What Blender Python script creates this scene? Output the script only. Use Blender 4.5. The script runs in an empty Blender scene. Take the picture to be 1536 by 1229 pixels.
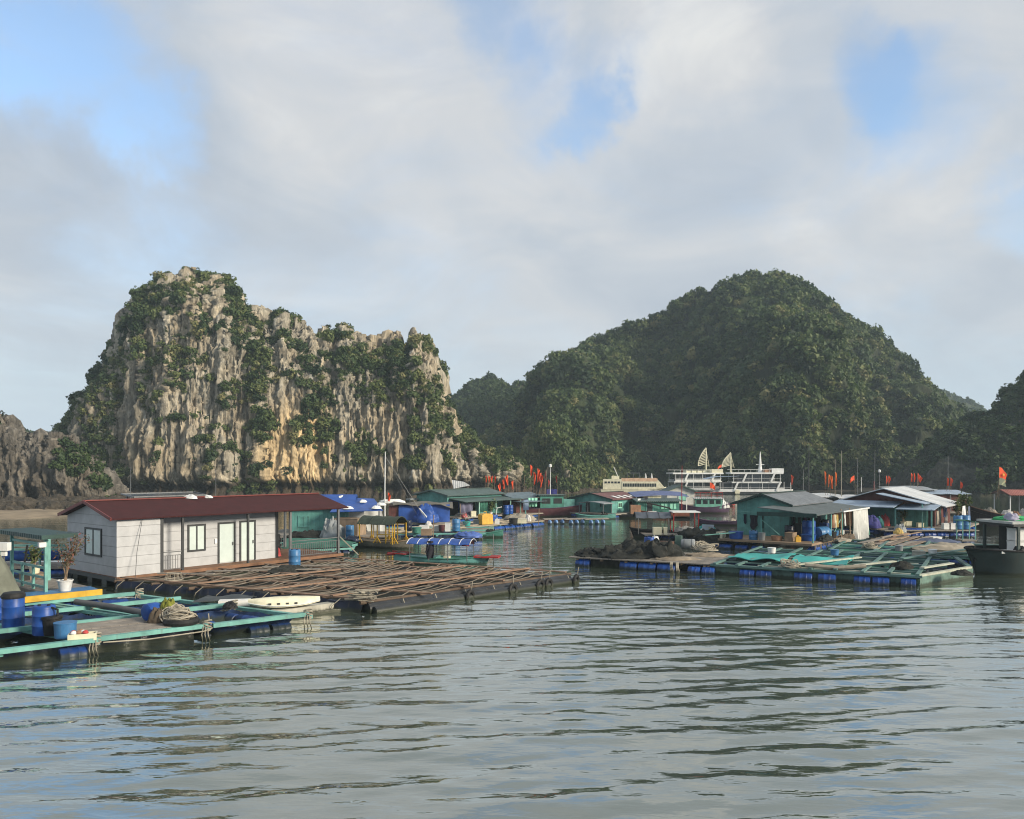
import bpy, math, random
import numpy as np
from mathutils import Matrix, Vector

# ---------------------------------------------------------------- camera, light, sky, exposure
F = 1182.0            # focal length in pixels of the 1536 px wide photograph
HZ = 700.0            # pixel row of the horizon
CAMH = 5.5            # eye height above the water (m)
sc = bpy.context.scene
COL = sc.collection
cam = bpy.data.cameras.new('camera')
cam.sensor_fit = 'HORIZONTAL'; cam.sensor_width = 36.0
cam.lens = 36.0*F/1536.0
cam.shift_y = (HZ-614.5)/1536.0
cam.clip_start = 0.1; cam.clip_end = 20000
camo = bpy.data.objects.new('camera', cam); COL.objects.link(camo)
camo.location = (0, 0, CAMH); camo.rotation_euler = (math.pi/2, 0, 0)
sc.camera = camo

SUN_EL = math.radians(21); SUN_AZ = math.radians(118)     # azimuth clockwise from +Y
sd = Vector((math.sin(SUN_AZ)*math.cos(SUN_EL), math.cos(SUN_AZ)*math.cos(SUN_EL), math.sin(SUN_EL)))
sun = bpy.data.lights.new('sun', 'SUN'); sun.energy = 5.0; sun.angle = math.radians(14)
sun.color = (1.0, 0.88, 0.70)
suno = bpy.data.objects.new('sun', sun); COL.objects.link(suno)
suno.rotation_euler = sd.to_track_quat('Z', 'Y').to_euler()
suno.location = sd*200

sc.view_settings.view_transform = 'Standard'; sc.view_settings.look = 'None'
sc.view_settings.exposure = 0.27; sc.view_settings.gamma = 1.0
try: sc.view_settings.use_curve_mapping = False
except Exception: pass
sc.cycles.filter_width = 1.1; sc.cycles.max_bounces = 6; sc.cycles.volume_bounces = 1
sc.cycles.transparent_max_bounces = 8
sc.cycles.caustics_reflective = False; sc.cycles.caustics_refractive = False

class NT:
    """small helper for node trees"""
    def __init__(s, tree): s.t = tree; s.n = tree.nodes; s.l = tree.links
    def add(s, typ, **kw):
        n = s.n.new(typ)
        for k, v in kw.items(): setattr(n, k, v)
        return n
    def link(s, a, b): s.l.new(a, b)
    def put(s, sock, v):
        if hasattr(v, 'is_output'): s.l.new(v, sock)
        else: sock.default_value = v
    def math(s, op, a, b=0.0, c=None, clamp=False):
        n = s.add('ShaderNodeMath', operation=op); n.use_clamp = clamp
        s.put(n.inputs[0], a); s.put(n.inputs[1], b)
        if c is not None: s.put(n.inputs[2], c)
        return n.outputs[0]
    def vmath(s, op, a, b=None):
        n = s.add('ShaderNodeVectorMath', operation=op)
        s.put(n.inputs[0], a)
        if b is not None: s.put(n.inputs[1], b)
        return n.outputs['Value'] if op in ('DOT_PRODUCT', 'LENGTH', 'DISTANCE') else n.outputs[0]
    def ramp(s, fac, stops):
        n = s.add('ShaderNodeValToRGB'); e = n.color_ramp.elements
        while len(e) < len(stops): e.new(0.5)
        for i, (p, c) in enumerate(stops):
            e[i].position = p; e[i].color = (*c, 1) if len(c) == 3 else c
        s.put(n.inputs[0], fac); return n.outputs[0]
    def mix(s, fac, a, b, blend='MIX'):
        n = s.add('ShaderNodeMix', data_type='RGBA', blend_type=blend)
        s.put(n.inputs[0], fac)
        s.put(n.inputs[6], (*a, 1) if isinstance(a, tuple) and len(a) == 3 else a)
        s.put(n.inputs[7], (*b, 1) if isinstance(b, tuple) and len(b) == 3 else b)
        return n.outputs[2]
    def noise(s, vec, scale, detail=4, rough=0.55, dist=0.0):
        n = s.add('ShaderNodeTexNoise'); n.inputs['Scale'].default_value = scale
        n.inputs['Detail'].default_value = detail; n.inputs['Roughness'].default_value = rough
        n.inputs['Distortion'].default_value = dist
        if vec is not None: s.put(n.inputs['Vector'], vec)
        return n.outputs[0]
    def maprange(s, v, a, b, c=0.0, d=1.0, smooth=True):
        n = s.add('ShaderNodeMapRange'); n.interpolation_type = 'SMOOTHSTEP' if smooth else 'LINEAR'
        s.put(n.inputs[0], v)
        for i, x in enumerate((a, b, c, d)): n.inputs[i+1].default_value = x
        return n.outputs[0]
    def mapping(s, vec, scale=(1, 1, 1), rot=(0, 0, 0), loc=(0, 0, 0)):
        n = s.add('ShaderNodeMapping'); s.put(n.inputs[0], vec)
        n.inputs['Scale'].default_value = scale; n.inputs['Rotation'].default_value = rot
        n.inputs['Location'].default_value = loc
        return n.outputs[0]

world = bpy.data.worlds.new('World'); sc.world = world; world.use_nodes = True
w = NT(world.node_tree); w.n.clear()
sky = w.add('ShaderNodeTexSky', sky_type='NISHITA'); sky.sun_disc = False
sky.sun_elevation = SUN_EL; sky.sun_rotation = SUN_AZ; sky.air_density = 1.0; sky.dust_density = 0.6
gen = w.add('ShaderNodeTexCoord').outputs['Generated']
sep = w.add('ShaderNodeSeparateXYZ'); w.link(gen, sep.inputs[0])
def sky_blob(px, py, r_in, r_out):
    """soft round patch of sky about a fixed compass direction"""
    d = Vector(((px-768)/F, 1.0, (HZ-py)/F)).normalized()
    dot = w.vmath('DOT_PRODUCT', warped, tuple(d))
    return w.maprange(dot, math.cos(math.radians(r_out)), math.cos(math.radians(r_in)), 0.0, 1.0)
def total(vals):
    a = vals[0]
    for v in vals[1:]: a = w.math('ADD', a, v)
    return a
# soft layered cloud, flattened towards the horizon
nw = w.add('ShaderNodeTexNoise'); nw.inputs['Scale'].default_value = 4.0; nw.inputs['Detail'].default_value = 6; nw.inputs['Roughness'].default_value = 0.6
w.link(gen, nw.inputs['Vector'])
off = w.add('ShaderNodeVectorMath', operation='SCALE'); off.inputs['Scale'].default_value = 0.26
w.link(w.vmath('SUBTRACT', nw.outputs['Color'], (0.5, 0.5, 0.5)), off.inputs[0])
warped = w.vmath('NORMALIZE', w.vmath('ADD', gen, off.outputs[0]))
lay = w.mapping(gen, (1, 1, 2.0), (0, math.radians(-14), 0))
n1 = w.noise(lay, 3.4, 9, 0.58, 0.6)
n2 = w.noise(w.mapping(gen, (1, 1, 2.3), (0, math.radians(12), 0.8)), 4.6, 9, 0.56, 0.7)
holes = total([sky_blob(90, 80, 0, 6.5), sky_blob(30, 40, 0, 5), sky_blob(215, 170, 0, 4), sky_blob(850, 135, 0, 5.5), sky_blob(760, 10, 0, 4.5), sky_blob(890, 170, 0, 3),
               sky_blob(1400, 150, 0, 5.5), sky_blob(1340, 90, 0, 4), sky_blob(1530, 340, 0, 3.5)])
cov = w.math('ADD', w.math('MULTIPLY', n1, 1.15), 0.30)
zen = w.maprange(sep.outputs[2], 0.48, 0.75, 0.0, 0.6)
cov = w.math('ADD', cov, zen)
cov = w.math('SUBTRACT', cov, w.math('MULTIPLY', holes, 0.38))
cover = w.maprange(cov, 0.05, 0.98, 0.14, 1.0)
bright = total([w.math('MULTIPLY', sky_blob(500, 80, 0, 11), 0.34), w.math('MULTIPLY', sky_blob(1040, 70, 0, 7), 0.42), w.math('MULTIPLY', sky_blob(810, 45, 0, 3), 0.35),
                w.math('MULTIPLY', sky_blob(820, 220, 0, 8), 0.24), w.math('MULTIPLY', sky_blob(1320, 330, 0, 8), 0.26), w.math('MULTIPLY', sky_blob(1400, 250, 0, 5), 0.15),
                w.math('MULTIPLY', sky_blob(650, 360, 0, 4), 0.16), w.math('MULTIPLY', w.math('SUBTRACT', n2, 0.5), 1.15)])
dark = w.math('MULTIPLY', sky_blob(150, 240, 1, 14), 0.20)
bfac = w.math('ADD', w.math('SUBTRACT', bright, dark), 0.36)
ccol = w.ramp(bfac, [(0.0, (0.38, 0.43, 0.50)), (0.35, (0.46, 0.50, 0.55)), (0.65, (0.55, 0.565, 0.585)), (1.0, (0.70, 0.70, 0.68))])
# thin veil of pale air along the horizon
low = w.maprange(sep.outputs[2], 0.17, 0.0, 0.0, 0.7)
ccol = w.mix(low, ccol, (0.46, 0.56, 0.65))
cover = w.math('MAXIMUM', cover, w.math('MULTIPLY', low, 1.1), clamp=True)
bg1 = w.add('ShaderNodeBackground'); bg1.inputs['Strength'].default_value = 0.15
tint = w.mix(1.0, sky.outputs[0], (1.30, 1.42, 1.50), 'MULTIPLY')
w.link(tint, bg1.inputs['Color'])
bg2 = w.add('ShaderNodeBackground'); bg2.inputs['Strength'].default_value = 1.0; w.link(ccol, bg2.inputs['Color'])
mx = w.add('ShaderNodeMixShader'); w.link(cover, mx.inputs[0]); w.link(bg1.outputs[0], mx.inputs[1]); w.link(bg2.outputs[0], mx.inputs[2])
wo = w.add('ShaderNodeOutputWorld'); w.link(mx.outputs[0], wo.inputs[0])

# ---------------------------------------------------------------- noise
_r = np.random.RandomState(11)
PERM = np.concatenate([_r.permutation(256)]*3)
GRAD = _r.normal(size=(256, 3)); GRAD /= np.linalg.norm(GRAD, axis=1)[:, None]
def perlin(p):
    p = np.asarray(p, float); i = np.floor(p).astype(int); f = p-i; i &= 255
    u = f*f*f*(f*(f*6-15)+10); out = 0
    for dx in (0, 1):
        for dy in (0, 1):
            for dz in (0, 1):
                g = GRAD[PERM[PERM[PERM[i[..., 0]+dx]+i[..., 1]+dy]+i[..., 2]+dz]]
                d = (g*(f-np.array([dx, dy, dz]))).sum(-1)
                wx = u[..., 0] if dx else 1-u[..., 0]; wy = u[..., 1] if dy else 1-u[..., 1]; wz = u[..., 2] if dz else 1-u[..., 2]
                out = out+d*wx*wy*wz
    return out*1.5
def fbm(p, octv=4, gain=0.5, ridge=False):
    a = 1.0; s = 0; t = 0; p = np.asarray(p, float)
    for k in range(octv):
        v = perlin(p*(2**k)+17.3*k)
        s = s+a*((1-2*np.abs(v)) if ridge else v); t += a; a *= gain
    return s/t
def W(px, py, z=0.0):
    """world point of height z under a pixel of the photograph"""
    y = (CAMH-z)*F/(py-HZ); return Vector(((px-768)/F*y, y, z))
def D(px, py, y):
    """world point at depth y under a pixel"""
    return Vector(((px-768)/F*y, y, CAMH+(HZ-py)/F*y))
# ---------------------------------------------------------------- mesh and material helpers
def np_mesh(name, verts, tris_or_quads, mat, smooth=False, attr=None):
    """a mesh object straight from numpy arrays"""
    v = np.asarray(verts, np.float32); q = np.asarray(tris_or_quads, np.int32); k = q.shape[1]
    me = bpy.data.meshes.new(name)
    me.vertices.add(len(v)); me.vertices.foreach_set('co', v.ravel())
    me.loops.add(q.size); me.loops.foreach_set('vertex_index', q.ravel())
    me.polygons.add(len(q)); me.polygons.foreach_set('loop_start', np.arange(0, q.size, k, dtype=np.int32))
    me.update(calc_edges=True)
    me.polygons.foreach_set('use_smooth', np.full(len(q), smooth, bool))
    if attr is not None:
        for an, av in attr.items():
            a = me.attributes.new(an, 'FLOAT', 'POINT'); a.data.foreach_set('value', np.asarray(av, np.float32))
    me.materials.append(mat); me.validate()
    o = bpy.data.objects.new(name, me); COL.objects.link(o); return o
def grid_quads(nu, nv):
    i = np.arange(nu-1)[:, None]*nv+np.arange(nv-1)[None, :]
    return np.stack([i, i+nv, i+nv+1, i+1], -1).reshape(-1, 4)
def new_mat(name):
    m = bpy.data.materials.new(name); m.use_nodes = True
    t = NT(m.node_tree); b = t.n['Principled BSDF']; return m, t, b

# ---------------------------------------------------------------- water
wm, t, b = new_mat('sea_water')
b.inputs['Base Color'].default_value = (0.055, 0.073, 0.054, 1); b.inputs['Roughness'].default_value = 0.6; b.inputs['Specular IOR Level'].default_value = 0.0
tc = t.add('ShaderNodeTexCoord').outputs['Object']
na = t.noise(t.mapping(tc, (0.75, 2.2, 1), (0, 0, 0.12)), 1.5, 3, 0.5, 0.3)
nb = t.noise(t.mapping(tc, (0.5, 1.6, 1), (0, 0, -0.1)), 0.55, 2, 0.5, 0.2)
bp = t.add('ShaderNodeBump'); bp.inputs['Strength'].default_value = 1.0; bp.inputs['Distance'].default_value = 0.020
t.link(na, bp.inputs['Height'])
bp2 = t.add('ShaderNodeBump'); bp2.inputs['Strength'].default_value = 1.0; bp2.inputs['Distance'].default_value = 0.020
t.link(nb, bp2.inputs['Height']); t.link(bp2.outputs[0], bp.inputs['Normal']); t.link(bp.outputs[0], b.inputs['Normal'])
gl = t.add('ShaderNodeBsdfGlossy'); gl.inputs['Roughness'].default_value = 0.03; gl.inputs['Color'].default_value = (0.96, 0.97, 0.93, 1); t.link(bp.outputs[0], gl.inputs['Normal'])
fr = t.add('ShaderNodeFresnel'); fr.inputs['IOR'].default_value = 1.33; t.link(bp.outputs[0], fr.inputs['Normal'])
fac = t.math('POWER', fr.outputs[0], 0.36, clamp=True)
mxs = t.add('ShaderNodeMixShader'); t.link(fac, mxs.inputs[0]); t.link(b.outputs[0], mxs.inputs[1]); t.link(gl.outputs[0], mxs.inputs[2]); t.link(mxs.outputs[0], t.n['Material Output'].inputs[0])
def wave_height(x, y):
    rs = np.random.RandomState(5); z = np.zeros_like(x)
    # long gentle swell lines running almost square to the view, with shorter ripples on them
    for lam, slope, spread, n in ((2.7, .020, .10, 3), (1.4, .030, .16, 6), (0.85, .030, .24, 7), (0.48, .020, .40, 6)):
        for k in range(n):
            l = lam*rs.uniform(.8, 1.25); a = rs.normal()*spread-0.10
            kx, ky = math.sin(a)*2*math.pi/l, math.cos(a)*2*math.pi/l
            ph = rs.uniform(0, 6.28)+0.9*perlin(np.stack([x*.13+k, y*.09, x*0+lam], -1))*2.2
            z += slope*l/(2*math.pi)*np.sin(kx*x+ky*y+ph)
    return z
ny, nx = 900, 520
ys = np.concatenate([[-60, -10, 4], 8*np.exp(np.linspace(0, 1, ny)**1.25*math.log(90/8.0)), np.geomspace(96, 900, 24)])
uu = np.linspace(-1, 1, nx)
gy = np.repeat(ys[None, :], nx, 0); gx = uu[:, None]*(np.abs(ys)[None, :]*0.95+14)
fade = np.clip((150-gy)/120, 0, 1)*(.30+.70*np.clip((48-gy)/18, 0, 1))*np.clip((gy-2)/5, 0, 1)
patch = 0.75+0.5*perlin(np.stack([gx*.05, gy*.035, gx*0+3.3], -1))
gz = np.zeros_like(gx); sel = fade > 0
gz[sel] = wave_height(gx[sel], gy[sel])*(fade*patch)[sel]
water = np_mesh('water', np.stack([gx, gy, gz], -1).reshape(-1, 3), grid_quads(nx, len(ys)), wm, True)
water['kind'] = 'structure'

# ---------------------------------------------------------------- rock, foliage, sand
def rock_material(name, lo, hi, ochre=None, band=3.2, vert=0.16, green=0.0):
    m, t, b = new_mat(name)
    tc = t.add('ShaderNodeTexCoord').outputs['Object']
    st = t.mapping(tc, (1, 1, vert))
    n1 = t.noise(st, 0.55, 8, 0.68, 0.9); n2 = t.noise(st, 2.1, 8, 0.72, 1.0); n3 = t.noise(tc, 0.10, 4, 0.5, 0.2)
    v = t.math('ADD', t.math('MULTIPLY', n1, 0.55), t.math('MULTIPLY', n2, 0.45))
    mid = tuple((a+c)/2 for a, c in zip(lo, hi))
    c = t.ramp(v, [(0.38, lo), (0.47, tuple(a*.45+c*.55 for a, c in zip(lo, mid))), (0.53, mid), (0.63, hi)])
    warm = t.maprange(n3, 0.42, 0.62)
    c = t.mix(t.math('MULTIPLY', warm, 0.35), c, t.mix(1.0, c, (1.18, 0.98, 0.72), 'MULTIPLY'))
    pale = t.maprange(t.noise(t.mapping(tc, (1, 1, .1)), 0.33, 5, 0.6, 1.0), 0.60, 0.74, 0, 0.6)
    c = t.mix(pale, c, tuple(min(.62, x*1.5) for x in hi))
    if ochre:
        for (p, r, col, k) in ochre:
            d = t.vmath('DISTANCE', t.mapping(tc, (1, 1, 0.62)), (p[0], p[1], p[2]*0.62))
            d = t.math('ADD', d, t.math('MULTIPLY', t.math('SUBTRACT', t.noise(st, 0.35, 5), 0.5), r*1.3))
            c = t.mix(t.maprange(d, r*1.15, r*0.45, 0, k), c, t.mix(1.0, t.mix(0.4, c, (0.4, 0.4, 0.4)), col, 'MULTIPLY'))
    sep = t.add('ShaderNodeSeparateXYZ'); t.link(tc, sep.inputs[0])
    zz = t.math('ADD', sep.outputs[2], t.math('MULTIPLY', t.math('SUBTRACT', t.noise(tc, 0.25, 4), 0.5), 2.4))
    c = t.mix(t.maprange(zz, band+0.5, band-0.5, 0, 0.9), c, (0.035, 0.027, 0.020))
    if green:
        g = t.add('ShaderNodeNewGeometry'); sp = t.add('ShaderNodeSeparateXYZ'); t.link(g.outputs['Normal'], sp.inputs[0])
        gm = t.maprange(t.math('ADD', sp.outputs[2], t.math('MULTIPLY', t.math('SUBTRACT', n1, .5), .6)), 0.25, 0.6, 0, green)
        c = t.mix(gm, c, (0.045, 0.06, 0.028))
    t.link(c, b.inputs['Base Color']); b.inputs['Roughness'].default_value = 0.9
    b.inputs['Specular IOR Level'].default_value = 0.15
    bp = t.add('ShaderNodeBump'); bp.inputs['Strength'].default_value = 0.9; bp.inputs['Distance'].default_value = 0.6
    t.link(v, bp.inputs['Height']); t.link(bp.outputs[0], b.inputs['Normal'])
    return m
def leaf_material(name, stops):
    m, t, b = new_mat(name)
    a = t.add('ShaderNodeAttribute', attribute_name='tone').outputs['Fac']
    c = t.ramp(a, stops)
    t.link(c, b.inputs['Base Color']); b.inputs['Roughness'].default_value = 0.6
    b.inputs['Specular IOR Level'].default_value = 0.25
    tr = t.add('ShaderNodeBsdfTranslucent'); t.link(t.mix(1.0, c, (0.95, 1.2, 0.7), 'MULTIPLY'), tr.inputs[0])
    mxs = t.add('ShaderNodeMixShader'); mxs.inputs[0].default_value = 0.22
    t.link(b.outputs[0], mxs.inputs[1]); t.link(tr.outputs[0], mxs.inputs[2]); t.link(mxs.outputs[0], t.n['Material Output'].inputs[0])
    return m

def make_hill(name, mat, sil, yr, depth, q, nu=300, nv=150, disp=(), drop=0.0, back=40.0, jag=0.0, seed=0, notch=0.0, back_nv=30, dmin=0.3, calm=0.0, push=()):
    """terrain: a ridge line of true height at depth yr, a front face down to the water and a back slope"""
    rs = np.random.RandomState(seed+1)
    px = np.array([p[0] for p in sil], float); py = np.array([p[1] for p in sil], float)
    yrs = np.array([p[2] if len(p) > 2 else yr for p in sil], float)
    c = np.linspace(px[0], px[-1], nu)
    Y = np.interp(c, px, yrs); Z = CAMH+(HZ-np.interp(c, px, py))/F*Y-drop
    X = (c-768)/F*Y
    if jag:
        Z = Z+jag*fbm(np.stack([X*.35, X*0+seed, X*0], -1), 4, .6)
    Z = np.maximum(Z, 0.3); zm = Z.max()
    Dc = depth*(dmin+(1-dmin)*Z/zm)
    s = np.linspace(0, 1, nv); sb = np.linspace(1, 0, back_nv)[1:]
    def row(zf, yo): return np.stack([X[:, None]*(Y[:, None]+np.minimum(yo, 0))/Y[:, None], Y[:, None]+yo, zf[None, :]*(Z+1.0)[:, None]-1.0], -1)
    yo = -Dc[:, None]*(1-q(s))[None, :]
    for (cx, rx, amt) in push: yo = yo+amt*np.exp(-((c-cx)/rx)**2)[:, None]*(np.sin(math.pi*np.clip(s, 0, 1))**.7)[None, :]
    front = row(s, np.minimum(yo, -.02))
    bk = row(sb, (back*(0.25+0.75*Z/zm))[:, None]*(1-sb)[None, :])
    P = np.concatenate([front, bk], 1)
    du = np.gradient(P, axis=0); dv = np.gradient(P, axis=1)
    N = np.cross(du, dv); N /= np.linalg.norm(N, axis=2)[..., None]+1e-9
    d = np.zeros(P.shape[:2])
    for (amp, lx, lz, octv, ridge) in disp:
        pp = np.stack([P[..., 0]/lx, P[..., 1]/lx, P[..., 2]/lz], -1)+seed*7.1
        f_ = amp*fbm(pp, octv, .55, bool(ridge)); f_ -= f_.mean(); d += -f_ if ridge == 'cut' else f_
    if calm: d *= (1-calm*np.exp(-((np.concatenate([s, 2-sb])-1)/.14)**2))[None, :]
    edge = np.clip(np.minimum(np.arange(nu), np.arange(nu)[::-1])/6.0, 0, 1)[:, None]
    P = P+N*(d*edge)[..., None]
    if notch:   # wave cut undercut at the foot of the cliff
        k = np.exp(-((P[..., 2]-1.6)/1.3)**2)*notch
        P[..., 1] += k
    o = np_mesh(name, P.reshape(-1, 3), grid_quads(nu, nv+back_nv-1), mat, True)
    o['kind'] = 'structure'
    du = np.gradient(P, axis=0); dv = np.gradient(P, axis=1)
    N = np.cross(du, dv); N /= np.linalg.norm(N, axis=2)[..., None]+1e-9
    return P, N, nv
def crown_shape(n, rs, leaf, lumps=7, flat=0.8):
    """leaf faces of one bush about the origin, radius about 1"""
    cs = rs.normal(size=(lumps, 3)); cs /= np.linalg.norm(cs, axis=1)[:, None]
    cs *= rs.uniform(.25, .72, (lumps, 1)); cs[:, 2] = np.abs(cs[:, 2])*flat+0.05; rr = rs.uniform(.30, .52, lumps)
    k = rs.randint(0, lumps, n); d = rs.normal(size=(n, 3)); d /= np.linalg.norm(d, axis=1)[:, None]
    p = cs[k]+d*(rr[k]*rs.uniform(.7, 1.08, n))[:, None]
    nrm = d+rs.normal(size=(n, 3))*.55; nrm[:, 2] += .35; nrm /= np.linalg.norm(nrm, axis=1)[:, None]
    a = np.cross(nrm, rs.normal(size=(n, 3))); a /= np.linalg.norm(a, axis=1)[:, None]; b = np.cross(nrm, a)
    L = (leaf*rs.uniform(.6, 1.3, n))[:, None]
    tri = np.stack([p+a*L, p-a*L*.5+b*L*.8, p-a*L*.5-b*L*.8], 1)
    return tri, rs.uniform(-.06, .06, n)+(k % 3-1)*.035
def foliage(name, mat, spots, protos, seed, kind='stuff', parent=None):
    """spots: rows of x y z sx sz tone; one mesh of leaf faces for ground cover too dense to count"""
    rs = np.random.RandomState(seed); V = []; T = []
    for (x, y, z, sx, sz, tone) in spots:
        tri, tv = protos[rs.randint(len(protos))]
        a = rs.uniform(0, 6.28); ca, sa = math.cos(a), math.sin(a)
        R = np.array([[ca, sa, 0], [-sa, ca, 0], [0, 0, 1]])
        V.append((tri@R)*np.array([sx, sx, sz])+np.array([x, y, z])); T.append(np.repeat(tv+tone, 3))
    V = np.concatenate(V).reshape(-1, 3); T = np.clip(np.concatenate(T), 0, 1)
    o = np_mesh(name, V, np.arange(len(V)).reshape(-1, 3), mat, False, {'tone': T})
    if kind: o['kind'] = kind
    return o
def scatter(P, N, n, rs, size, keep, tone, stretch=(0.7, 1.2), vmax=None, sink=0.2):
    """random stand of bushes on a terrain sheet, kept where keep(point, normal, px, py) says so"""
    nu, nv = P.shape[:2]; vmax = vmax or nv-2
    # area weighted choice of grid cells
    A = np.linalg.norm(np.cross(P[1:, :-1]-P[:-1, :-1], P[:-1, 1:]-P[:-1, :-1]), axis=2)[:, :vmax]
    c = np.cumsum(A.ravel()); idx = np.searchsorted(c, rs.uniform(0, c[-1], n))
    i, j = idx//vmax, idx % vmax
    fu, fv = rs.rand(n, 1), rs.rand(n, 1)
    p = P[i, j]*(1-fu)*(1-fv)+P[i+1, j]*fu*(1-fv)+P[i, j+1]*(1-fu)*fv+P[i+1, j+1]*fu*fv
    nn = N[i, j]
    px = 768+F*p[:, 0]/p[:, 1]; py = HZ-F*(p[:, 2]-CAMH)/p[:, 1]
    ok = keep(p, nn, px, py) & (p[:, 2] > 1.0)
    p, nn = p[ok], nn[ok]; m = len(p)
    big = fbm(np.stack([p[:, 0]*.09, p[:, 1]*.09, p[:, 2]*.09], -1)+3.3, 3)
    s = size[0]+(size[1]-size[0])*rs.rand(m)**1.6
    tn = tone[0]+(tone[1]-tone[0])*np.clip(rs.normal(.5, .27, m)+big*.6, 0, 1)
    q = p-nn*(s*sink)[:, None]
    return np.column_stack([q, s, s*rs.uniform(*stretch, m), tn])
rs0 = np.random.RandomState(3)
BUSH = [crown_shape(230, rs0, .20, 8) for _ in range(6)]
BUSH_LIGHT = [crown_shape(110, rs0, .26, 6) for _ in range(6)]
GREEN = [(0.0, (0.014, 0.028, 0.014)), (0.3, (0.032, 0.058, 0.022)), (0.6, (0.070, 0.102, 0.034)), (0.85, (0.125, 0.150, 0.052)), (1.0, (0.190, 0.175, 0.078))]
leafm = leaf_material('shrub_leaves', GREEN)
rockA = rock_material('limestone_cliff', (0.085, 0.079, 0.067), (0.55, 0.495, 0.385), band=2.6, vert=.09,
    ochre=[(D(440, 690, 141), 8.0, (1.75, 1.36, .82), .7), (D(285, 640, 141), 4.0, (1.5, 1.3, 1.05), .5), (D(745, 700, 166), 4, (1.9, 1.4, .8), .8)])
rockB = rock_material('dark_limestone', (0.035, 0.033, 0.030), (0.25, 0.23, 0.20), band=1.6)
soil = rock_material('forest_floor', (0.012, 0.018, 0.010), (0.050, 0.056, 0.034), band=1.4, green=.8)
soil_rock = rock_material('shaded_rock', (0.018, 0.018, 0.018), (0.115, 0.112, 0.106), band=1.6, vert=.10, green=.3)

def ell(px, py, blobs):
    m = np.zeros(px.shape)
    for (cx, cy, rx, ry) in blobs: m = np.maximum(m, 1-((px-cx)/rx)**2-((py-cy)/ry)**2)
    return m
# ---- left cliff
silA = [(60, 690), (85, 640), (110, 612), (130, 580), (150, 548), (168, 520), (182, 492), (198, 462), (212, 436), (228, 424), (250, 416), (268, 411), (290, 411),
        (304, 424), (322, 432), (342, 440), (352, 456), (366, 466), (384, 467), (402, 472), (424, 468), (440, 482), (462, 494), (490, 502), (520, 503), (545, 512), (570, 512),
        (596, 507), (615, 503), (640, 505), (650, 520), (655, 540), (660, 590), (672, 618), (688, 640), (706, 656), (724, 672), (745, 690), (770, 700), (800, 722)]
q_cliff = lambda s: 0.30*s+0.14*s**2+0.56*s**7
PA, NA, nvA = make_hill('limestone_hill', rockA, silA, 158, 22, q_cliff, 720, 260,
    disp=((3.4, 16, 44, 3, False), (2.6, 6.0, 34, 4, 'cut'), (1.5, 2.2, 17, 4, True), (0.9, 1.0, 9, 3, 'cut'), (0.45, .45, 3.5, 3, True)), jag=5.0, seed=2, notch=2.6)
vegA = [(100, 625, 40, 40), (125, 600, 36, 40), (150, 570, 30, 50), (165, 620, 20, 60), (140, 640, 60, 80), (105, 650, 40, 45), (170, 560, 28, 80), (200, 500, 30, 60), (225, 430, 40, 26), (300, 430, 60, 26), (345, 450, 22, 26), (225, 475, 25, 40), (260, 540, 35, 22),
        (375, 500, 30, 40), (385, 560, 26, 70), (395, 630, 20, 60), (435, 475, 30, 16), (450, 560, 38, 50), (480, 610, 40, 46), (490, 640, 24, 26), (440, 520, 40, 30), (520, 540, 50, 26), (590, 545, 40, 36), (630, 520, 28, 28),
        (620, 590, 40, 40), (560, 600, 30, 20), (560, 670, 50, 36), (545, 690, 28, 24), (620, 650, 44, 34), (650, 600, 16, 50), (670, 640, 36, 26), (700, 665, 40, 20), (625, 695, 24, 14), (225, 600, 20, 16), (265, 570, 26, 16),
        (220, 618, 30, 16), (250, 632, 22, 12), (150, 700, 26, 40), (180, 690, 16, 40), (500, 505, 30, 10), (720, 690, 50, 16), (760, 700, 30, 16), (240, 660, 20, 10), (340, 600, 12, 30)]
rs = np.random.RandomState(21)
def keepA(p, n, px, py):
    nz = fbm(np.stack([p[:, 0]*.16, p[:, 1]*.16, p[:, 2]*.12], -1), 4)
    m = ell(px, py, vegA)
    return (m+nz*1.7 > 0.55) | ((n[:, 2] > .45) & (nz > .0)) | ((nz > .5))
spA = scatter(PA, NA, 9000, rs, (0.5, 1.7), keepA, (0.2, 1.0), (.7, 1.3), vmax=nvA+6)
foliage('cliff_shrubs', leafm, spA, BUSH, 5)
# ---- low cliff at the far left, nearer
silB = [(-260, 560), (-160, 590), (-60, 610), (-20, 606), (0, 628), (14, 632), (22, 648), (40, 660), (58, 655), (72, 668), (84, 652), (98, 660), (112, 658), (124, 672), (140, 690), (150, 712), (162, 736), (180, 756)]
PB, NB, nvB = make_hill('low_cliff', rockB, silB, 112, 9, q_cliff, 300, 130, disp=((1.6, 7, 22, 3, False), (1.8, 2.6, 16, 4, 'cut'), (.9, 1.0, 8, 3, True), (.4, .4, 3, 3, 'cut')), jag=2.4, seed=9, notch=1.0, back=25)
def keepB(p, n, px, py): return ell(px, py, [(118, 700, 34, 36), (150, 740, 24, 26), (100, 672, 18, 14), (-60, 640, 60, 40)])+fbm(p*.2, 3) > .35
spB = scatter(PB, NB, 1100, np.random.RandomState(8), (.5, 1.5), keepB, (.05, .6), vmax=nvB)
foliage('low_cliff_shrubs', leafm, spB, BUSH, 6)
# ---- small far knoll at the left edge
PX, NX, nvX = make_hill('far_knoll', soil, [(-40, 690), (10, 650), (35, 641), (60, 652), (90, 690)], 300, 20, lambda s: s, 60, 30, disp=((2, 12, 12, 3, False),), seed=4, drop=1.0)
foliage('far_knoll_trees', leafm, scatter(PX, NX, 260, rs, (1.2, 2.6), lambda p, n, a, b: a > -99, (.1, .6)), BUSH_LIGHT, 7)
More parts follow.
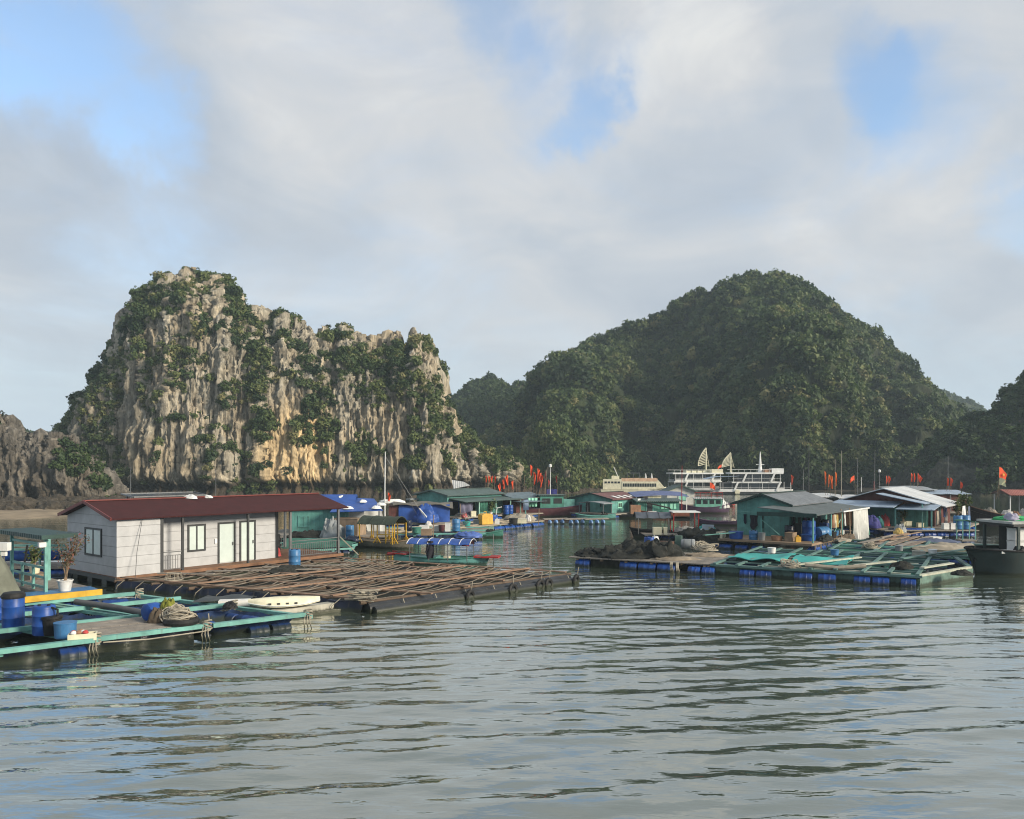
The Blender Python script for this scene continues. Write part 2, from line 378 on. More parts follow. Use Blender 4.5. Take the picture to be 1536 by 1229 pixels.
# ---- saddle hill in the middle distance
q_mound = lambda s: 0.52*s+0.48*s**2.4
silC = [(600, 690), (640, 630), (668, 600), (690, 580), (712, 566), (736, 560), (756, 570), (764, 576), (770, 569), (780, 567), (790, 574), (806, 580), (840, 580), (900, 600), (960, 690)]
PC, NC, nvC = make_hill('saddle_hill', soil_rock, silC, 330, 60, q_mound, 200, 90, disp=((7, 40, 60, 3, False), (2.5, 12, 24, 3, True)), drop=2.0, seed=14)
def keepC(p, n, px, py): return ~((px > 766) & (px < 790) & (py < 592) & (py > 560)) | (n[:, 2] > .8)
foliage('saddle_hill_forest', leafm, scatter(PC, NC, 3000, rs, (1.6, 3.6), keepC, (.12, .62), vmax=nvC+5), BUSH_LIGHT, 8)
# ---- far ridge behind the big hill
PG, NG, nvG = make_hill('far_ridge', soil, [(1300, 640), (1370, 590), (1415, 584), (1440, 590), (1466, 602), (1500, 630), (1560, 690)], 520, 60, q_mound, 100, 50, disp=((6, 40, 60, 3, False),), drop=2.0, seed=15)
foliage('far_ridge_forest', leafm, scatter(PG, NG, 900, rs, (2.0, 4.5), lambda p, n, a, b: a > 0, (.2, .6)), BUSH_LIGHT, 9)
# ---- the big forested hill
silD = [(740, 690), (770, 640), (795, 600), (815, 572), (832, 550), (850, 530), (868, 518), (886, 506), (910, 502), (932, 490), (958, 484), (978, 482), (1000, 468), (1016, 455), (1030, 440), (1052, 434),
        (1072, 436), (1088, 425), (1104, 420), (1130, 418), (1160, 420), (1188, 427), (1212, 441), (1234, 457), (1256, 473), (1280, 486), (1306, 498), (1328, 514), (1350, 530), (1372, 550), (1390, 572), (1412, 588),
        (1432, 604), (1448, 622), (1470, 650), (1500, 690)]
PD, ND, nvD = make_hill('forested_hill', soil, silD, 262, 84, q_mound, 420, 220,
    disp=((20, 46, 120, 2, False), (8.0, 19, 60, 3, True), (1.6, 5, 10, 3, False)), drop=0.4, seed=23, back=90, calm=.8, push=((1000, 95, 26), (1215, 70, -24), (850, 40, -14), (1330, 45, 10), (1390, 30, -8)))
rockD = lambda px, py: ell(px, py, [(880, 575, 26, 44), (1420, 605, 30, 34), (872, 610, 14, 30)])
def keepD(p, n, px, py):
    return (rockD(px, py)+fbm(p*.12, 3)*2.2 < .55) | (fbm(p*.2+9, 2) > .35)
spD = scatter(PD, ND, 11500, np.random.RandomState(33), (1.0, 3.2), keepD, (.0, 1.0), (.7, 1.35), vmax=nvD+8)
foliage('hill_forest', leafm, spD, BUSH, 10)
# ---- low spur joining the cliff and the big hill
silE = [(690, 730), (706, 705), (726, 690), (752, 682), (776, 682), (800, 668), (818, 645), (834, 634), (850, 640), (866, 668), (884, 690), (904, 706), (930, 722)]
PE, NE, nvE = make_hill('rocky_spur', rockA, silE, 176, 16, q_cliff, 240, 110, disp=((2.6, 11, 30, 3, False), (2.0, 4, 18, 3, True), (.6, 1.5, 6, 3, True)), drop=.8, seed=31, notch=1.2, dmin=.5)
def keepE(p, n, px, py): return (fbm(np.stack([p[:, 0]*.2, p[:, 1]*.2, p[:, 2]*.08], -1), 3)+ell(px, py, [(840, 655, 40, 50), (780, 684, 60, 16)])*.6 > -.12)
foliage('spur_shrubs', leafm, scatter(PE, NE, 1500, rs, (.7, 2.0), keepE, (.25, .95), (.9, 2.0), vmax=nvE+4), BUSH, 11)
# ---- shaded hill at the right edge
silF = [(1360, 730), (1376, 702), (1392, 672), (1410, 645), (1430, 628), (1452, 616), (1474, 606), (1494, 602), (1512, 590), (1530, 578), (1550, 566), (1600, 545), (1680, 520), (1800, 500), (1950, 520), (2100, 580), (2250, 690)]
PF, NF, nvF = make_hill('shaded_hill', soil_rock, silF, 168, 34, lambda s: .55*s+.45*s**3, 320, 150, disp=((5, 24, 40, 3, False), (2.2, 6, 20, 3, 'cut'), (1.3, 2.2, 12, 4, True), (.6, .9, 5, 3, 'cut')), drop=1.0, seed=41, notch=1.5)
def keepF(p, n, px, py): return (p[:, 2]+fbm(p*.12, 3)*14 > 4.5)
foliage('shaded_hill_forest', leafm, scatter(PF, NF, 5200, rs, (.8, 2.3), keepF, (.05, .62), (.7, 1.2), vmax=nvF+5), BUSH, 12)

# ---------------------------------------------------------------- beaches
sm, t, b = new_mat('wet_sand')
tc = t.add('ShaderNodeTexCoord').outputs['Object']
t.link(t.ramp(t.noise(tc, .4, 6, .6), [(.3, (.13, .10, .065)), (.6, (.26, .205, .135))]), b.inputs['Base Color']); b.inputs['Roughness'].default_value = .8
def beach(name, front, back, zt, seed):
    """front and back edges as lists of world points; a low mound of sand between them"""
    n = 60; m = 14
    f = np.array([list(p) for p in front]); g = np.array([list(p) for p in back])
    tt = np.linspace(0, 1, n)
    fi = np.stack([np.interp(tt, np.linspace(0, 1, len(f)), f[:, k]) for k in range(2)], -1)
    gi = np.stack([np.interp(tt, np.linspace(0, 1, len(g)), g[:, k]) for k in range(2)], -1)
    v = np.linspace(0, 1, m)
    xy = fi[:, None, :]*(1-v)[None, :, None]+gi[:, None, :]*v[None, :, None]
    z = -.35+(zt+.35)*np.clip(v*1.6, 0, 1)[None, :]**.8+.25*fbm(np.stack([xy[..., 0]*.3, xy[..., 1]*.3, xy[..., 0]*0+seed], -1), 3)
    o = np_mesh(name, np.concatenate([xy, z[..., None]], -1).reshape(-1, 3), grid_quads(n, m), sm, True); o['kind'] = 'structure'
beach('beach', [W(-80, 786), W(40, 781), W(120, 776), W(200, 772)], [W(-80, 772), W(40, 770), W(130, 767), W(230, 762)], .5, 1)
beach('beach', [W(800, 738), W(870, 737.5), W(960, 736)], [W(800, 730), W(870, 730), W(960, 730)], 1.6, 2)
beach('beach', [W(1150, 738), W(1240, 738), W(1330, 737)], [W(1150, 730), W(1240, 730), W(1330, 730)], 1.6, 3)

# ---------------------------------------------------------------- fallen rocks along the tide line
def boulder(p, r, label, group, m, seed):
    n, k = 16, 10; V = []
    for i in range(n):
        for j in range(k):
            a, b_ = 2*math.pi*i/n, math.pi*j/(k-1); d = np.array([math.cos(a)*math.sin(b_), math.sin(a)*math.sin(b_), math.cos(b_)])
            s = r*(1+.45*float(perlin((d*1.3+seed*3.7)[None])[0])+.2*float(perlin((d*3.5+seed)[None])[0])); V.append((d[0]*s*1.25, d[1]*s, d[2]*s*.72))
    me = bpy.data.meshes.new('boulder'); me.from_pydata(V, [], [(i*k+j, i*k+j+1, ((i+1) % n)*k+j+1, ((i+1) % n)*k+j) for i in range(n) for j in range(k-1)]); me.materials.append(m)
    o = bpy.data.objects.new('boulder', me); COL.objects.link(o); o.location = p; o['label'] = label; o['category'] = 'rock'; o['group'] = group
tide = rock_material('tide_stained_rock', (.022, .019, .015), (.12, .105, .085), band=-9)
rsb = random.Random(8)
for i in range(44):
    px = -14+i*5.2+rsb.uniform(-3, 3); p = W(px, 765+rsb.uniform(-5, 4)-.02*px, .3); boulder(p, rsb.uniform(.6, 1.9), 'dark tide stained boulder at the foot of the low left cliff', 'boulders under the low left cliff', tide, i)
for i in range(18):
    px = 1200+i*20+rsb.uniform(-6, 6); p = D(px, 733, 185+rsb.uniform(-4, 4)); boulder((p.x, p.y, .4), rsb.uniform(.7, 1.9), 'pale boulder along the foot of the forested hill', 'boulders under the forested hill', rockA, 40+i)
# ---------------------------------------------------------------- object helpers
MATS = {}
def mat(name, rgb, rough=.6, var=.35, metal=0.0, kind=None, scale=2.0, dirt=(.10, .085, .065), spec=.3):
    """painted or worn surface: mottled, with streaks of dirt; kind adds the surface's own relief"""
    if name in MATS: return MATS[name]
    m, t, b = new_mat(name); MATS[name] = m
    tc = t.add('ShaderNodeTexCoord').outputs['Object']
    n1 = t.noise(tc, scale, 5, .6, .3); n2 = t.noise(t.mapping(tc, (3.2, 3.2, .35)), scale, 5, .65, .2)
    lo = tuple(c*(1-var*.8) for c in rgb); hi = tuple(min(.9, c*(1+var*.45)) for c in rgb)
    c = t.ramp(n1, [(.32, lo), (.68, hi)])
    c = t.mix(t.maprange(n2, .55, .80, 0, min(1, var*1.5)), c, dirt)
    sep = t.add('ShaderNodeSeparateXYZ'); t.link(tc, sep.inputs[0])
    hgt = n2; dist = .004
    if kind == 'siding':        # horizontal cladding boards with a shadow groove
        f = t.math('FRACT', t.math('DIVIDE', sep.outputs[2], .46))
        g = t.maprange(f, 0.0, .05, 1, 0, False); c = t.mix(t.math('MULTIPLY', g, .42), c, (.10, .10, .11)); hgt = t.math('MULTIPLY', g, -1); dist = .02
    if kind == 'tin':           # corrugated sheet, ribs running down the slope
        s = t.math('SINE', t.math('MULTIPLY', sep.outputs[0], 2*math.pi/.22)); hgt = s; dist = .02
        q = t.math('FRACT', t.math('DIVIDE', sep.outputs[0], 1.05)); sh = t.noise(t.math('FLOOR', t.math('DIVIDE', sep.outputs[0], 1.05)), 3.7, 0)
        wn = t.add('ShaderNodeTexWhiteNoise', noise_dimensions='1D'); t.link(t.math('FLOOR', t.math('DIVIDE', sep.outputs[0], 1.05)), wn.inputs['W'])
        c = t.mix(t.math('MULTIPLY', wn.outputs[0], .30), c, t.mix(1.0, c, (.55, .55, .55), 'MULTIPLY'))
    if kind == 'tile':          # pressed tile rows across the slope
        f = t.math('FRACT', t.math('DIVIDE', sep.outputs[1], .20)); hgt = f; dist = .03
        g = t.maprange(f, 0, .18, 1, 0, False); c = t.mix(t.math('MULTIPLY', g, .55), c, (.02, .012, .012))
    if kind == 'boards':        # wooden boards along x
        f = t.math('FRACT', t.math('DIVIDE', sep.outputs[1], .16)); g = t.maprange(f, 0, .1, 1, 0, False)
        c = t.mix(t.math('MULTIPLY', g, .8), c, (.02, .018, .015)); hgt = t.math('MULTIPLY', g, -1); dist = .015
    if kind == 'upright':       # vertical boards on a wall
        f = t.math('FRACT', t.math('DIVIDE', t.math('ADD', sep.outputs[0], sep.outputs[1]), .30)); g = t.maprange(f, 0, .07, 1, 0, False)
        c = t.mix(t.math('MULTIPLY', g, .5), c, tuple(x*.35 for x in rgb)); hgt = t.math('MULTIPLY', g, -1); dist = .015
    g_ = t.add('ShaderNodeNewGeometry'); sg = t.add('ShaderNodeSeparateXYZ'); t.link(g_.outputs['Position'], sg.inputs[0])   # weed and slime at the waterline
    c = t.mix(t.maprange(t.math('ADD', sg.outputs[2], t.math('MULTIPLY', n2, -.22)), .10, -.03, 0, .85), c, (.022, .028, .014))
    t.link(c, b.inputs['Base Color']); b.inputs['Roughness'].default_value = rough; b.inputs['Metallic'].default_value = metal
    b.inputs['Specular IOR Level'].default_value = spec
    bp = t.add('ShaderNodeBump'); bp.inputs['Strength'].default_value = .7; bp.inputs['Distance'].default_value = dist
    t.link(hgt, bp.inputs['Height']); t.link(bp.outputs[0], b.inputs['Normal'])
    return m
TEAL = mat('teal_paint', (.100, .275, .250), .6, .4, kind='upright'); TURQ = mat('turquoise_beam_paint', (.15, .36, .325), .5, .45, scale=1.3)
GREENT = mat('grey_green_tarp', (.075, .17, .14), .7, .5); BLUE = mat('blue_plastic', (.014, .070, .30), .42, .45, scale=1.6, dirt=(.05, .06, .08))
BLUEL = mat('faded_blue_plastic', (.05, .17, .36), .4, .4); BLUET = mat('blue_tarpaulin', (.022, .075, .30), .45, .35, scale=1.5, dirt=(.03, .05, .12))
NAVY = mat('dark_navy_sheet', (.012, .018, .040), .4, .5); BLACK = mat('black_rubber', (.012, .012, .013), .65, .5, dirt=(.05, .045, .04))
PIPE = mat('black_pipe', (.030, .033, .037), .38, .5, dirt=(.09, .085, .075)); WHITE = mat('white_cladding', (.42, .43, .445), .6, .16, kind='siding', dirt=(.30, .29, .27))
PLAIN = mat('white_paint', (.68, .69, .68), .5, .2, dirt=(.35, .30, .22)); CHAR = mat('charcoal_trim', (.040, .043, .046), .5, .25)
ROOFM = mat('maroon_tile', (.045, .010, .011), .85, .3, kind='tile', dirt=(.06, .03, .025)); DECKW = mat('brown_deck_boards', (.20, .105, .06), .7, .4)
BAMB = mat('weathered_batten', (.17, .15, .125), .8, .5, dirt=(.05, .045, .04)); RUST = mat('reddish_plank', (.27, .175, .12), .8, .45, dirt=(.06, .05, .04))
GREYW = mat('grey_weathered_boards', (.25, .225, .195), .85, .35, kind='boards'); YELL = mat('yellow_paint', (.55, .33, .03), .55, .35)
ROPE = mat('pale_rope', (.34, .31, .25), .9, .4); CREAM = mat('cream_fibreglass', (.66, .63, .47), .45, .25, dirt=(.30, .26, .18)); FOAM = mat('white_foam', (.70, .70, .68), .8, .2, dirt=(.40, .37, .30))
TIN = mat('grey_tin', (.17, .185, .20), .45, .4, kind='tin'); TINB = mat('blue_grey_tin', (.30, .38, .48), .4, .35, kind='tin', dirt=(.22, .2, .2)); TINW = mat('pale_tin', (.58, .60, .61), .4, .25, kind='tin', dirt=(.3, .27, .23))
TING = mat('green_grey_tin', (.075, .115, .105), .5, .4, kind='tin'); TINR = mat('red_tin', (.17, .075, .07), .5, .4, kind='tin'); MARW = mat('maroon_boards', (.10, .035, .03), .7, .4, kind='upright')
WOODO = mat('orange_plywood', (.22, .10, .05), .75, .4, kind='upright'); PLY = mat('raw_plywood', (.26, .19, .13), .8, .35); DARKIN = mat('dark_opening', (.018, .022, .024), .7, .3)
GLASS = mat('frosted_pane', (.52, .60, .58), .12, .1, spec=.6, dirt=(.4, .45, .45)); DGLASS = mat('dark_window_glass', (.03, .035, .04), .08, .1, spec=.6); STEEL = mat('grey_steel', (.16, .165, .17), .4, .3, .5)
REDF = mat('orange_red_cloth', (.62, .075, .025), .75, .2, dirt=(.4, .05, .03)); REDP = mat('red_paint', (.33, .03, .028), .55, .4); MARH = mat('maroon_hull', (.085, .028, .035), .6, .45); PURP = mat('purple_hull', (.06, .035, .07), .6, .4)
BLUEH = mat('blue_hull', (.03, .085, .28), .55, .4); DGREEN = mat('dark_grey_green_hull', (.040, .058, .056), .5, .4, scale=.9, dirt=(.075, .055, .04)); GREENC = mat('green_cabin', (.055, .20, .16), .6, .4, kind='upright')
NETM = mat('black_net', (.022, .024, .022), .95, .6, scale=5); NETG = mat('green_net', (.04, .15, .11), .9, .5, scale=5); TURQT = mat('turquoise_sheet', (.035, .31, .285), .5, .25, scale=.8, dirt=(.06, .2, .17))
SKIRT = mat('grey_teal_skirt', (.12, .20, .17), .7, .5); CANV = mat('grey_green_canvas', (.14, .15, .12), .9, .35); CURT = mat('white_cotton', (.58, .59, .57), .9, .2, dirt=(.38, .37, .33)); BAG = mat('white_sack', (.55, .54, .52), .8, .3)
GREYT = mat('grey_tank', (.24, .26, .27), .4, .35); TERRA = mat('clay', (.32, .18, .11), .8, .4); POT = mat('white_pot', (.60, .60, .58), .6, .25); CYAN = mat('pale_turquoise_hull', (.14, .36, .34), .45, .3); SOLAR = mat('solar_cell', (.035, .045, .07), .15, .2, spec=.6)
MINT = mat('mint_panel', (.28, .62, .48), .5, .25); KHAKI = mat('olive_canvas', (.045, .060, .045), .8, .4); DCLOTH = mat('dark_cloth', (.02, .02, .028), .9, .4); OCHR = mat('yellow_plastic', (.62, .36, .05), .45, .3, dirt=(.4, .2, .04)); PINK = mat('red_plastic', (.45, .06, .06), .45, .3)

class MB:
    """collects shapes for ONE mesh"""
    def __init__(s): s.v = []; s.f = []
    def add(s, v, f):
        k = len(s.v); s.v += [tuple(p) for p in v]; s.f += [tuple(i+k for i in q) for q in f]; return s
    def box(s, x0, x1, y0, y1, z0, z1):
        v = [(x, y, z) for x in (x0, x1) for y in (y0, y1) for z in (z0, z1)]
        return s.add(v, [(0, 1, 3, 2), (4, 6, 7, 5), (0, 4, 5, 1), (2, 3, 7, 6), (0, 2, 6, 4), (1, 5, 7, 3)])
    def beam(s, p, q, w=.12, h=None, up=(0, 0, 1)):
        p, q = Vector(p), Vector(q); h = w if h is None else h
        d = (q-p).normalized(); u = Vector(up)
        if abs(d.dot(u)) > .98: u = Vector((0, 1, 0))
        a = d.cross(u).normalized()*w/2; b = a.cross(d).normalized()*h/2
        v = [p-a-b, p+a-b, p+a+b, p-a+b, q-a-b, q+a-b, q+a+b, q-a+b]
        return s.add(v, [(3, 2, 1, 0), (4, 5, 6, 7), (0, 1, 5, 4), (1, 2, 6, 5), (2, 3, 7, 6), (3, 0, 4, 7)])
    def tube(s, pts, r, n=8, closed=False, taper=1.0):
        pts = [Vector(p) for p in pts]; m = len(pts); V = []; k0 = len(s.v)
        ref = Vector((0, 0, 1))
        for i, p in enumerate(pts):
            d = (pts[(i+1) % m]-pts[i-1]) if closed else (pts[min(i+1, m-1)]-pts[max(i-1, 0)])
            d.normalize(); a = d.cross(ref if abs(d.dot(ref)) < .95 else Vector((1, 0, 0))).normalized(); b = a.cross(d)
            rr = r*(1+(taper-1)*i/max(1, m-1))
            V += [p+(a*math.cos(t)+b*math.sin(t))*rr for t in [2*math.pi*j/n for j in range(n)]]
        Fc = []
        for i in range(m if closed else m-1):
            o, q = i*n, ((i+1) % m)*n
            Fc += [(o+j, o+(j+1) % n, q+(j+1) % n, q+j) for j in range(n)]
        if not closed: Fc += [tuple(range(n))[::-1], tuple((m-1)*n+j for j in range(n))]
        return s.add(V, Fc)
    def lathe(s, prof, n=16, M=None):
        V = []; m = len(prof)
        for (r, z) in prof:
            for j in range(n):
                p = Vector((r*math.cos(2*math.pi*j/n), r*math.sin(2*math.pi*j/n), z)); V.append(M @ p if M else p)
        Fc = [(i*n+j, i*n+(j+1) % n, (i+1)*n+(j+1) % n, (i+1)*n+j) for i in range(m-1) for j in range(n)]
        Fc += [tuple(range(n))[::-1], tuple((m-1)*n+j for j in range(n))]
        return s.add(V, Fc)
    def slab(s, c, th):
        """flat or bent quad c (4 points, anticlockwise from above) thickened downwards"""
        c = [Vector(p) for p in c]; nrm = (c[1]-c[0]).cross(c[3]-c[0]).normalized()*th
        return s.add(c+[p-nrm for p in c], [(0, 1, 2, 3), (7, 6, 5, 4), (0, 4, 5, 1), (1, 5, 6, 2), (2, 6, 7, 3), (3, 7, 4, 0)])
    def prism(s, poly, vec):
        n = len(poly); a = [Vector(p) for p in poly]; v = Vector(vec)
        return s.add(a+[p+v for p in a], [tuple(range(n))[::-1], tuple(n+i for i in range(n))]+[(i, (i+1) % n, n+(i+1) % n, n+i) for i in range(n)])
    def sheet(s, fn, nu, nv, th=0.0):
        V = [Vector(fn(i/(nu-1), j/(nv-1))) for i in range(nu) for j in range(nv)]
        q = [(i*nv+j, (i+1)*nv+j, (i+1)*nv+j+1, i*nv+j+1) for i in range(nu-1) for j in range(nv-1)]
        if not th: return s.add(V, q)
        k = len(V); B = [p-Vector((0, 0, th)) for p in V]
        rim = [(i*nv, i*nv+k, (i+1)*nv+k, (i+1)*nv) for i in range(nu-1)]+[(i*nv+nv-1, (i+1)*nv+nv-1, (i+1)*nv+nv-1+k, i*nv+nv-1+k) for i in range(nu-1)]
        rim += [(j, j+1, j+1+k, j+k) for j in range(nv-1)]+[((nu-1)*nv+j, (nu-1)*nv+j+k, (nu-1)*nv+j+1+k, (nu-1)*nv+j+1) for j in range(nv-1)]
        return s.add(V+B, q+[tuple(i+k for i in reversed(f)) for f in q]+rim)
    def build(s, name, m, parent=None, smooth=False, world=False):
        me = bpy.data.meshes.new(name); v = s.v
        if world and parent is not None:
            I = base_matrix(parent).inverted(); v = [tuple(I @ Vector(p)) for p in v]
        me.from_pydata(v, [], s.f); me.materials.append(m)
        if smooth:
            me.polygons.foreach_set('use_smooth', [len(p.vertices) <= 4 for p in me.polygons])
            try: me.set_sharp_from_angle(angle=math.radians(40))
            except Exception: pass
        me.update()
        o = bpy.data.objects.new(name, me); COL.objects.link(o)
        if parent is not None: o.parent = parent
        return o
def base_matrix(o):
    m = Matrix.LocRotScale(o.location, o.rotation_euler, o.scale)
    return base_matrix(o.parent) @ m if o.parent else m
def tag(o, label, cat, group=None, loc=None, rotz=None):
    o['label'] = label; o['category'] = cat
    if group: o['group'] = group
    if loc is not None: o.location = loc
    if rotz is not None: o.rotation_euler[2] = rotz
    return o
def thing(name, label, cat, loc=(0, 0, 0), rotz=0.0, group=None):
    o = bpy.data.objects.new(name, None); COL.objects.link(o); o.empty_display_size = .3
    return tag(o, label, cat, group, loc, rotz)
def dup(root, loc=None, rotz=None, label=None, group=None, scale=None):
    def cp(o, parent):
        c = o.copy(); COL.objects.link(c)
        if parent is not None: c.parent = parent
        for ch in list(o.children): cp(ch, c)
        return c
    c = cp(root, None)
    if loc is not None: c.location = loc
    if rotz is not None: c.rotation_euler[2] = rotz
    if label: c['label'] = label
    if group: c['group'] = group
    if scale: c.scale = scale if not isinstance(scale, (int, float)) else (scale,)*3
    return c
rnd = random.Random(4)
R = math.radians
AX = math.atan2(.78, .625)             # the direction most of the floating houses run in

# ---------------------------------------------------------------- small things
def drum_profile(r, h):
    return [(r*.86, 0), (r*.96, h*.02), (r, h*.08), (r, h*.30), (r*1.035, h*.32), (r*1.035, h*.345), (r, h*.365), (r, h*.64), (r*1.035, h*.66), (r*1.035, h*.685), (r, h*.70), (r, h*.92), (r*.95, h*.975), (r*.84, h), (r*.80, h*.985), (.01, h*.985)]
def drum(loc, label, m=BLUE, r=.29, h=.92, lid=None, group=None, lying=None):
    """a plastic barrel, upright, or lying with its axis along the angle given"""
    t = thing('barrel', label, 'barrel', loc, 0, group)
    M = None
    if lying is not None: M = Matrix.Translation((0, 0, r)) @ Matrix.Rotation(lying, 4, 'Z') @ Matrix.Rotation(R(90), 4, 'Y') @ Matrix.Translation((0, 0, -h/2))
    MB().lathe(drum_profile(r, h), 20, M).build('shell', m, t, True)
    for k in (1, -1):
        q = MB(); c = Matrix.Translation((k*r*.45, 0, h*.985)); q.lathe([(.05, 0), (.05, .035), (.03, .04)], 8, (M @ c) if M else c).build('bung', BLACK, t)
    if lid is not None: MB().lathe([(r*1.06, h*.93), (r*1.08, h*.95), (r*1.08, h*1.03), (r*.9, h*1.10), (.02, h*1.12)], 20, M).build('lid', lid, t, True)
    return t
def float_drums(parent, p, q, n, r=.29, m=BLUE, gap=.08, ropes=True):
    """blue barrels lashed end to end under a raft edge, from p to q"""
    p, q = Vector(p), Vector(q); d = (q-p); L = d.length/n
    for i in range(n):
        a = p+d*(i/n)+d.normalized()*gap/2
        M = Matrix.Translation(a) @ d.to_track_quat('Z', 'X').to_matrix().to_4x4()
        MB().lathe(drum_profile(r*rnd.uniform(.95, 1.04), L-gap), 14, M).build('float_drum', m, parent, True, world=True)
def tyre(loc, label, normal_ang, tilt=0.0, R0=.30, group='tyres hung as fenders on the bamboo raft'):
    b = MB(); M = Matrix.Rotation(normal_ang, 4, 'Z') @ Matrix.Rotation(R(90)+tilt, 4, 'Y')
    n, k = 22, 8; V = []
    for i in range(n):
        a = 2*math.pi*i/n
        for j in range(k):
            c = 2*math.pi*j/k; rr = R0-.085+.085*math.cos(c); V.append(M @ Vector((rr*math.cos(a), rr*math.sin(a), .075*math.sin(c))))
    b.add(V, [(i*k+j, ((i+1) % n)*k+j, ((i+1) % n)*k+(j+1) % k, i*k+(j+1) % k) for i in range(n) for j in range(k)])
    o = thing('tyre', label, 'tyre', loc, 0, group); b.build('tread', BLACK, o, True)
    rp = MB(); rp.tube([M @ Vector((-R0+.1, .02, 0)), M @ Vector((-R0-.05, 0, .06)), M @ Vector((-R0-.34, 0, .10))], .02, 6); rp.build('rope', ROPE, o)
    return o
def rope_heap(loc, label, r, h, m=ROPE, n=16, seed=1, name='rope_heap', thick=.022):
    rr = random.Random(seed); b = MB()
    for k in range(n):
        a0 = rr.uniform(0, 6.28); R1 = r*rr.uniform(.35, .95); z0 = h*(1-R1/r*.85); pts = []
        ex = rr.uniform(.6, 1.0); tx = rr.uniform(-.75, .75); cx, cy = rr.uniform(-.25, .25)*r, rr.uniform(-.25, .25)*r
        for i in range(15):
            a = a0+i*.46; pts.append((cx+R1*math.cos(a), cy+R1*ex*math.sin(a), max(.02, z0+tx*R1*math.cos(a+1)+rr.uniform(-.05, .05))))
        b.tube(pts, thick, 6)
    o = b.build(name, m, None, True); return tag(o, label, 'rope', None, loc)
def heap(loc, label, rx, ry, h, m, cat, name, seed=1, rotz=0.0, rough=.3):
    """an irregular soft heap (nets, tarpaulin)"""
    n, k = 44, 18; V = []
    for i in range(n):
        a = 2*math.pi*i/n
        for j in range(k):
            s = j/(k-1); p = np.array([math.cos(a)*1.3, math.sin(a)*1.3, s*2])+seed*5.1
            w = 1+rough*float(perlin(p[None]*1.6)[0]); rad = math.cos(s*math.pi/2)**.75*w+.001
            z = h*math.sin(s*math.pi/2)**1.1*(1+rough*1.4*float(perlin(np.array([[math.cos(a)*rad*2.4, math.sin(a)*rad*2.4, seed*3.3]]))[0])+rough*.7*float(perlin(np.array([[math.cos(a)*rad*7, math.sin(a)*rad*7, seed*2.3]]))[0]))
            V.append((rx*rad*math.cos(a), ry*rad*math.sin(a), z))
    f = [(i*k+j, ((i+1) % n)*k+j, ((i+1) % n)*k+j+1, i*k+j+1) for i in range(n) for j in range(k-1)]
    o = MB().add(V, f).build(name, m, None, True); return tag(o, label, cat, None, loc, rotz)
def crate(loc, label, sx, sy, sz, m=FOAM, rotz=0.0, lid=True, group=None, name='foam_box', cat='box', filling=None):
    t = thing(name, label, cat, loc, rotz, group)
    b = MB(); a, c = sx/2, sy/2; w = .035
    if lid: b.box(-a, a, -c, c, 0, sz)
    else:
        b.box(-a, a, -c, c, 0, .04); b.box(-a, -a+w, -c, c, .04, sz); b.box(a-w, a, -c, c, .04, sz); b.box(-a+w, a-w, -c, -c+w, .04, sz); b.box(-a+w, a-w, c-w, c, .04, sz)
    b.build('body', m, t)
    if lid: MB().box(-a-.015, a+.015, -c-.015, c+.015, sz+.004, sz+.05).build('lid', m, t)
    if filling is not None:
        rr = random.Random(7)
        for k in range(7):
            x, y = rr.uniform(-a*.7, a*.7), rr.uniform(-c*.7, c*.7); M = Matrix.Translation((x, y, sz-.03))
            MB().lathe([(.03, 0), (.07, .02), (.09, .06), (.06, .11), (.01, .13)], 9, M).build('contents', filling[k % len(filling)], t, True)
    return t
def tub(loc, label, m=BLUEL, r=.3, h=.4, flare=1.12, group=None, name='tub', cat='tub', inside=BLACK):
    t = thing(name, label, cat, loc, 0, group)
    MB().lathe([(r*.9, 0), (r, h*.06), (r*flare, h*.93), (r*flare*1.05, h*.95), (r*flare*1.05, h), (r*flare*.96, h)], 20).build('shell', m, t, True)
    MB().lathe([(r*flare*.95, h*.90), (.02, h*.94)], 20).build('contents', inside, t, True)
    return t
def jerry(loc, label, m=PLAIN, sx=.32, sy=.24, sz=.38, rotz=0.0, group=None):
    t = thing('jerry_can', label, 'canister', loc, rotz, group); a, c = sx/2, sy/2
    b = MB(); b.prism([(-a, -c, 0), (a, -c, 0), (a, -c, sz*.8), (a*.6, -c, sz*.92), (-a*.6, -c, sz*.92), (-a, -c, sz*.8)], (0, sy, 0)); b.build('body', m, t)
    MB().tube([(-a*.4, 0, sz*.92), (-a*.3, 0, sz*1.08), (a*.15, 0, sz*1.08), (a*.2, 0, sz*.92)], .025, 6).build('handle', m, t)
    MB().lathe([(.035, sz*.92), (.035, sz*1.04), (.02, sz*1.05)], 10, Matrix.Translation((a*.45, 0, 0))).build('cap', BLACK, t); return t
def sack(loc, label, rx, ry, h, m=BAG, seed=1, group=None, name='sack', cat='sack'):
    o = heap(loc, label, rx, ry, h, m, cat, name, seed, rnd.uniform(0, 3), .22)
    if group: o['group'] = group
    return o
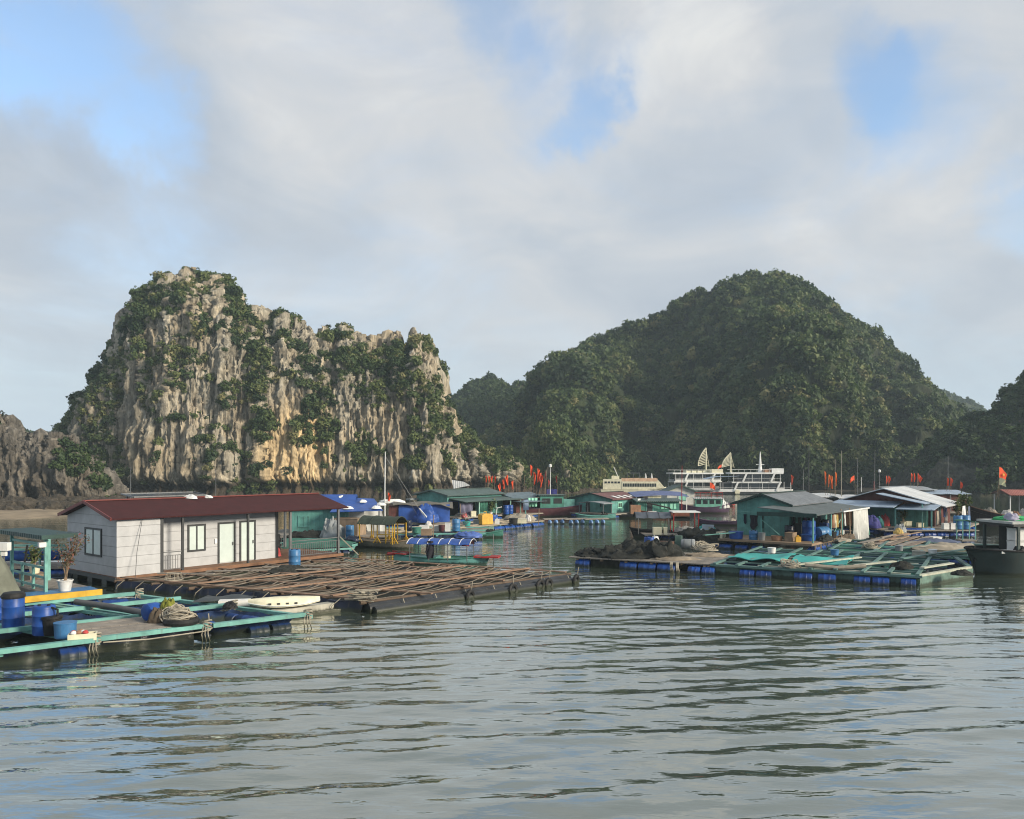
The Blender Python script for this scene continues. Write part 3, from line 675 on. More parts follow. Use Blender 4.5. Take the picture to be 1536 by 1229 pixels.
def flag(p, h, label, group=None, w=.45, fh=.9, m=REDF, seed=0, lean=.04, pole=PLY, tri=True, drop=0.1, star=False):
    """a bamboo pole with a limp cloth"""
    rr = random.Random(seed); lx, ly = rr.uniform(-lean, lean), rr.uniform(-lean, lean)
    t = thing('marker_flag', label, 'flag', p, 0, group)
    MB().tube([(0, 0, 0), (lx*h*.5, ly*h*.5, h*.5), (lx*h, ly*h, h)], .022, 6, taper=.6).build('pole', pole, t)
    a = rr.uniform(-.6, .6)+(math.pi if rr.random() < .3 else 0)
    def fn(u, v):
        top = h-drop-v*fh*(1-.25*u); ww = w*(.72 if tri else 1)*u*((1-.55*v) if tri else 1)
        return (lx*top+math.cos(a)*ww, ly*top+math.sin(a)*ww+.10*math.sin(u*9+v*4+seed)*u, top-u*u*w*.7)
    c = MB().sheet(fn, 9, 9).build('cloth', m, t, True)
    if star:
        b = MB(); pts = []
        for k in range(10):
            rr2 = (.19 if k % 2 == 0 else .075); aa = math.pi/2+k*math.pi/5; uu = .5*w+rr2*math.cos(aa); zz = h-drop-fh*.5+rr2*math.sin(aa)-.2*w
            pts.append((lx*zz+math.cos(a)*uu, ly*zz+math.sin(a)*uu-.16, zz))
        b.prism(pts, (0, .02, 0)); b.build('star', OCHR, c)
    return t
def mast(p, h, label, m=STEEL, r=.05, wires=None, top=None):
    t = thing('mast', label, 'mast', p)
    MB().tube([(0, 0, 0), (0, 0, h*.5), (.03*h*.2, 0, h)], r, 8, taper=.55).build('pole', m, t)
    if wires:
        for (dx, dy, dz) in wires: MB().tube([(0, 0, h*.95), (dx, dy, dz)], .014, 5).build('stay_wire', STEEL, t)
    if top == 'lamp': MB().lathe([(.03, h), (.16, h+.05), (.16, h+.32), (.05, h+.38)], 10).build('lamp', PLAIN, t, True)
    if top == 'yagi':
        b = MB(); b.beam((-.5, 0, h*.97), (.5, 0, h*.97), .03)
        for k in range(5): b.beam((-.45+k*.22, -.3+k*.03, h*.97), (-.45+k*.22, .3-k*.03, h*.97), .02)
        b.build('aerial', STEEL, t)
    return t
def potted(loc, label, h, spread, seed, potm=POT, pr=.28, ph=.42, stops=GREEN, lean=0.0, dense=160, leaf=.06, bloom=False):
    t = thing('potted_plant', label, 'plant', loc)
    MB().lathe([(pr*.72, 0), (pr*.95, ph*.9), (pr*1.06, ph*.92), (pr*1.06, ph), (pr*.92, ph), (pr*.9, ph*.93), (.01, ph*.92)], 18).build('pot', potm, t, True)
    rr = random.Random(seed); b = MB(); V = []; T = []
    for k in range(11):
        a = rr.uniform(0, 6.28); e = rr.uniform(.25, 1)*spread; top = (math.cos(a)*e+lean*h*rr.uniform(.3, 1), math.sin(a)*e, ph+h*rr.uniform(.55, 1))
        mid = (top[0]*.35, top[1]*.35, ph+(top[2]-ph)*.55); b.tube([(rr.uniform(-.05, .05), rr.uniform(-.05, .05), ph*.9), mid, top], .016, 5, taper=.4)
        for q in range(dense//11):
            f = rr.uniform(.35, 1.05); base = Vector(mid).lerp(Vector(top), max(0, (f-.5)*2)) if f > .5 else Vector((0, 0, ph)).lerp(Vector(mid), f*2)
            c = base+Vector((rr.gauss(0, .11), rr.gauss(0, .11), rr.gauss(0, .09))); d = Vector((rr.gauss(0, 1), rr.gauss(0, 1), rr.gauss(0, .7))).normalized(); s = leaf*rr.uniform(.7, 1.4)
            n = d.cross(Vector((rr.gauss(0, 1), rr.gauss(0, 1), 1))).normalized(); V += [c-d*s, c+n*s*.5, c+d*s, c-n*s*.5]; T += [rr.uniform(.2, .95)]*4
    b.build('stems', PLY, t)
    lm = leaf_material('bloom_leaves', [(0, (.03, .045, .02)), (.45, (.08, .075, .04)), (.7, (.14, .10, .06)), (1, (.34, .07, .06))]) if bloom else leafm
    o = np_mesh('foliage', [tuple(v) for v in V], np.arange(len(V)).reshape(-1, 4), lm, False, {'tone': T}); o.parent = t
    return t

# ---------------------------------------------------------------- houses
def opening(parent, side, u, z0, w, h, kind='window', frame=CHAR, pane=GLASS, off=0.0, face=0.0):
    """a framed window or door on the wall y=face ('front', looking to -y) or x=face ('gable', looking to -x)"""
    def B(mb, a, b, c, d, o0, o1):
        if side == 'front': mb.box(u+a, u+b, face-o1, face-o0, z0+c, z0+d)
        else: mb.box(face-o1, face-o0, u+a, u+b, z0+c, z0+d)
    f = MB(); t = .09
    B(f, 0, t, 0, h, -.02, .05); B(f, w-t, w, 0, h, -.02, .05); B(f, t, w-t, h-t, h, -.02, .05)
    if kind != 'door': B(f, t, w-t, 0, t, -.02, .05); B(f, w/2-.035, w/2+.035, t, h-t, -.02, .045)
    fr = f.build('door' if kind == 'door' else 'window', frame, parent)
    p = MB(); B(p, t, w-t, t if kind != 'door' else .03, h-t, -.02, .018); p.build('pane', pane, fr)
    if kind == 'door':
        k = MB(); B(k, w-t-.1, w-t-.05, h*.42, h*.50, .018, .07); k.build('handle', STEEL, fr)
    return fr
def gable_roof(parent, x0, x1, y0, y1, z, rise, m, oy=.35, ox=.3, th=.07, name='roof', trim=None):
    ym = (y0+y1)/2; k = rise/(ym-y0); zl = z-k*oy
    b = MB(); b.slab([(x0-ox, y0-oy, zl), (x1+ox, y0-oy, zl), (x1+ox, ym, z+rise), (x0-ox, ym, z+rise)], -th)
    b.slab([(x0-ox, ym+.003, z+rise), (x1+ox, ym+.003, z+rise), (x1+ox, y1+oy, zl), (x0-ox, y1+oy, zl)], -th)
    o = b.build(name, m, parent)
    if trim is not None:
        t = MB()
        for xx in (x0-ox-.03, ):
            t.beam((xx, y0-oy, zl+.05), (xx, ym, z+rise+.05), .05, .14); t.beam((xx, ym, z+rise+.05), (xx, y1+oy, zl+.05), .05, .14)
        t.beam((x0-ox, ym, z+rise+th+.03), (x1+ox, ym, z+rise+th+.03), .22, .05)
        t.build('roof_trim', trim, o)
    return o
def house(name, label, p0, L, wd, hw, rise, wall, roof, zf=.5, ang=AX, porch=0.0, awning=None, posts=(), openings=(), trim=None, ox=.3, oy=.35, deckm=GREYW, floats=True, fm=BLUE, postm=TURQ, group=None, dx=(-.4, .4), cat='floating house', thick=.14):
    t = thing(name, label, cat, (p0[0], p0[1], 0), ang, group)
    z1 = zf+hw
    b = MB(); b.prism([(0, 0, zf), (0, wd, zf), (0, wd, z1), (0, wd/2, z1+rise), (0, 0, z1)], (L, 0, 0)); wl = b.build('wall', wall, t)
    gable_roof(t, 0, L, 0, wd, z1+.02, rise, roof, oy, ox, trim=trim)
    MB().box(dx[0], L+dx[1], -porch-.15, wd+.3, zf-thick, zf-.004).build('deck', deckm, t)
    if floats:
        n = max(2, int((L+dx[1]-dx[0])/1.5)); M = base_matrix(t)
        for yy in (-porch+.2, wd-.2):
            for i in range(n):
                x = dx[0]+.2+i*(L+dx[1]-dx[0]-.4)/n; float_drums(t, M @ Vector((x, yy, .06)), M @ Vector((x+.95, yy, .06)), 1, .27, fm)
        if wd > 2.5:
            for yy in np.arange(.3, wd-.6, 1.1): float_drums(t, M @ Vector((dx[0]+.3, yy, .06)), M @ Vector((dx[0]+.3, yy+.9, .06)), 1, .27, fm)
    if awning:
        (ax0, ax1, am, drop) = awning
        MB().slab([(ax0, -porch-.3, z1-.28-drop), (ax1, -porch-.3, z1-.28-drop), (ax1, -.03, z1-.30), (ax0, -.03, z1-.30)], -.05).build('awning', am, t)
        for x in posts: MB().beam((x, -porch, zf-.002), (x, -porch, z1-.30-drop), .10).build('post', postm, t)
    for o in openings: opening(t, **o)
    return t
# ---------------------------------------------------------------- boats
def boat(name, label, loc, ang, L, B, H, hullm, bow=.6, stern=.25, railm=None, deckm=GREYW, deck=.22, band=None, p=2.6, tr=.55, cat='boat', group=None):
    t = thing(name, label, cat, loc, ang, group)
    n = 22; V = []; G = []
    for i in range(n):
        s = -1+2*i/(n-1)
        hb = B/2*(1-abs(s)**p) if s > 0 else B/2*(tr+(1-tr)*(1-abs(s)**2.2))
        hb = max(hb, .02); zg = H+(bow*s**2.4 if s > 0 else stern*abs(s)**2.0); x = s*L/2
        ov = (1-.10*max(0, s)**2)
        for sg in (1, -1): pass
        V += [(x, hb, zg), (x*(ov+.02*0), hb*.96, zg*.55), (x*ov, hb*.78, .0), (x*ov*.97, hb*.3, -.3), (x*ov*.97, -hb*.3, -.3), (x*ov, -hb*.78, 0), (x*ov, -hb*.96, zg*.55), (x, -hb, zg)]
        G.append((x, hb, zg))
    k = 8; f = [(i*k+j, i*k+j+1, (i+1)*k+j+1, (i+1)*k+j) for i in range(n-1) for j in range(k-1)]+[tuple(range(k)), tuple((n-1)*k+j for j in range(k))[::-1]]
    hl = MB().add(V, f).build('hull', hullm, t, True)
    b = MB(); b.tube(G, .05, 6); b.tube([(x, -y, z) for (x, y, z) in G], .05, 6); b.build('gunwale', railm or hullm, t, True)
    b = MB(); b.add([(x, y*.97, z-deck) for (x, y, z) in G]+[(x, -y*.97, z-deck) for (x, y, z) in G], [(i, n+i, n+i+1, i+1) for i in range(n-1)]); b.build('deck', deckm, t)
    if band is not None:
        b = MB()
        for sg in (1, -1):
            for i in range(n-1):
                (x0, y0, z0), (x1, y1, z1) = G[i], G[i+1]
                b.add([(x0, sg*(y0*1.0+.012), z0-.02), (x1, sg*(y1+.012), z1-.02), (x1, sg*(y1*.99+.012), z1-.20), (x0, sg*(y0*.99+.012), z0-.20)], [(0, 1, 2, 3)])
        b.build('stripe', band, t)
    return t
def cabin(t, x0, x1, y0, y1, z0, z1, m, roofm, wins=3, wm=DGLASS, over=.2, front=True, name='cabin', th=.07, wz=(.45, .8)):
    c = MB(); c.box(x0, x1, y0, y1, z0, z1); c = c.build(name, m, t)
    MB().box(x0-over, x1+over, y0-over, y1+over, z1+.003, z1+th).build('cabin_roof', roofm, c)
    for sg, yy in ((-1, y0), (1, y1)):
        for i in range(wins):
            w = (x1-x0)/wins; a = x0+i*w+w*.14; b = a+w*.72; h = z1-z0
            q = MB(); ya, yb = (yy-.02, yy+.01) if sg < 0 else (yy-.01, yy+.02); q.box(a, b, ya, yb, z0+h*wz[0], z0+h*wz[1]); q.build('window', wm, c)
    for xx, s in ((x0, -1), (x1, 1)):
        q = MB(); w = (y1-y0); q.box(*((xx-.02, xx+.01) if s < 0 else (xx-.01, xx+.02)), y0+w*.2, y1-w*.2, z0+(z1-z0)*wz[0], z0+(z1-z0)*wz[1]); q.build('window', wm, c)
    return c
def canopy(t, x0, x1, w, z, rise, m, lining=None, hoops=STEEL, posts=4, zdeck=.3, nh=6, name='canopy', pm=None, flat=1.0):
    def fn(u, v):
        a = (v-.5)*2; return (x0+(x1-x0)*u, a*w/2, z+rise*(1-abs(a)**2.0)+.02*math.sin(u*22))
    c = MB().sheet(fn, 14, 13, .03).build(name, m, t, True)
    b = MB()
    for i in range(nh):
        u = i/(nh-1); b.tube([(fn(u, v/10)[0], fn(u, v/10)[1], fn(u, v/10)[2]+.012) for v in range(11)], .022, 6)
    b.build('hoops', hoops, c)
    for i in range(posts):
        x = x0+.2+(x1-x0-.4)*i/(posts-1)
        for sg in (1, -1): MB().tube([(x, sg*w*.46, zdeck), (x, sg*w*.47, z+.08)], .03, 6).build('post', pm or STEEL, t)
    return c
# ================================================================ near left: turquoise cage raft
zr = .45
A, B_, C_ = W(0, 977, zr), W(462, 921, zr), W(207, 890, zr)
def GR(s, t, z=zr):
    p = A+(B_-A)*s+(C_-B_)*t; return Vector((p.x, p.y, z))
raft = thing('cage_raft', 'turquoise painted timber fish cage raft with grey plank deck in the left foreground', 'fish cage raft', (GR(.6, .4).x, GR(.6, .4).y, 0))
for (a, b, w) in ((GR(-.35, -.01), GR(.27, 0), .2), (GR(.27, .012), GR(.63, .012), .2), (GR(.64, 0), GR(1.0, 0), .2), (GR(-.1, .36, zr+.02), GR(.62, .36, zr+.02), .16), (GR(.62, .40, zr+.02), GR(1.0, .40, zr+.02), .18),
                  (GR(-.1, .70, zr+.01), GR(1.0, .72, zr+.01), .16), (GR(-.2, .99), GR(1.02, 1.0), .18), (GR(-.2, .12, zr+.03), GR(.02, .12, zr+.03), .22)):
    MB().beam(a, b, w, .13).build('beam', TURQ, raft, world=True)
for (a, b, w) in ((GR(1, -.015, zr-.10), GR(1, 1.02, zr-.10), .18), (GR(.625, 0, zr-.11), GR(.625, 1.0, zr-.11), .17), (GR(.66, .36, zr-.11), GR(.66, 1.0, zr-.11), .14), (GR(.27, 0, zr-.11), GR(.27, 1.0, zr-.11), .17), (GR(0, 0, zr-.11), GR(0, 1, zr-.11), .17)):
    MB().beam(a, b, w, .11).build('cross_beam', TURQ, raft, world=True)
for (s0, s1, t0, t1) in ((.285, .615, .02, .155), (.285, .615, .17, .30)):
    b = MB(); n = 9
    for i in range(n):
        u0 = s0+(s1-s0)*i/n; u1 = s0+(s1-s0)*(i+.93)/n; dz = rnd.uniform(0, .012)
        b.slab([GR(s0, t0+(t1-t0)*i/n, zr+.075+dz), GR(s1, t0+(t1-t0)*i/n, zr+.075+dz), GR(s1, t0+(t1-t0)*(i+.93)/n, zr+.075+dz), GR(s0, t0+(t1-t0)*(i+.93)/n, zr+.075+dz)], .04)
    b.build('plank_deck', GREYW, raft, world=True)
for (p, q, n) in ((GR(.80, .05, -.08), GR(.97, .05, -.08), 2), (GR(.96, .08, -.05), GR(.96, .92, -.05), 7), (GR(.05, .98, .05), GR(.95, .98, .05), 8), (GR(.17, .03, .0), GR(.26, .03, .0), 1), (GR(-.3, .12, .0), GR(-.02, .12, .0), 3),
                  (GR(.64, .42, .0), GR(.97, .42, .0), 3)):
    float_drums(raft, p, q, n, .27, mat('shaded_blue_plastic', (.010, .040, .17), .45, .4))  # darker blue than the other barrels, shade under the raft put into the colour
MB().sheet(lambda u, v: tuple(GR(-.3+.93*u, .075+.01*math.sin(u*40), zr-.10-.55*v)), 40, 4).build('float_wrap', NAVY, raft, True, world=True)  # navy wrap, its dark colour also standing in for the shadow below the beams
for (s0, s1, t0, t1, zz) in ((.66, .98, .03, .38, .06), (.66, .98, .42, .7, .0), (.66, .98, .73, .98, .02), (.29, .60, .38, .69, .02), (.29, .6, .73, .98, .0), (.02, .25, .38, .98, .0)):
    def fn(u, v, s0=s0, s1=s1, t0=t0, t1=t1, zz=zz):
        d = min(u, 1-u, v, 1-v); return tuple(GR(s0+(s1-s0)*u, t0+(t1-t0)*v, max(zr-.14-3.2*d+.04*math.sin(u*19+v*13), -.12)))
    MB().sheet(fn, 16, 16).build('net', mat('dark_blue_net', (.012, .03, .085), .9, .5, scale=4), raft, True, world=True)
for k, (s, t) in enumerate(((.627, .01), (1.0, .0), (1.0, .40), (.66, .72), (.27, .01), (1.0, .99))):
    p = GR(s, t, 0); b = MB()
    for j in range(5):
        pts = [(p.x+.14*math.cos(a+j), p.y+.14*math.sin(a+j), zr-.10+.06*j+.05*math.sin(a)) for a in np.linspace(0, 6.0, 12)]; b.tube(pts, .022, 6)
    for j in range(3): b.tube([(p.x-.05+.07*j, p.y-.16, zr), (p.x-.09+.1*j, p.y-.19, zr-.25), (p.x-.06+.12*j, p.y-.17, -.05)], .018, 5)
    b.build('rope_lashing', ROPE, raft, world=True)
tag(MB().tube([GR(.28, -.012, .36), GR(.42, -.014, .29), GR(.6, -.014, .32), GR(.63, -.014, .40)], .02, 6).build('mooring_rope', ROPE), 'pale mooring rope stretched along the front edge of the plank deck', 'rope')
tag(MB().tube([W(168, 958, .38), W(172, 962, .2), W(186, 974, -.1)], .022, 6).build('mooring_rope', ROPE), 'slack rope running down into the water at the raft corner beside the white basket', 'rope')
MB_ = MB()
drum(W(20, 942, .42), 'tall blue barrel with black lid, nearest the left edge of the turquoise raft', BLUE, .31, 1.02, lid=BLACK)
drum(W(66, 952, .36), 'open blue barrel standing behind the black bucket on the turquoise raft', BLUE, .32, .90)
drum(W(-6, 930, .42), 'blue barrel cut off by the left edge of the photo behind the black lidded one', BLUE, .29, .75)
t = thing('bucket', 'black bucket with upright handle in front of the open blue barrel', 'bucket', W(78, 953, .36))
MB().lathe([(.20, 0), (.24, .05), (.27, .5), (.30, .52), (.30, .58), (.20, .60)], 18).build('body', BLACK, t, True)
MB().tube([(-.17, 0, .56), (-.17, 0, .78), (0, 0, .84), (.17, 0, .78), (.17, 0, .56)], .035, 8).build('handle', BLACK, t, True)
tub(W(98, 957, .40), 'cut down pale blue tub with dark contents on the turquoise raft', BLUEL, .29, .47, 1.05)
crate(W(124, 960, .46), 'white basket of red odds and ends at the corner of the plank deck', .74, .36, .20, CREAM, R(24), lid=False, name='basket', cat='basket', filling=[TERRA, PINK, PLAIN])
t = thing('barrel', 'short round blue barrel lying beside the rope pile on the plank deck', 'barrel', W(228, 931, .50))
M = Matrix.Translation((0, 0, .29)) @ Matrix.Rotation(R(60), 4, 'Z') @ Matrix.Rotation(R(90), 4, 'Y') @ Matrix.Translation((0, 0, -.25))
MB().lathe([(.20, 0), (.27, .04), (.29, .14), (.29, .36), (.27, .46), (.20, .5), (.02, .5)], 22, M).build('shell', BLUE, t, True); MB().lathe([(.05, .5), (.05, .53), (.02, .54)], 10, M).build('bung', BLACK, t)
rope_heap(W(268, 934, .52), 'tangled pile of pale rope heaped in a black tyre at the deck edge', .52, .62, n=34, seed=3)
tag(MB().lathe([(.40, 0), (.52, .03), (.55, .12), (.50, .20), (.36, .20), (.30, .06)], 24).build('tyre', BLACK, None, True), 'black tyre lying flat under the tangled rope pile', 'tyre', None, W(272, 937, .50))
sack(W(253, 929, .52), 'yellow and green bundle behind the tangled rope pile', .34, .3, .62, mat('yellow_green_cloth', (.16, .17, .025), .8, .6, scale=4, dirt=(.03, .06, .02)), 5, name='bundle', cat='bundle')
heap(W(236, 935, .50), 'brown net bundle squeezed between round blue barrel and rope pile', .3, .25, .42, mat('brown_net', (.09, .07, .05), .9, .5), 'net', 'net_bundle', 8)
tag(MB().tube([W(114, 903, .62), W(165, 910, .60), W(217, 920, .58)], .11, 12).build('pipe', mat('grey_pipe', (.10, .10, .10), .5, .3), None, True), 'long grey pipe laid across the turquoise cage beams', 'pipe')
t = thing('barrel', 'small blue barrel hanging upright in the water under the raft corner', 'barrel', W(313, 962, -.22))
MB().lathe(drum_profile(.22, .62), 18).build('shell', BLUE, t, True); MB().tube([(0, 0, .6), (0, .02, .72), (-.02, .03, .9)], .02, 6).build('rope', ROPE, t)
tag(MB().sheet(lambda u, v: tuple(W(288, 903, .52).lerp(W(378, 897, .52), u).lerp(W(312, 893, .5).lerp(W(385, 893, .5), u), v)+Vector((0, 0, .05*math.sin(u*8)*math.sin(v*5)))), 14, 8, .03).build('tarpaulin', mat('charcoal_sheet', (.05, .06, .065), .6, .4), None, True), 'dark grey sheet lying flat behind the turquoise cage beams', 'tarpaulin')
# yellow edged pontoon, shed frame and plants behind the raft
zp = .62
Pa, Pb = W(36, 900, zp), W(153, 888, zp); dv = (Pb-Pa).normalized(); nv = Vector((-dv.y, dv.x, 0))
t = thing('pontoon', 'blue topped pontoon with bright yellow edge beam', 'pontoon', (Pa.x, Pa.y, 0)); Pa0 = Pa-dv*3
MB().beam(Pa0, Pb, .10, .22).build('edge_beam', YELL, t, world=True)
b = MB(); b.slab([Pa0+nv*.055+Vector((0, 0, .06)), Pb+nv*.055+Vector((0, 0, .06)), Pb+nv*1.5+Vector((0, 0, .06)), Pa0+nv*1.5+Vector((0, 0, .06))], .1); b.build('deck', BLUEL, t, world=True)
float_drums(t, Pa0+nv*.6-Vector((0, 0, .42)), Pb+nv*.6-Vector((0, 0, .42)), 6, .3)
def shade(p): return tuple(p)
S0 = W(64, 889, .68); S0 = Vector((S0.x, S0.y+.2, .68))
t = thing('shed', 'open turquoise shed frame with dark green roof beside the potted plants', 'shed', (S0.x, S0.y, 0), AX-R(90))
zt = 2.72
for (x, y) in ((0, 0), (-3.4, 0), (-3.4, 1.4)): MB().beam((x, y, .3), (x, y, zt), .11).build('post', TURQ, t)
MB().slab([(-4.2, -.3, zt+.003), (.42, -.3, zt+.003), (.42, 1.0, zt+.02), (-4.2, 1.0, zt+.02)], -.16).build('roof', mat('dark_green_sheet', (.016, .050, .045), .5, .4, kind='tin'), t)
for zz in (.85, 1.22, 1.60): MB().beam((-3.35, 0, zz), (-.06, 0, zz-.02), .06, .09).build('rail', TURQ, t)
for xx in (-1.2, -2.3): MB().beam((xx, 0, .68), (xx, 0, 1.55), .09).build('baluster', TURQ, t)
MB().beam((-3.35, 0, zt-.22), (-.06, 0, zt-.22), .05, .10).build('rail', TURQ, t)
b = MB(); b.box(-4, .3, -.15, 1.7, .45, .66); b.build('floor', GREYW, t)
tag(MB().lathe([(.16, 0), (.17, .04), (.17, .18), (.12, .20)], 4).build('lamp', PLAIN, None), 'small cream lamp box fixed to the top of the shed post', 'lamp', None, D(63, 821, S0.y-.12))
t = thing('lantern', 'white box lantern on a stalk near the left edge of the photo', 'lamp', D(6, 826, 29.5)); MB().box(-.20, .20, -.12, .12, 0, .30).build('housing', PLAIN, t); MB().box(-.09, .09, -.06, .06, -.2, -.003).build('neck', PLAIN, t); MB().tube([(0, 0, -.19), (0, .05, -2.2)], .03, 6).build('post', STEEL, t)
b = MB(); bx = W(-22, 905, .5); V = []
n = 26
cone = MB().sheet(lambda u, v: ((.15+(1.25-.15)*(1-v)**.8)*(1+.09*math.sin(u*6.283*7+v*2))*math.cos(u*6.283), (.15+(1.25-.15)*(1-v)**.8)*(1+.09*math.sin(u*6.283*7+v*2))*math.sin(u*6.283), 2.15*v), 60, 14).build('canvas_cover', CANV, None, True)
tag(cone, 'tall grey canvas cover draped like a tent at the left edge of the photo', 'tarpaulin', None, bx)
potted(W(91, 888, .68)+Vector((0, .3, 0)), 'large white pot holding a straggly reddish bush beside the white house', 1.75, .62, 4, lean=.20, dense=520, leaf=.055, bloom=True)
potted(D(52, 861, 34.5), 'cream pot with dark leafy shrub seen behind the shed rail', .75, .32, 9, potm=CREAM, pr=.24, ph=.36, dense=240, leaf=.08)
crate(D(52, 861, 34.5)-Vector((0, 0, .72)), 'grey wooden stand carrying the cream pot behind the shed rail', 1.2, .8, .70, PLY, AX-R(90), name='stand', cat='stand')
for k, (px, py) in enumerate(((14, 833), (36, 833), (76, 832))):
    p = D(px, py, 40); t_ = drum((p.x, p.y, p.z-.3), ['blue barrel lying behind the lantern under the shed roof', 'blue barrel lying behind the dark leafy shrub in the shed', 'blue barrel lying just right of the shed post'][k], BLUE, .3, .9, lying=R(8))
rk = thing('barrel_rack', 'turquoise railed raft carrying lying blue barrels behind the shed', 'raft', (D(40, 845, 40).x, 40, 0))
pz = D(40, 841, 40).z
b = MB(); b.box(-3.2, 2.6, -.6, 1.2, pz-.35, pz-.22); b.build('deck', GREYW, rk)
for zz in (pz+.62, pz+.82): MB().beam((-3.2, -.55, zz), (2.6, -.55, zz), .08, .1).build('rail', TURQ, rk)
for xx in (-3, -1, 1, 2.5): MB().beam((xx, -.55, pz-.21), (xx, -.55, pz+.9), .08).build('post', TURQ, rk)
for yy in (-.3, .9): float_drums(rk, Vector((D(40, 845, 40).x-3, 40+yy, .05)), Vector((D(40, 845, 40).x+2.4, 40+yy, .05)), 5, .29)
for xx in (-3, -1, 1, 2.4): MB().beam((xx, .3, .2), (xx, .3, pz-.36), .12).build('support', GREYW, rk)
tag(MB().beam(D(34, 862, 33.6), D(41, 818, 33.9), .06).build('pole', BLACK), 'black pole leaning behind the shed rail', 'pole')

# ================================================================ black bamboo raft
zb = .36
RA, RB, RC = W(180, 873, zb), W(548, 905, zb), W(850, 862, zb)
def GB(u, v, z=zb):      # u along the front left edge, v away from the viewer
    p = RA+(RB-RA)*u+(RC-RB)*v; return Vector((p.x, p.y, z))
br = thing('bamboo_raft', 'wide raft of dark battens and reddish planks on black pipe floats', 'fish cage raft', (GB(.5, .5).x, GB(.5, .5).y, 0))
for v in (0, .22, .45, .68, .9, 1.0):
    pass
def wob(p, k=.03): return p+Vector((rnd.uniform(-k, k), rnd.uniform(-k, k), rnd.uniform(-k, k)))
for u in (0.0, .17, .34, .5, .67, .83, 1.0):           # heavy timbers running away from the viewer
    MB().tube([wob(GB(u, v, zb+.02)) for v in np.linspace(-.02, 1.02, 8)], .075, 7).build('timber', mat('dark_timber', (.10, .07, .05), .8, .5), br, True, world=True)
for v, ex in ((.02, 0), (.20, .05), (.42, .03), (.63, .0), (.84, -.1), (1.0, 0)):  # reddish planks along the front direction
    MB().beam(wob(GB(-.02, v, zb+.15)), wob(GB(1.0+ex, v+rnd.uniform(-.02, .02), zb+.15)), .17, .05).build('plank', RUST, br, world=True)
for (u0, v0, u1, v1) in ((.33, .02, .36, .6), (.62, .0, .60, .98), (.88, .0, .86, .99)):
    MB().beam(wob(GB(u0, v0, zb+.20)), wob(GB(u1, v1, zb+.20)), .20, .05).build('plank', RUST, br, world=True)
battens = []
for iv in range(5):
    v0, v1 = (.03, .22, .43, .64, .85)[iv], (.19, .40, .61, .82, .98)[iv]
    n = 34
    for i in range(n):
        u = (i+.5)/n+rnd.uniform(-.006, .006)
        if rnd.random() < .10: continue
        sag = rnd.uniform(.0, .05); ptsb = []
        for k in range(5):
            f = k/4; ptsb.append(GB(u+.012*math.sin(f*3), v0+(v1-v0)*f, zb+.09-sag*math.sin(f*math.pi)+(.10*f*f if rnd.random() < .9 else 0)))
        battens.append(ptsb)
bt_ = MB(); 
for i, ptsb in enumerate(battens[:96]): MB().tube(ptsb, .024, 5).build('batten', BAMB if i % 3 else mat('dark_batten', (.10, .085, .07), .8, .5), br, True, world=True)
rest = MB()
for ptsb in battens[96:]: rest.tube(ptsb, .024, 5)
o = rest.build('battens', BAMB, br, True, world=True); o['kind'] = 'stuff'
for (u0, v0, u1, v1, z, r) in ((1.005, .0, 1.005, 1.0, .13, .25), (1.03, .0, 1.03, 1.0, .06, .2), (.0, 1.0, 1.0, 1.0, .08, .22), (.5, .02, .5, .98, .05, .2)):
    MB().tube([GB(u0+(u1-u0)*f, v0+(v1-v0)*f, z) for f in np.linspace(0, 1, 9)], r, 14).build('float_pipe', PIPE, br, True, world=True)
for i in range(7): MB().tube([GB(1.028, .12+i*.14, .40), GB(1.034, .12+i*.14, .22), GB(1.03, .12+i*.14, -.1)], .02, 5).build('rope_lashing', ROPE, br, world=True)
MB().sheet(lambda u, v: tuple(GB(.02+.97*u, .02+.97*v, .17+.03*math.sin(u*31)*math.sin(v*23))), 40, 30).build('net', NETM, br, True, world=True)  # dark sheet added to blacken the gaps between the battens
def skirt(u, v): return tuple(GB(u, -.012-.012*math.sin(u*50)-.010*v, zb+.06-.50*v+.02*math.sin(u*33)))
MB().sheet(skirt, 60, 5).build('float_wrap', NAVY, br, True, world=True)
float_drums(br, GB(.03, .02, .08), GB(.97, .02, .08), 11, .26, mat('dark_blue_plastic', (.012, .025, .07), .4, .4))
for i in range(11):
    u = .06+i*.088; MB().tube([GB(u, -.03, zb+.16), GB(u-.015, -.045, zb-.1), GB(u-.03, -.04, zb-.38)], .018, 5).build('rope_lashing', ROPE, br, world=True)
b = MB()
for k in range(9):
    c = GB(1.0, .01, zb+.12); b.tube([(c.x+rnd.uniform(-.7, .3)+.2*math.cos(a), c.y+rnd.uniform(-.1, .1)+.2*math.sin(a), c.z+.04*k+.04*math.sin(a*2)) for a in np.linspace(0, 5.5, 9)], .025, 5)
b.build('rope_lashing', ROPE, br, world=True)
dn = math.atan2(-(RC-RB).x, (RC-RB).y)
for k, v in enumerate((.40, .62, .77, .82, .985)):
    p = GB(1.045, v, .14); tyre(p, ['black tyre hung nearest the kayak end of the bamboo raft', 'black tyre hung second along the dark pipe side of the bamboo raft', 'black tyre hung third along the pipe side, left one of a close pair', 'black tyre hung fourth along the pipe side, right one of a close pair', 'black tyre hung at the far right corner of the bamboo raft'][k], dn+rnd.uniform(-.2, .3), rnd.uniform(-.15, .15))
heap(GB(.24, .48, zb+.05), 'black net heaped on the bamboo raft beside the blue barrel', 1.1, .45, .35, NETM, 'net', 'net_heap', 3, rotz=AX)
drum(GB(.09, .665, zb+.05), 'blue barrel standing at the veranda corner of the white house', BLUEL, .29, .90)
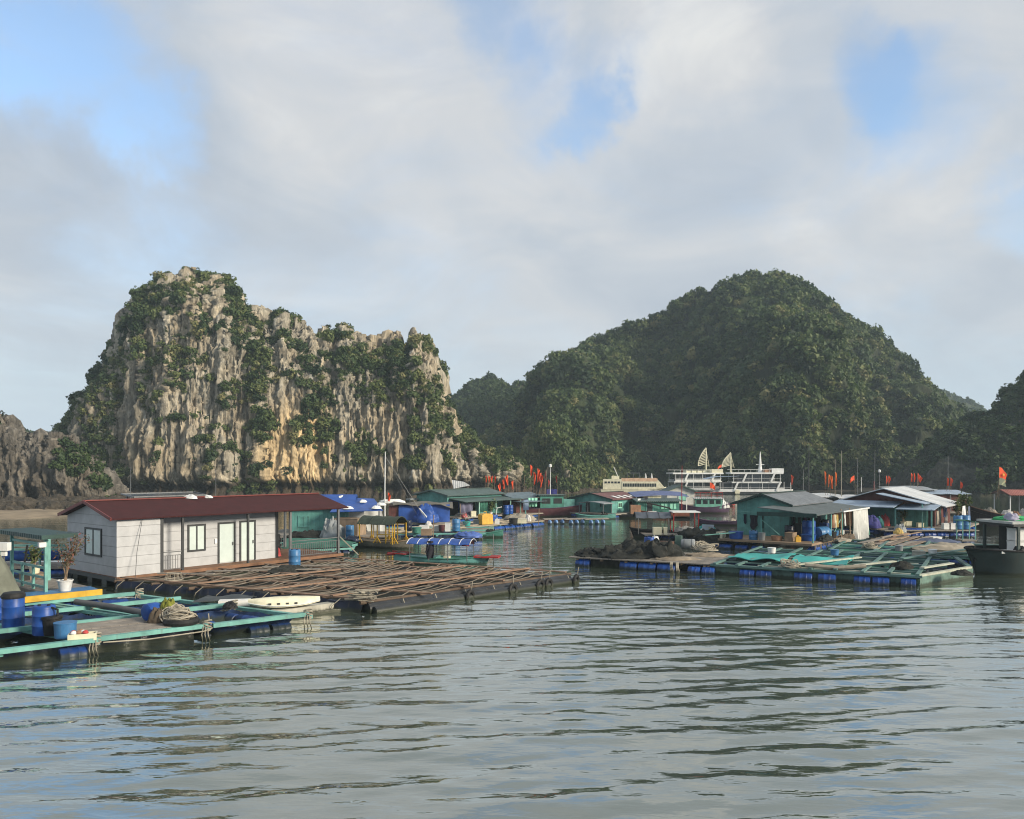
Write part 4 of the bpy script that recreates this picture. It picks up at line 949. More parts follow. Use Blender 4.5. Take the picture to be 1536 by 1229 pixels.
t = thing('hoop_net', 'wire hoop net lying at the front of the bamboo raft', 'net', GB(.19, .05, zb+.16))
b = MB(); b.tube([(.38*math.cos(a), .38*math.sin(a), .04) for a in np.linspace(0, 6.1, 22)], .018, 6); b.tube([(.30*math.cos(a), .30*math.sin(a), .32) for a in np.linspace(0, 6.1, 22)], .016, 6); b.build('hoop', ROPE, t, True)
b = MB()
for k in range(12): b.tube([(.38*math.cos(k*.52), .38*math.sin(k*.52), .04), (.3*math.cos(k*.52), .3*math.sin(k*.52), .32)], .008, 4)
b.build('mesh', ROPE, t)
for k, (u0, v0, u1, v1) in enumerate(((.05, .30, .32, .55), (.10, .50, .30, .72), (.02, .13, .20, .2))):
    tag(MB().beam(GB(u0, v0, zb+.20+.03*k), GB(u1, v1, zb+.24+.03*k), .22, .04).build('loose_plank', GREYW), ['loose grey plank lying askew between net heap and house deck', 'loose grey plank nearest the black net heap', 'loose grey plank at the left corner of the bamboo raft'][k], 'plank')
# kayak and white floats between the two rafts
def kay(p0, p1, wd, h, label):
    d = (p1-p0); L = d.length; t = thing('kayak', label, 'kayak', (p0.x, p0.y, p0.z), math.atan2(d.y, d.x)); n = 24; V = []
    for i in range(n):
        s = i/(n-1); x = L*s; w = wd/2*max(.06, (1-abs(2*s-1)**2.6)); hh = h*(.55+.45*(1-abs(2*s-1)**2)); zb_ = .10*abs(2*s-1)**2
        for j in range(9):
            a = math.pi*j/8; V.append((x, w*math.cos(a), zb_+hh*math.sin(a)**.7))
    MB().add(V, [(i*9+j, (i+1)*9+j, (i+1)*9+j+1, i*9+j+1) for i in range(n-1) for j in range(8)]+[(i*9+8, (i+1)*9+8, (i+1)*9, i*9) for i in range(n-1)]).build('hull', CREAM, t, True)
    b = MB(); b.tube([(L*s, (wd/2*max(.06, 1-abs(2*s-1)**2.6)+.015)*1, .05+.10*abs(2*s-1)**2) for s in np.linspace(0, 1, 20)], .02, 6); b.tube([(L*s, -(wd/2*max(.06, 1-abs(2*s-1)**2.6)+.015), .05+.10*abs(2*s-1)**2) for s in np.linspace(0, 1, 20)], .02, 6); b.build('rim', PLAIN, t, True)
    for x in (.3, .42, .54, .66): MB().box(L*x-.05, L*x+.05, -wd*.49, -wd*.43, .10, .16).build('scupper', CHAR, t)
    return t
kay(W(372, 911, .40), W(480, 905, .42), .80, .34, 'cream kayak lying upside down between the two rafts')
tag(MB().box(-.55, .55, -.2, .2, 0, .2).build('foam_float', FOAM), 'short white foam float left of the upturned kayak', 'float', None, W(352, 908, .36), R(12))
for k, (a, b_, z, w, h) in enumerate((((410, 922), (506, 908), .18, .40, .30), ((400, 929), (524, 914), .03, .34, .16))):
    tag(MB().beam(W(*a, z), W(*b_, z), w, h).build('foam_float', mat('dirty_foam', (.42, .41, .35), .85, .4, dirt=(.15, .13, .09))), ['thick dirty white foam log just in front of the upturned kayak', 'thin dirty white foam log lowest in the water beside the raft corner'][k], 'float')
sack(W(345, 912, .46), 'dark tyre like ring under the bow of the upturned kayak', .3, .25, .2, BLACK, 4, name='rubber_ring', cat='ring')
tag(MB().lathe([(.04, -.12), (.10, -.08), (.12, 0), (.08, .08), (.02, .1)], 12).build('buoy', TERRA, None, True), 'tiny brown buoy bobbing off the raft corner', 'buoy', None, W(399, 946, 0))

# ================================================================ white house on the water
wp = W(175, 866, .5)
zf, hw, LL, wdh = .5, 2.62, 12.8, 5.2
wh = thing('floating_house', 'white clad floating house with long maroon tiled roof and dark trimmed windows', 'floating house', (wp.x, wp.y, 0), AX)
pd = .95; X1 = 9.0; Xp = 2.03; z1 = zf+hw
w1 = MB(); w1.prism([(0, 0, zf), (0, wdh, zf), (0, wdh, z1), (0, wdh/2, z1+.64), (0, 0, z1)], (Xp, 0, 0)); w1.build('front_room_wall', WHITE, wh)
w2 = MB(); w2.prism([(Xp+.002, pd, zf), (Xp+.002, wdh, zf), (Xp+.002, wdh, z1), (Xp+.002, wdh/2, z1+.61), (Xp+.002, pd, z1+.10)], (X1-Xp, 0, 0)); w2.build('wall', WHITE, wh)
gable_roof(wh, 0, LL, 0, wdh, z1+.02, .66, ROOFM, .22, .32, .07, trim=mat('red_trim', (.16, .035, .03), .5, .3))
MB().slab([(X1, .05, z1-.03), (LL, .05, z1-.03), (LL, wdh, z1-.03), (X1, wdh, z1-.03)], .05).build('veranda_ceiling', CHAR, wh)
MB().box(-.05, LL+.05, -.12, wdh+.1, zf-.16, zf-.004).build('deck', DECKW, wh)
MB().box(-.12, -.052, -.1, wdh+.1, zf-.2, zf-.02).build('plinth', CHAR, wh)
b = MB(); b.box(Xp+.004, Xp+.14, -.03, .10, zf, z1-.06); b.build('corner_post', CHAR, wh)
MB().box(X1+.004, X1+.16, pd-.05, pd+.12, zf, z1-.06).build('corner_post', CHAR, wh)
for x in (3.13, 6.69): MB().box(x-.05, x+.05, -.05, .05, zf, z1-.09).build('post', CHAR, wh)
for (x, y) in ((9.28, 0), (12.55, 0), (9.4, wdh-.1), (12.55, wdh-.1)): MB().box(x-.06, x+.06, y-.06, y+.06, zf, z1-.085).build('post', STEEL, wh)
def railing(x0, x1, n, y=0, h=.92):
    r = MB(); r.beam((x0, y, zf+h), (x1, y, zf+h), .045); r.beam((x0, y, zf+h-.16), (x1, y, zf+h-.16), .03); r.beam((x0, y, zf+.10), (x1, y, zf+.10), .03)
    for i in range(n): r.beam((x0+(x1-x0)*(i+.5)/n, y, zf+.10), (x0+(x1-x0)*(i+.5)/n, y, zf+h-.16), .022)
    r.build('railing', STEEL, wh)
railing(2.2, 3.08, 7); railing(9.35, 12.5, 24); railing(9.45, 12.5, 22, wdh-.1)
opening(wh, 'gable', 1.45, zf+.80, 1.75, 1.32, pane=GLASS)
opening(wh, 'front', 3.90, zf+.74, .97, 1.36, face=pd); opening(wh, 'front', 5.54, zf+.02, 1.0, 2.10, 'door', face=pd); opening(wh, 'front', 6.79, zf+.02, .96, 2.12, 'door', face=pd)
MB().box(5.36, 5.48, pd-.06, pd-.002, zf+1.05, zf+1.3).build('meter_box', PLAIN, wh)
for y in (.25, 1.7, 3.2, 4.8): MB().tube([(x, y, .08) for x in np.linspace(.2, 12.6, 12)], .27, 12).build('float_pipe', PIPE, wh, True)
tag(MB().tube([wh.matrix_basis @ Vector((1.15, -.05, z1)), wh.matrix_basis @ Vector((.75, -.35, 1.6)), wh.matrix_basis @ Vector((.5, -.7, .4))], .012, 5).build('cable', CHAR), 'thin dark cable hanging across the white front wall', 'cable')
def hp(x, y, z): return base_matrix(wh) @ Vector((x, y, z))
zrg = z1+.68
t = thing('solar_panel', 'dark solar panel propped on the maroon roof', 'solar panel', hp(4.0, wdh/2+.1, zrg+.02), AX)
MB().slab([(-1.9, 0, .17), (1.9, 0, .17), (1.9, 1.3, .30), (-1.9, 1.3, .30)], .05).build('panel', SOLAR, t)
b = MB(); b.beam((-1.95, -.03, .17), (1.95, -.03, .17), .06); b.beam((-1.95, 1.33, .30), (1.95, 1.33, .30), .06); b.beam((-1.95, 0, .17), (-1.95, 1.3, .30), .06); b.beam((1.95, 0, .17), (1.95, 1.3, .30), .06); b.build('frame', STEEL, t)
for x in (-1.7, 1.7): MB().beam((x, .1, -.12), (x, .1, .14), .06).build('leg', STEEL, t); 
for x in (-1.7, 1.7): MB().beam((x, 1.2, -.5), (x, 1.2, .24), .06).build('leg', STEEL, t)
sack(hp(4.9, wdh/2-.12, zrg+.02), 'white plastic bag bundle at the middle of the maroon roof ridge', .42, .2, .20, PLAIN, 12)
sack(hp(5.9, wdh/2-.1, zrg+.03), 'smaller white plastic bag at the right on the maroon roof ridge', .28, .16, .14, PLAIN, 13)
mast(hp(3.0, wdh-.2, 2.2), 3.3, 'thin grey aerial mast behind the solar panel', r=.03)
mast(hp(8.0, wdh+.1, 1.0), 4.3, 'thin grey aerial mast rising behind the middle of the maroon roof', r=.03)
sack(hp(9.5, 1.6, zf), 'red plastic stool on the veranda', .25, .25, .45, PINK, 5, name='stool', cat='stool')
for k in range(2): drum(hp(10.2+k*.75, 3.8, zf), ['black barrel standing on the veranda, left one of the pair', 'black barrel standing on the veranda, right one of the pair'][k], BLACK, .3, 1.0)
tag(MB().beam(hp(12.6, -.1, zf+.95), hp(13.3, -.9, zf-.1), .05).build('rail_brace', ROPE), 'pale strut slanting from the veranda railing to the raft', 'strut')
# ================================================================ moored boats and houses in the middle distance
def L3(o, x, y, z): return base_matrix(o) @ Vector((x, y, z))
# boat with blue arched canopy tied behind the bamboo raft
bp = W(664, 846, 0)
bt = boat('canopy_boat', 'turquoise sampan with arched blue canopy and red ends behind the bamboo raft', (bp.x, bp.y, 0), R(-10), 6.6, 1.45, .42, CYAN, .28, .28, railm=GREENC, deckm=GREYW, deck=.15)
bt.scale = (.84,)*3
canopy(bt, -2.2, 2.1, 2.1, 1.42, .28, BLUET, posts=4, zdeck=.3, nh=7, hoops=PLAIN)
MB().sheet(lambda u, v: (2.02-.5*u, (v-.5)*1.7, 1.36+.28*(1-(2*v-1)**2)-.06), 4, 9).build('canopy_lining', REDP, bt)
MB().box(2.2, 3.9, -.5, .5, .50, .60).build('end_platform', REDP, bt); MB().box(-3.8, -2.5, -.42, .42, .56, .66).build('end_platform', REDP, bt)
for sg in (1, -1): MB().beam((-3.7, sg*.5, .74), (-2.4, sg*.62, .66), .07).build('end_rail', REDP, bt)
MB().box(-2.4, -.3, -.55, .55, .34, .52).build('bench', CYAN, bt); MB().box(.1, .5, -.2, .2, .34, .52).build('seat_box', CREAM, bt)
MB().tube([(3.4, .4, -.1), (3.4, .4, 2.0)], .03, 6).build('pole', STEEL, bt); MB().beam((3.4, .4, 2.0), (2.0, .5, 1.55), .03).build('pole_tie', STEEL, bt)
t = thing('jacket', 'black jacket hanging from the edge of the blue canopy', 'jacket', L3(bt, -.6, -.98, .50))
MB().sheet(lambda u, v: ((u-.5)*(.34+.12*math.sin(v*3)), .06*math.sin(u*7+v*3), .02+.92*(1-v)), 9, 9, .05).build('cloth', DCLOTH, t, True); MB().beam((0, 0, .90), (0, .1, 1.05), .02).build('hanger', STEEL, t)
MB().tube([(-.1, .02, .7), (-.22, .05, .3)], .07, 6).build('sleeve', DCLOTH, t, True)
# boat with olive canopy and yellow frame
bp = W(578, 822, 0)
bt2 = boat('canopy_boat', 'weathered boat with olive canopy on a yellow timber frame', (bp.x, bp.y, 0), R(-24), 5.6, 1.7, .55, mat('worn_hull', (.16, .15, .12), .7, .5), .30, .2, railm=PLY, deckm=GREYW)
bt2.scale = (.84,)*3
canopy(bt2, -2.0, 1.5, 2.1, 1.95, .60, KHAKI, posts=2, zdeck=.4, nh=4, pm=YELL, hoops=KHAKI)
for x in (-1.9, -.2, .6, 1.4):
    for sg in (1, -1): MB().beam((x, sg*.86, .45), (x, sg*.86, 2.02), .075).build('frame_post', YELL, bt2)
for sg in (1, -1):
    for zz in (1.15, 1.95): MB().beam((-.2, sg*.87, zz), (1.4, sg*.87, zz), .07).build('frame_rail', YELL, bt2)
    for x, d in ((-.2, .35), (1.4, .35), (-1.9, .3)): MB().beam((x+d, sg*.90, .46), (x, sg*.88, .95), .06).build('brace', YELL, bt2); MB().beam((x-d, sg*.90, .46), (x, sg*.88, .95), .06).build('brace', YELL, bt2)
MB().lathe([(.30, 0), (.30, .02), (.0, .02)], 16, Matrix.Translation((-2.25, 0, 2.1)) @ Matrix.Rotation(R(90), 4, 'Y')).build('spare_ring', BLACK, bt2)
sack((bp.x-2.2, bp.y+.2, .45), 'navy cloth bundle on the bow of the boat with the olive canopy', .7, .5, .35, NAVY, 9, name='bundle', cat='bundle')
# teal house with blue tarpaulin roof, seen past the veranda
h1 = W(436, 800, .5)
t1 = house('floating_house', 'teal floating house under a blue tarpaulin roof behind the veranda', h1, 4.2, 3.6, 1.95, .8, TEAL, BLUET, ang=R(4), porch=2.3, awning=None, openings=[dict(side='front', u=.55, z0=.95, w=.85, h=.85, frame=TEAL, pane=TEAL)], deckm=GREYW, dx=(-1.5, 3.4), ox=.5)
MB().slab([(3.2, -1.9, 2.20), (7.0, -1.5, 2.28), (6.0, 1.9, 3.0), (3.6, 1.9, 3.1)], .05).build('awning', BLUET, t1)
MB().box(4.25, 5.4, .4, .5, 1.4, 2.45).build('side_panel', PLAIN, t1)
for p in ((6.7, -1.4), (6.0, 1.8)): MB().beam((p[0], p[1], .4), (p[0], p[1], 2.2), .09).build('post', STEEL, t1)
for k, (x, y, z) in enumerate(((3.55, 1.6, 3.06), (5.3, .7, 2.76), (6.7, .2, 2.55), (4.4, -1.2, 2.36), (6.5, -1.2, 2.38))):
    sack(L3(t1, x, y, z), ['white sandbag at the top of the blue tarpaulin roof', 'white sandbag in the middle of the blue tarpaulin roof', 'white sandbag near the right tip of the blue tarpaulin roof', 'white sandbag at the lower left eave of the blue tarpaulin roof', 'white sandbag at the lower right eave of the blue tarpaulin roof'][k], .38, .22, .2, PLAIN, 20+k, 'sandbags on the blue roof')
c = D(556, 782, 61); tag(MB().sheet(lambda u, v: (1.45*u-.7+.55*v, .05*math.sin(u*9)-.5*v, 1.9*(1-v)), 10, 8, .03).build('sheet', CURT, None, True), 'white sheet hung slanting from the blue tarpaulin roof', 'sheet', None, (c.x, c.y, .55))
crate(W(525, 803, .45), 'large plywood box standing behind the navy boat bow', 2.0, 1.2, 1.22, PLY, R(-20), name='wooden_box', cat='wooden box')
g = thing('cage_raft', 'turquoise netted cage raft in front of the teal house behind the veranda', 'fish cage raft', (W(470, 820, .3).x, W(470, 820, .3).y, 0))
GA, GBp, GC, GD = W(418, 828, .4), W(526, 823, .4), W(540, 808, .4), W(430, 809, .4)
def gg(u, v, z=0): return tuple((GA*(1-u)+GBp*u)*(1-v)+(GD*(1-u)+GC*u)*v+Vector((0, 0, z)))
for v in (0, .33, .66, 1): MB().beam(gg(-.05, v), gg(1.05, v), .16, .1).build('beam', TURQ, g, world=True)
for u in (0, .25, .5, .75, 1): MB().beam(gg(u, -.02, -.1), gg(u, 1.02, -.1), .14, .09).build('cross_beam', TURQ, g, world=True)
MB().sheet(lambda u, v: gg(u, .06+.9*v, .08+.07*math.sin(u*14)*math.sin(v*9)), 30, 14).build('net', NETG, g, True, world=True)
float_drums(g, gg(.02, .03, -.3), gg(.98, .03, -.3), 8, .27, mat('dark_blue_plastic', (.012, .025, .07), .4, .4))
heap(gg(.3, 1.1, 0), 'dark net heaped along the foot of the teal house behind the veranda', 1.6, .5, .5, NETM, 'net', 'net_heap', 31)
heap(gg(.62, 1.05, 0), 'grey tarpaulin peak beside the teal house wall behind the veranda', .8, .6, 1.2, GREYT, 'tarpaulin', 'tarpaulin', 33)
drum(gg(.86, 1.0, 0), 'faded blue barrel beside the veranda corner post', BLUEL, .29, .95)
mast((W(552, 815, 0).x, 64, .5), 6.2, 'pale mast stayed by two wires behind the blue tarpaulin roof', PLAIN, .06, wires=((3.2, .5, .8), (2.2, 3, 1)))
flag(D(582, 757, 72), 1.3, 'single red pennant on the roof left of the blue tarpaulin hut', w=.4, fh=.8, seed=3, drop=.2)
# blue tarpaulin hut
h = W(598, 783, .5); ht = thing('hut', 'low hut wrapped in blue tarpaulin with a ragged grey roof', 'hut', (h.x, h.y, 0), R(6))
MB().sheet(lambda u, v: (4.6*u, -.15*math.sin(u*9)*v-.25*v, .5+1.55*(1-v)+.05*math.sin(u*13)), 26, 8).build('tarpaulin_wall', BLUET, ht, True)
MB().sheet(lambda u, v: (-.5+5.4*u, -.4+3.2*v, 2.05+.18*math.sin(v*3.1)+.08*math.sin(u*11+v*4)-.25*max(0, u-.8)*5*(1-v)), 20, 9, .05).build('roof', mat('ragged_sheet', (.15, .14, .12), .8, .5), ht, True)
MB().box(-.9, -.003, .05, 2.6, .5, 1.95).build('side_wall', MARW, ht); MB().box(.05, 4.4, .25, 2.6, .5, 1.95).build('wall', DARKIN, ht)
MB().box(-1.6, 5.2, -.9, 2.8, .28, .48).build('deck', GREYW, ht); float_drums(ht, L3(ht, -1.4, -.6, .02), L3(ht, 5, -.6, .02), 6, .27)
heap((D(641, 775, h.y+.3).x, h.y-.4, .5), 'bulging blue tarpaulin bundle at the right end of the blue hut', 1.1, .8, 1.3, BLUET, 'tarpaulin', 'tarpaulin_bundle', 41)
tag(MB().beam(D(629, 763, h.y-1.3), D(640, 776, h.y-1.7), .09).build('prop', PLAIN), 'white prop leaning on the bulging blue tarpaulin bundle', 'pole')
sack(D(588, 755, h.y+1.5), 'white tarpaulin roll on the roof at the left of the blue hut', 1.3, .4, .35, PLAIN, 43, name='tarpaulin_roll', cat='tarpaulin')
# teal house with green roof
h2 = W(671, 775, .55)
t2 = house('floating_house', 'teal floating house with dark green tin roof and open porch under a grey awning', h2, 8.6, 4.3, 2.05, .45, TEAL, TING, zf=.55, porch=1.9, awning=(.2, 9.6, TING, .32), posts=(2.6, 5.2, 7.6, 9.3), trim=TING, postm=mat('pale_teal_post', (.30, .52, .44), .5, .3),
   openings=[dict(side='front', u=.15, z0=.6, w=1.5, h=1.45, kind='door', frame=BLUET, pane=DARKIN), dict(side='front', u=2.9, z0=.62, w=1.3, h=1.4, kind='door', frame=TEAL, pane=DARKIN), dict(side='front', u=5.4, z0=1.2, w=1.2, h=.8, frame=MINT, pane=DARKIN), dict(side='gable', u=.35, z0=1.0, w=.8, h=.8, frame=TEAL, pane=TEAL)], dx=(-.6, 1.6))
MB().box(-1.2, -.03, 4.0, 4.6, 2.1, 2.25).build('ragged_eave', GREYT, t2)
def drape(name, o, x0, x1, y, z0, z1, m, label, cat, fold=.08, seed=0, sw=0.0, n=5):
    c = L3(o, (x0+x1)/2, y, 0); w = abs(x1-x0)
    q = MB().sheet(lambda u, v: ((u-.5)*w*(1-.12*v)+sw*v, fold*math.sin(u*6.28*n+seed+v)*(.4+v), z1+(z0-z1)*v), 26, 8).build(name, m, None, True)
    q['label'] = label; q['category'] = cat; q.location = (c.x, c.y, 0); q.rotation_euler[2] = o.rotation_euler[2]; return q
drape('curtain', t2, 2.7, 5.1, -1.75, .9, 2.15, NETG, 'dark green net curtain on the porch of the green roofed teal house', 'net', .10)
drape('hammock', t2, .3, 2.3, -1.4, .65, 1.9, mat('grey_violet_cloth', (.13, .13, .20), .8, .4), 'grey violet cloth hanging at the left of the green roofed porch', 'cloth', .22, 2, .2, 2)
potted(L3(t2, 4.4, -1.9, .55), 'bright green banana like plant on the porch of the green roofed teal house', 1.2, .55, 14, stops=GREEN, dense=200, leaf=.13, pr=.2, ph=.3)
crate(L3(t2, 1.6, -2.0, .55), 'cream box tilted on the deck of the green roofed teal house', .5, .4, .5, CREAM, R(20))
sack(L3(t2, .2, -2.1, .55), 'red cloth bundle at the left of the green roofed porch', .35, .3, .4, PINK, 44, name='bundle', cat='bundle')
for k in range(2): drum(L3(t2, 6.4+k*.68, -2.3, .55), ['blue barrel on the porch under the grey awning, left one of the pair', 'blue barrel on the porch under the grey awning, right one of the pair'][k], BLUE, .31, .95)
tag(MB().tube([(0, 0, 0), (.1, .2, .7), (.6, .3, .8)], .05, 6).build('hose', PLAIN), 'white bent pipe by the middle post of the green roofed porch', 'pipe', None, L3(t2, 5.0, -2.1, .55))
tag(MB().prism([(-.9, 0, 0), (.9, 0, .35), (.2, 0, .75), (-1.1, 0, .95)], (0, .08, 0)).build('roof_sheet', TINW, None), 'loose pale roof sheet sticking up behind the green tin roof', 'roof sheet', None, L3(t2, 6.3, 3.8, 3.1))
# long grey barge and cage raft strip in front of it
f0, f1 = W(690, 797, .2), W(815, 786, .2)
g2 = thing('cage_raft', 'timber raft strip on blue barrels carrying the yellow container', 'fish cage raft', (f0.x, f0.y, 0))
dvec = (f1-f0).normalized(); nvec = Vector((-dvec.y, dvec.x, 0))
for k in range(4): MB().beam(f0-dvec*7+nvec*k*1.1+Vector((0, 0, .28)), f1+nvec*k*1.1+Vector((0, 0, .28+.02*k)), .26, .08).build('plank', mat('pale_plank', (.34, .29, .22), .8, .4), g2, world=True)
for k in range(7): q = f0-dvec*6.6+(f1-f0+dvec*6.4)*(k/6); MB().beam(q+Vector((0, 0, .18)), q+nvec*3.5+Vector((0, 0, .2)), .14, .09).build('cross_beam', TURQ, g2, world=True)
for (a, b, n, m) in ((-.02, .17, 1, BLUE), (.36, .62, 2, BLUE), (.62, .82, 2, BLUE), (.84, .99, 1, BLUE), (-.45, -.08, 3, BLUE)): float_drums(g2, f0+(f1-f0)*a-Vector((0, 0, .16)), f0+(f1-f0)*b-Vector((0, 0, .16)), n, .30, m)
MB().sheet(lambda u, v: tuple(f0+(f1-f0)*(.18+.17*u)-nvec*.28+Vector((0, 0, .22-.42*v))), 6, 4).build('skirt', SKIRT, g2, world=True)
jc = f0+(f1-f0)*.36+nvec*.8
jerry((jc.x, jc.y, .52), 'big yellow container standing on the timber raft strip', OCHR, 1.05, .8, 1.0, R(30))
jerry(Vector((jc.x+1.0, jc.y+.5, .52)), 'small white canister right of the big yellow container', PLAIN, .4, .3, .45)
t = thing('hoop_net', 'round wire hoop net standing left of the big yellow container', 'net', (jc-dvec*3.2).to_tuple()[:2]+(.54,))
b = MB()
for k in range(4): b.tube([(.5*math.cos(a)+.12*k, .12*k, .55+.5*math.sin(a)) for a in np.linspace(0, 6.28, 20)], .02, 6)
b.build('hoop', STEEL, t, True); b = MB()
for k in range(10): a = k*.628; b.tube([(.5*math.cos(a), 0, .55+.5*math.sin(a)), (.36+.5*math.cos(a), .36, .55+.5*math.sin(a))], .008, 4)
b.build('mesh', STEEL, t)
sack(f0+(f1-f0)*.83+nvec*.3+Vector((0, 0, .33)), 'white bag with bottle at the right end of the timber raft strip', .3, .25, .55, BAG, 46)
drum(f0+(f1-f0)*.6+nvec*2.4+Vector((0, 0, .4)), 'blue tub beyond the yellow container', BLUE, .5, .55)
heap(f0+(f1-f0)*.93+nvec*2.2+Vector((0, 0, .3)), 'pale net piled at the right of the timber raft strip', 1.4, .7, .5, mat('pale_net', (.30, .27, .22), .95, .4), 'net', 'net_heap', 47)
cl = W(660, 797, .5)
crate((cl.x-1.2, cl.y, .5), 'white foam box with lid, left of the blue barrel on the middle raft', .7, .5, .42)
crate((cl.x-.35, cl.y+.3, .5), 'second white foam box, beside the maroon bucket on the middle raft', .6, .45, .38, BAG)
tub((cl.x+.15, cl.y-.2, .5), 'maroon bucket between the foam boxes on the middle raft', MARH, .22, .5, name='bucket', cat='bucket')
crate((cl.x+.62, cl.y-.1, .5), 'upright white plastic crate next to the blue barrel on the middle raft', .4, .4, .6, PLAIN)
drum((cl.x+1.25, cl.y, .5), 'faded blue barrel standing right of the foam boxes on the middle raft', BLUEL, .3, .95)
sack((cl.x-.9, cl.y+.1, .95), 'white bag on top of the lidded foam box on the middle raft', .3, .25, .3, BAG, 48)
heap((cl.x+2.3, cl.y-1.5, .15), 'crumpled blue tarpaulin above the blue canopy boat', 1.0, .5, .42, mat('light_blue_tarp', (.07, .13, .38), .5, .4), 'tarpaulin', 'tarpaulin_bundle', 49)
g3 = thing('cage_raft', 'dark low cage raft between the olive canopy boat and the blue tarpaulin hut', 'fish cage raft', (cl.x-2, cl.y, 0))
for k in range(5): MB().beam((cl.x-5.5, cl.y-1.4+k*1.3, .38+.02*k), (cl.x+3.6, cl.y-1.0+k*1.3, .40+.02*k), .18, .1).build('plank', GREYW if k % 2 else TURQ, g3, world=True)
for k in range(6): MB().beam((cl.x-5.2+k*1.7, cl.y-1.6, .28), (cl.x-5.3+k*1.7, cl.y+4.4, .30), .13, .08).build('cross_beam', TURQ, g3, world=True)
float_drums(g3, (cl.x-5, cl.y-1.3, .0), (cl.x+3.4, cl.y-.9, .0), 8, .27, mat('dark_blue_plastic', (.012, .025, .07), .4, .4))
# slate roofed shed behind, fishing boats
h3 = W(775, 772, .6); h3.y = 84; h3.x = (770-768)/F*84
t3 = house('floating_house', 'maroon boarded shed under a slate blue tin roof right of the green roofed house', h3, 5.0, 3.6, 1.6, .45, MARW, mat('slate_blue_tin', (.12, .17, .20), .5, .4, kind='tin'), porch=1.4, awning=(-.6, 4.5, mat('slate_blue_tin', (.12, .17, .20)), .1), posts=(.3, 4.2), openings=[dict(side='front', u=2.6, z0=.7, w=1.2, h=1.3, kind='door', frame=TEAL, pane=DARKIN)])
drape('flag_cloth', t3, -.1, .7, -1.5, .9, 2.0, mat('pale_blue_cloth', (.25, .33, .45), .9, .3), 'pale blue cloth tied to the left post of the maroon shed', 'cloth', .1, 1)
bp = W(812, 775, 0)
b1 = boat('fishing_boat', 'maroon hulled fishing boat with a green cabin, moored beside the maroon shed', (bp.x, bp.y, 0), R(190), 9.0, 2.4, .95, MARH, .75, .35, railm=PURP, deckm=GREYW, deck=.3)
cabin(b1, -2.3, .3, -.85, .85, .7, 2.35, GREENC, TING, 2, DARKIN, .25); MB().box(-3.6, -2.35, -.7, .7, .7, 1.9).build('engine_house', TEAL, b1)
drape('laundry', b1, .6, 1.7, .95, 1.15, 2.1, MINT, 'pale mint cloth drying beside the green cabin of the maroon boat', 'laundry', .07, 3, n=3)
for k, (x, m, nm) in enumerate(((2.0, DCLOTH, 'dark shirt'), (2.5, REDF, 'red shirt'), (2.9, mat('violet_cloth', (.12, .06, .16), .9), 'violet shirt'))):
    drape('laundry', b1, x, x+.42, .9, 1.2, 1.95, m, nm+' drying on the line of the maroon boat', 'laundry', .05, k, n=2)
tag(MB().tube([L3(b1, .4, .92, 2.12), L3(b1, 3.4, .9, 2.0)], .015, 5).build('clothes_line', ROPE), 'clothes line strung along the maroon fishing boat', 'rope')
drum(L3(b1, -3.0, -1.0, .66), 'blue barrel at the stern of the maroon fishing boat', BLUE, .3, .9)
mast(L3(b1, -1, 0, 2.4), 3.0, 'thin mast on the roof of the green cabin', PLAIN, .05, top='lamp')
bp = W(868, 775, 0)
b2 = boat('fishing_boat', 'fishing boat with red banded blue bow beside the red roofed teal house', (bp.x, bp.y+1.5, 0), R(200), 8, 2.5, 1.0, BLUEH, .75, .3, railm=REDP, band=REDP, deckm=GREYW)
cabin(b2, -2.6, -.4, -.9, .9, .8, 2.2, TEAL, TING, 2, DARKIN)
for k in range(9):
    px = (752, 758, 763, 770, 797, 801, 805, 809, 813)[k]; p = D(px, 747-(k > 3)*2, 88)
    flag(p, (1.7, 2.2, 2.6, 2.0, 3.6, 2.8, 3.2, 2.5, 2.7)[k], 'narrow orange red pennant on a bamboo pole among the flags over the slate roof', 'net marker flags over the slate roof', .42, (1.1, 1.2, 1.2, 1.0, 1.3, 1.6, 1.7, 1.6, 1.6)[k], seed=k*3+1, lean=.08, drop=.05)
for k, px in enumerate((729, 733, 737, 742)):
    flag(D(px, 742, 96), 2.4, 'narrow orange red pennant on a bamboo pole above the green tin roof', 'net marker flags above the green tin roof', .35, .9, seed=k*5+60, lean=.10)
for k, px in enumerate((817, 822, 836)): flag(D(px, 748, 96), (3.4, 2.4, 2.9)[k], 'thin dark red pennant behind the green boat cabin', 'net marker flags behind the green cabin', .3, .9, seed=k*5+30, lean=.1, m=REDP)
c = D(828, 747, 97); tag(MB().sheet(lambda u, v: ((u-.5)*1.3, .05*math.sin(u*8), 1.05*(1-v)), 8, 6, .03).build('tarpaulin', mat('violet_blue_tarp', (.08, .09, .36), .6, .3), None, True), 'violet blue tarpaulin hung among the flags behind the green cabin', 'tarpaulin', None, c)
for k in range(3):
    tag(MB().tube([(0, 0, 0), (.05*k, 0, 2+k*.6)], .04, 6).build('pole', PLY), ['bare bamboo pole left of the flags over the slate roof', 'bare bamboo pole amid the flags over the slate roof', 'tall bare bamboo pole right of the flags over the slate roof'][k], 'pole', None, D((775, 786, 818)[k], 748, 89))
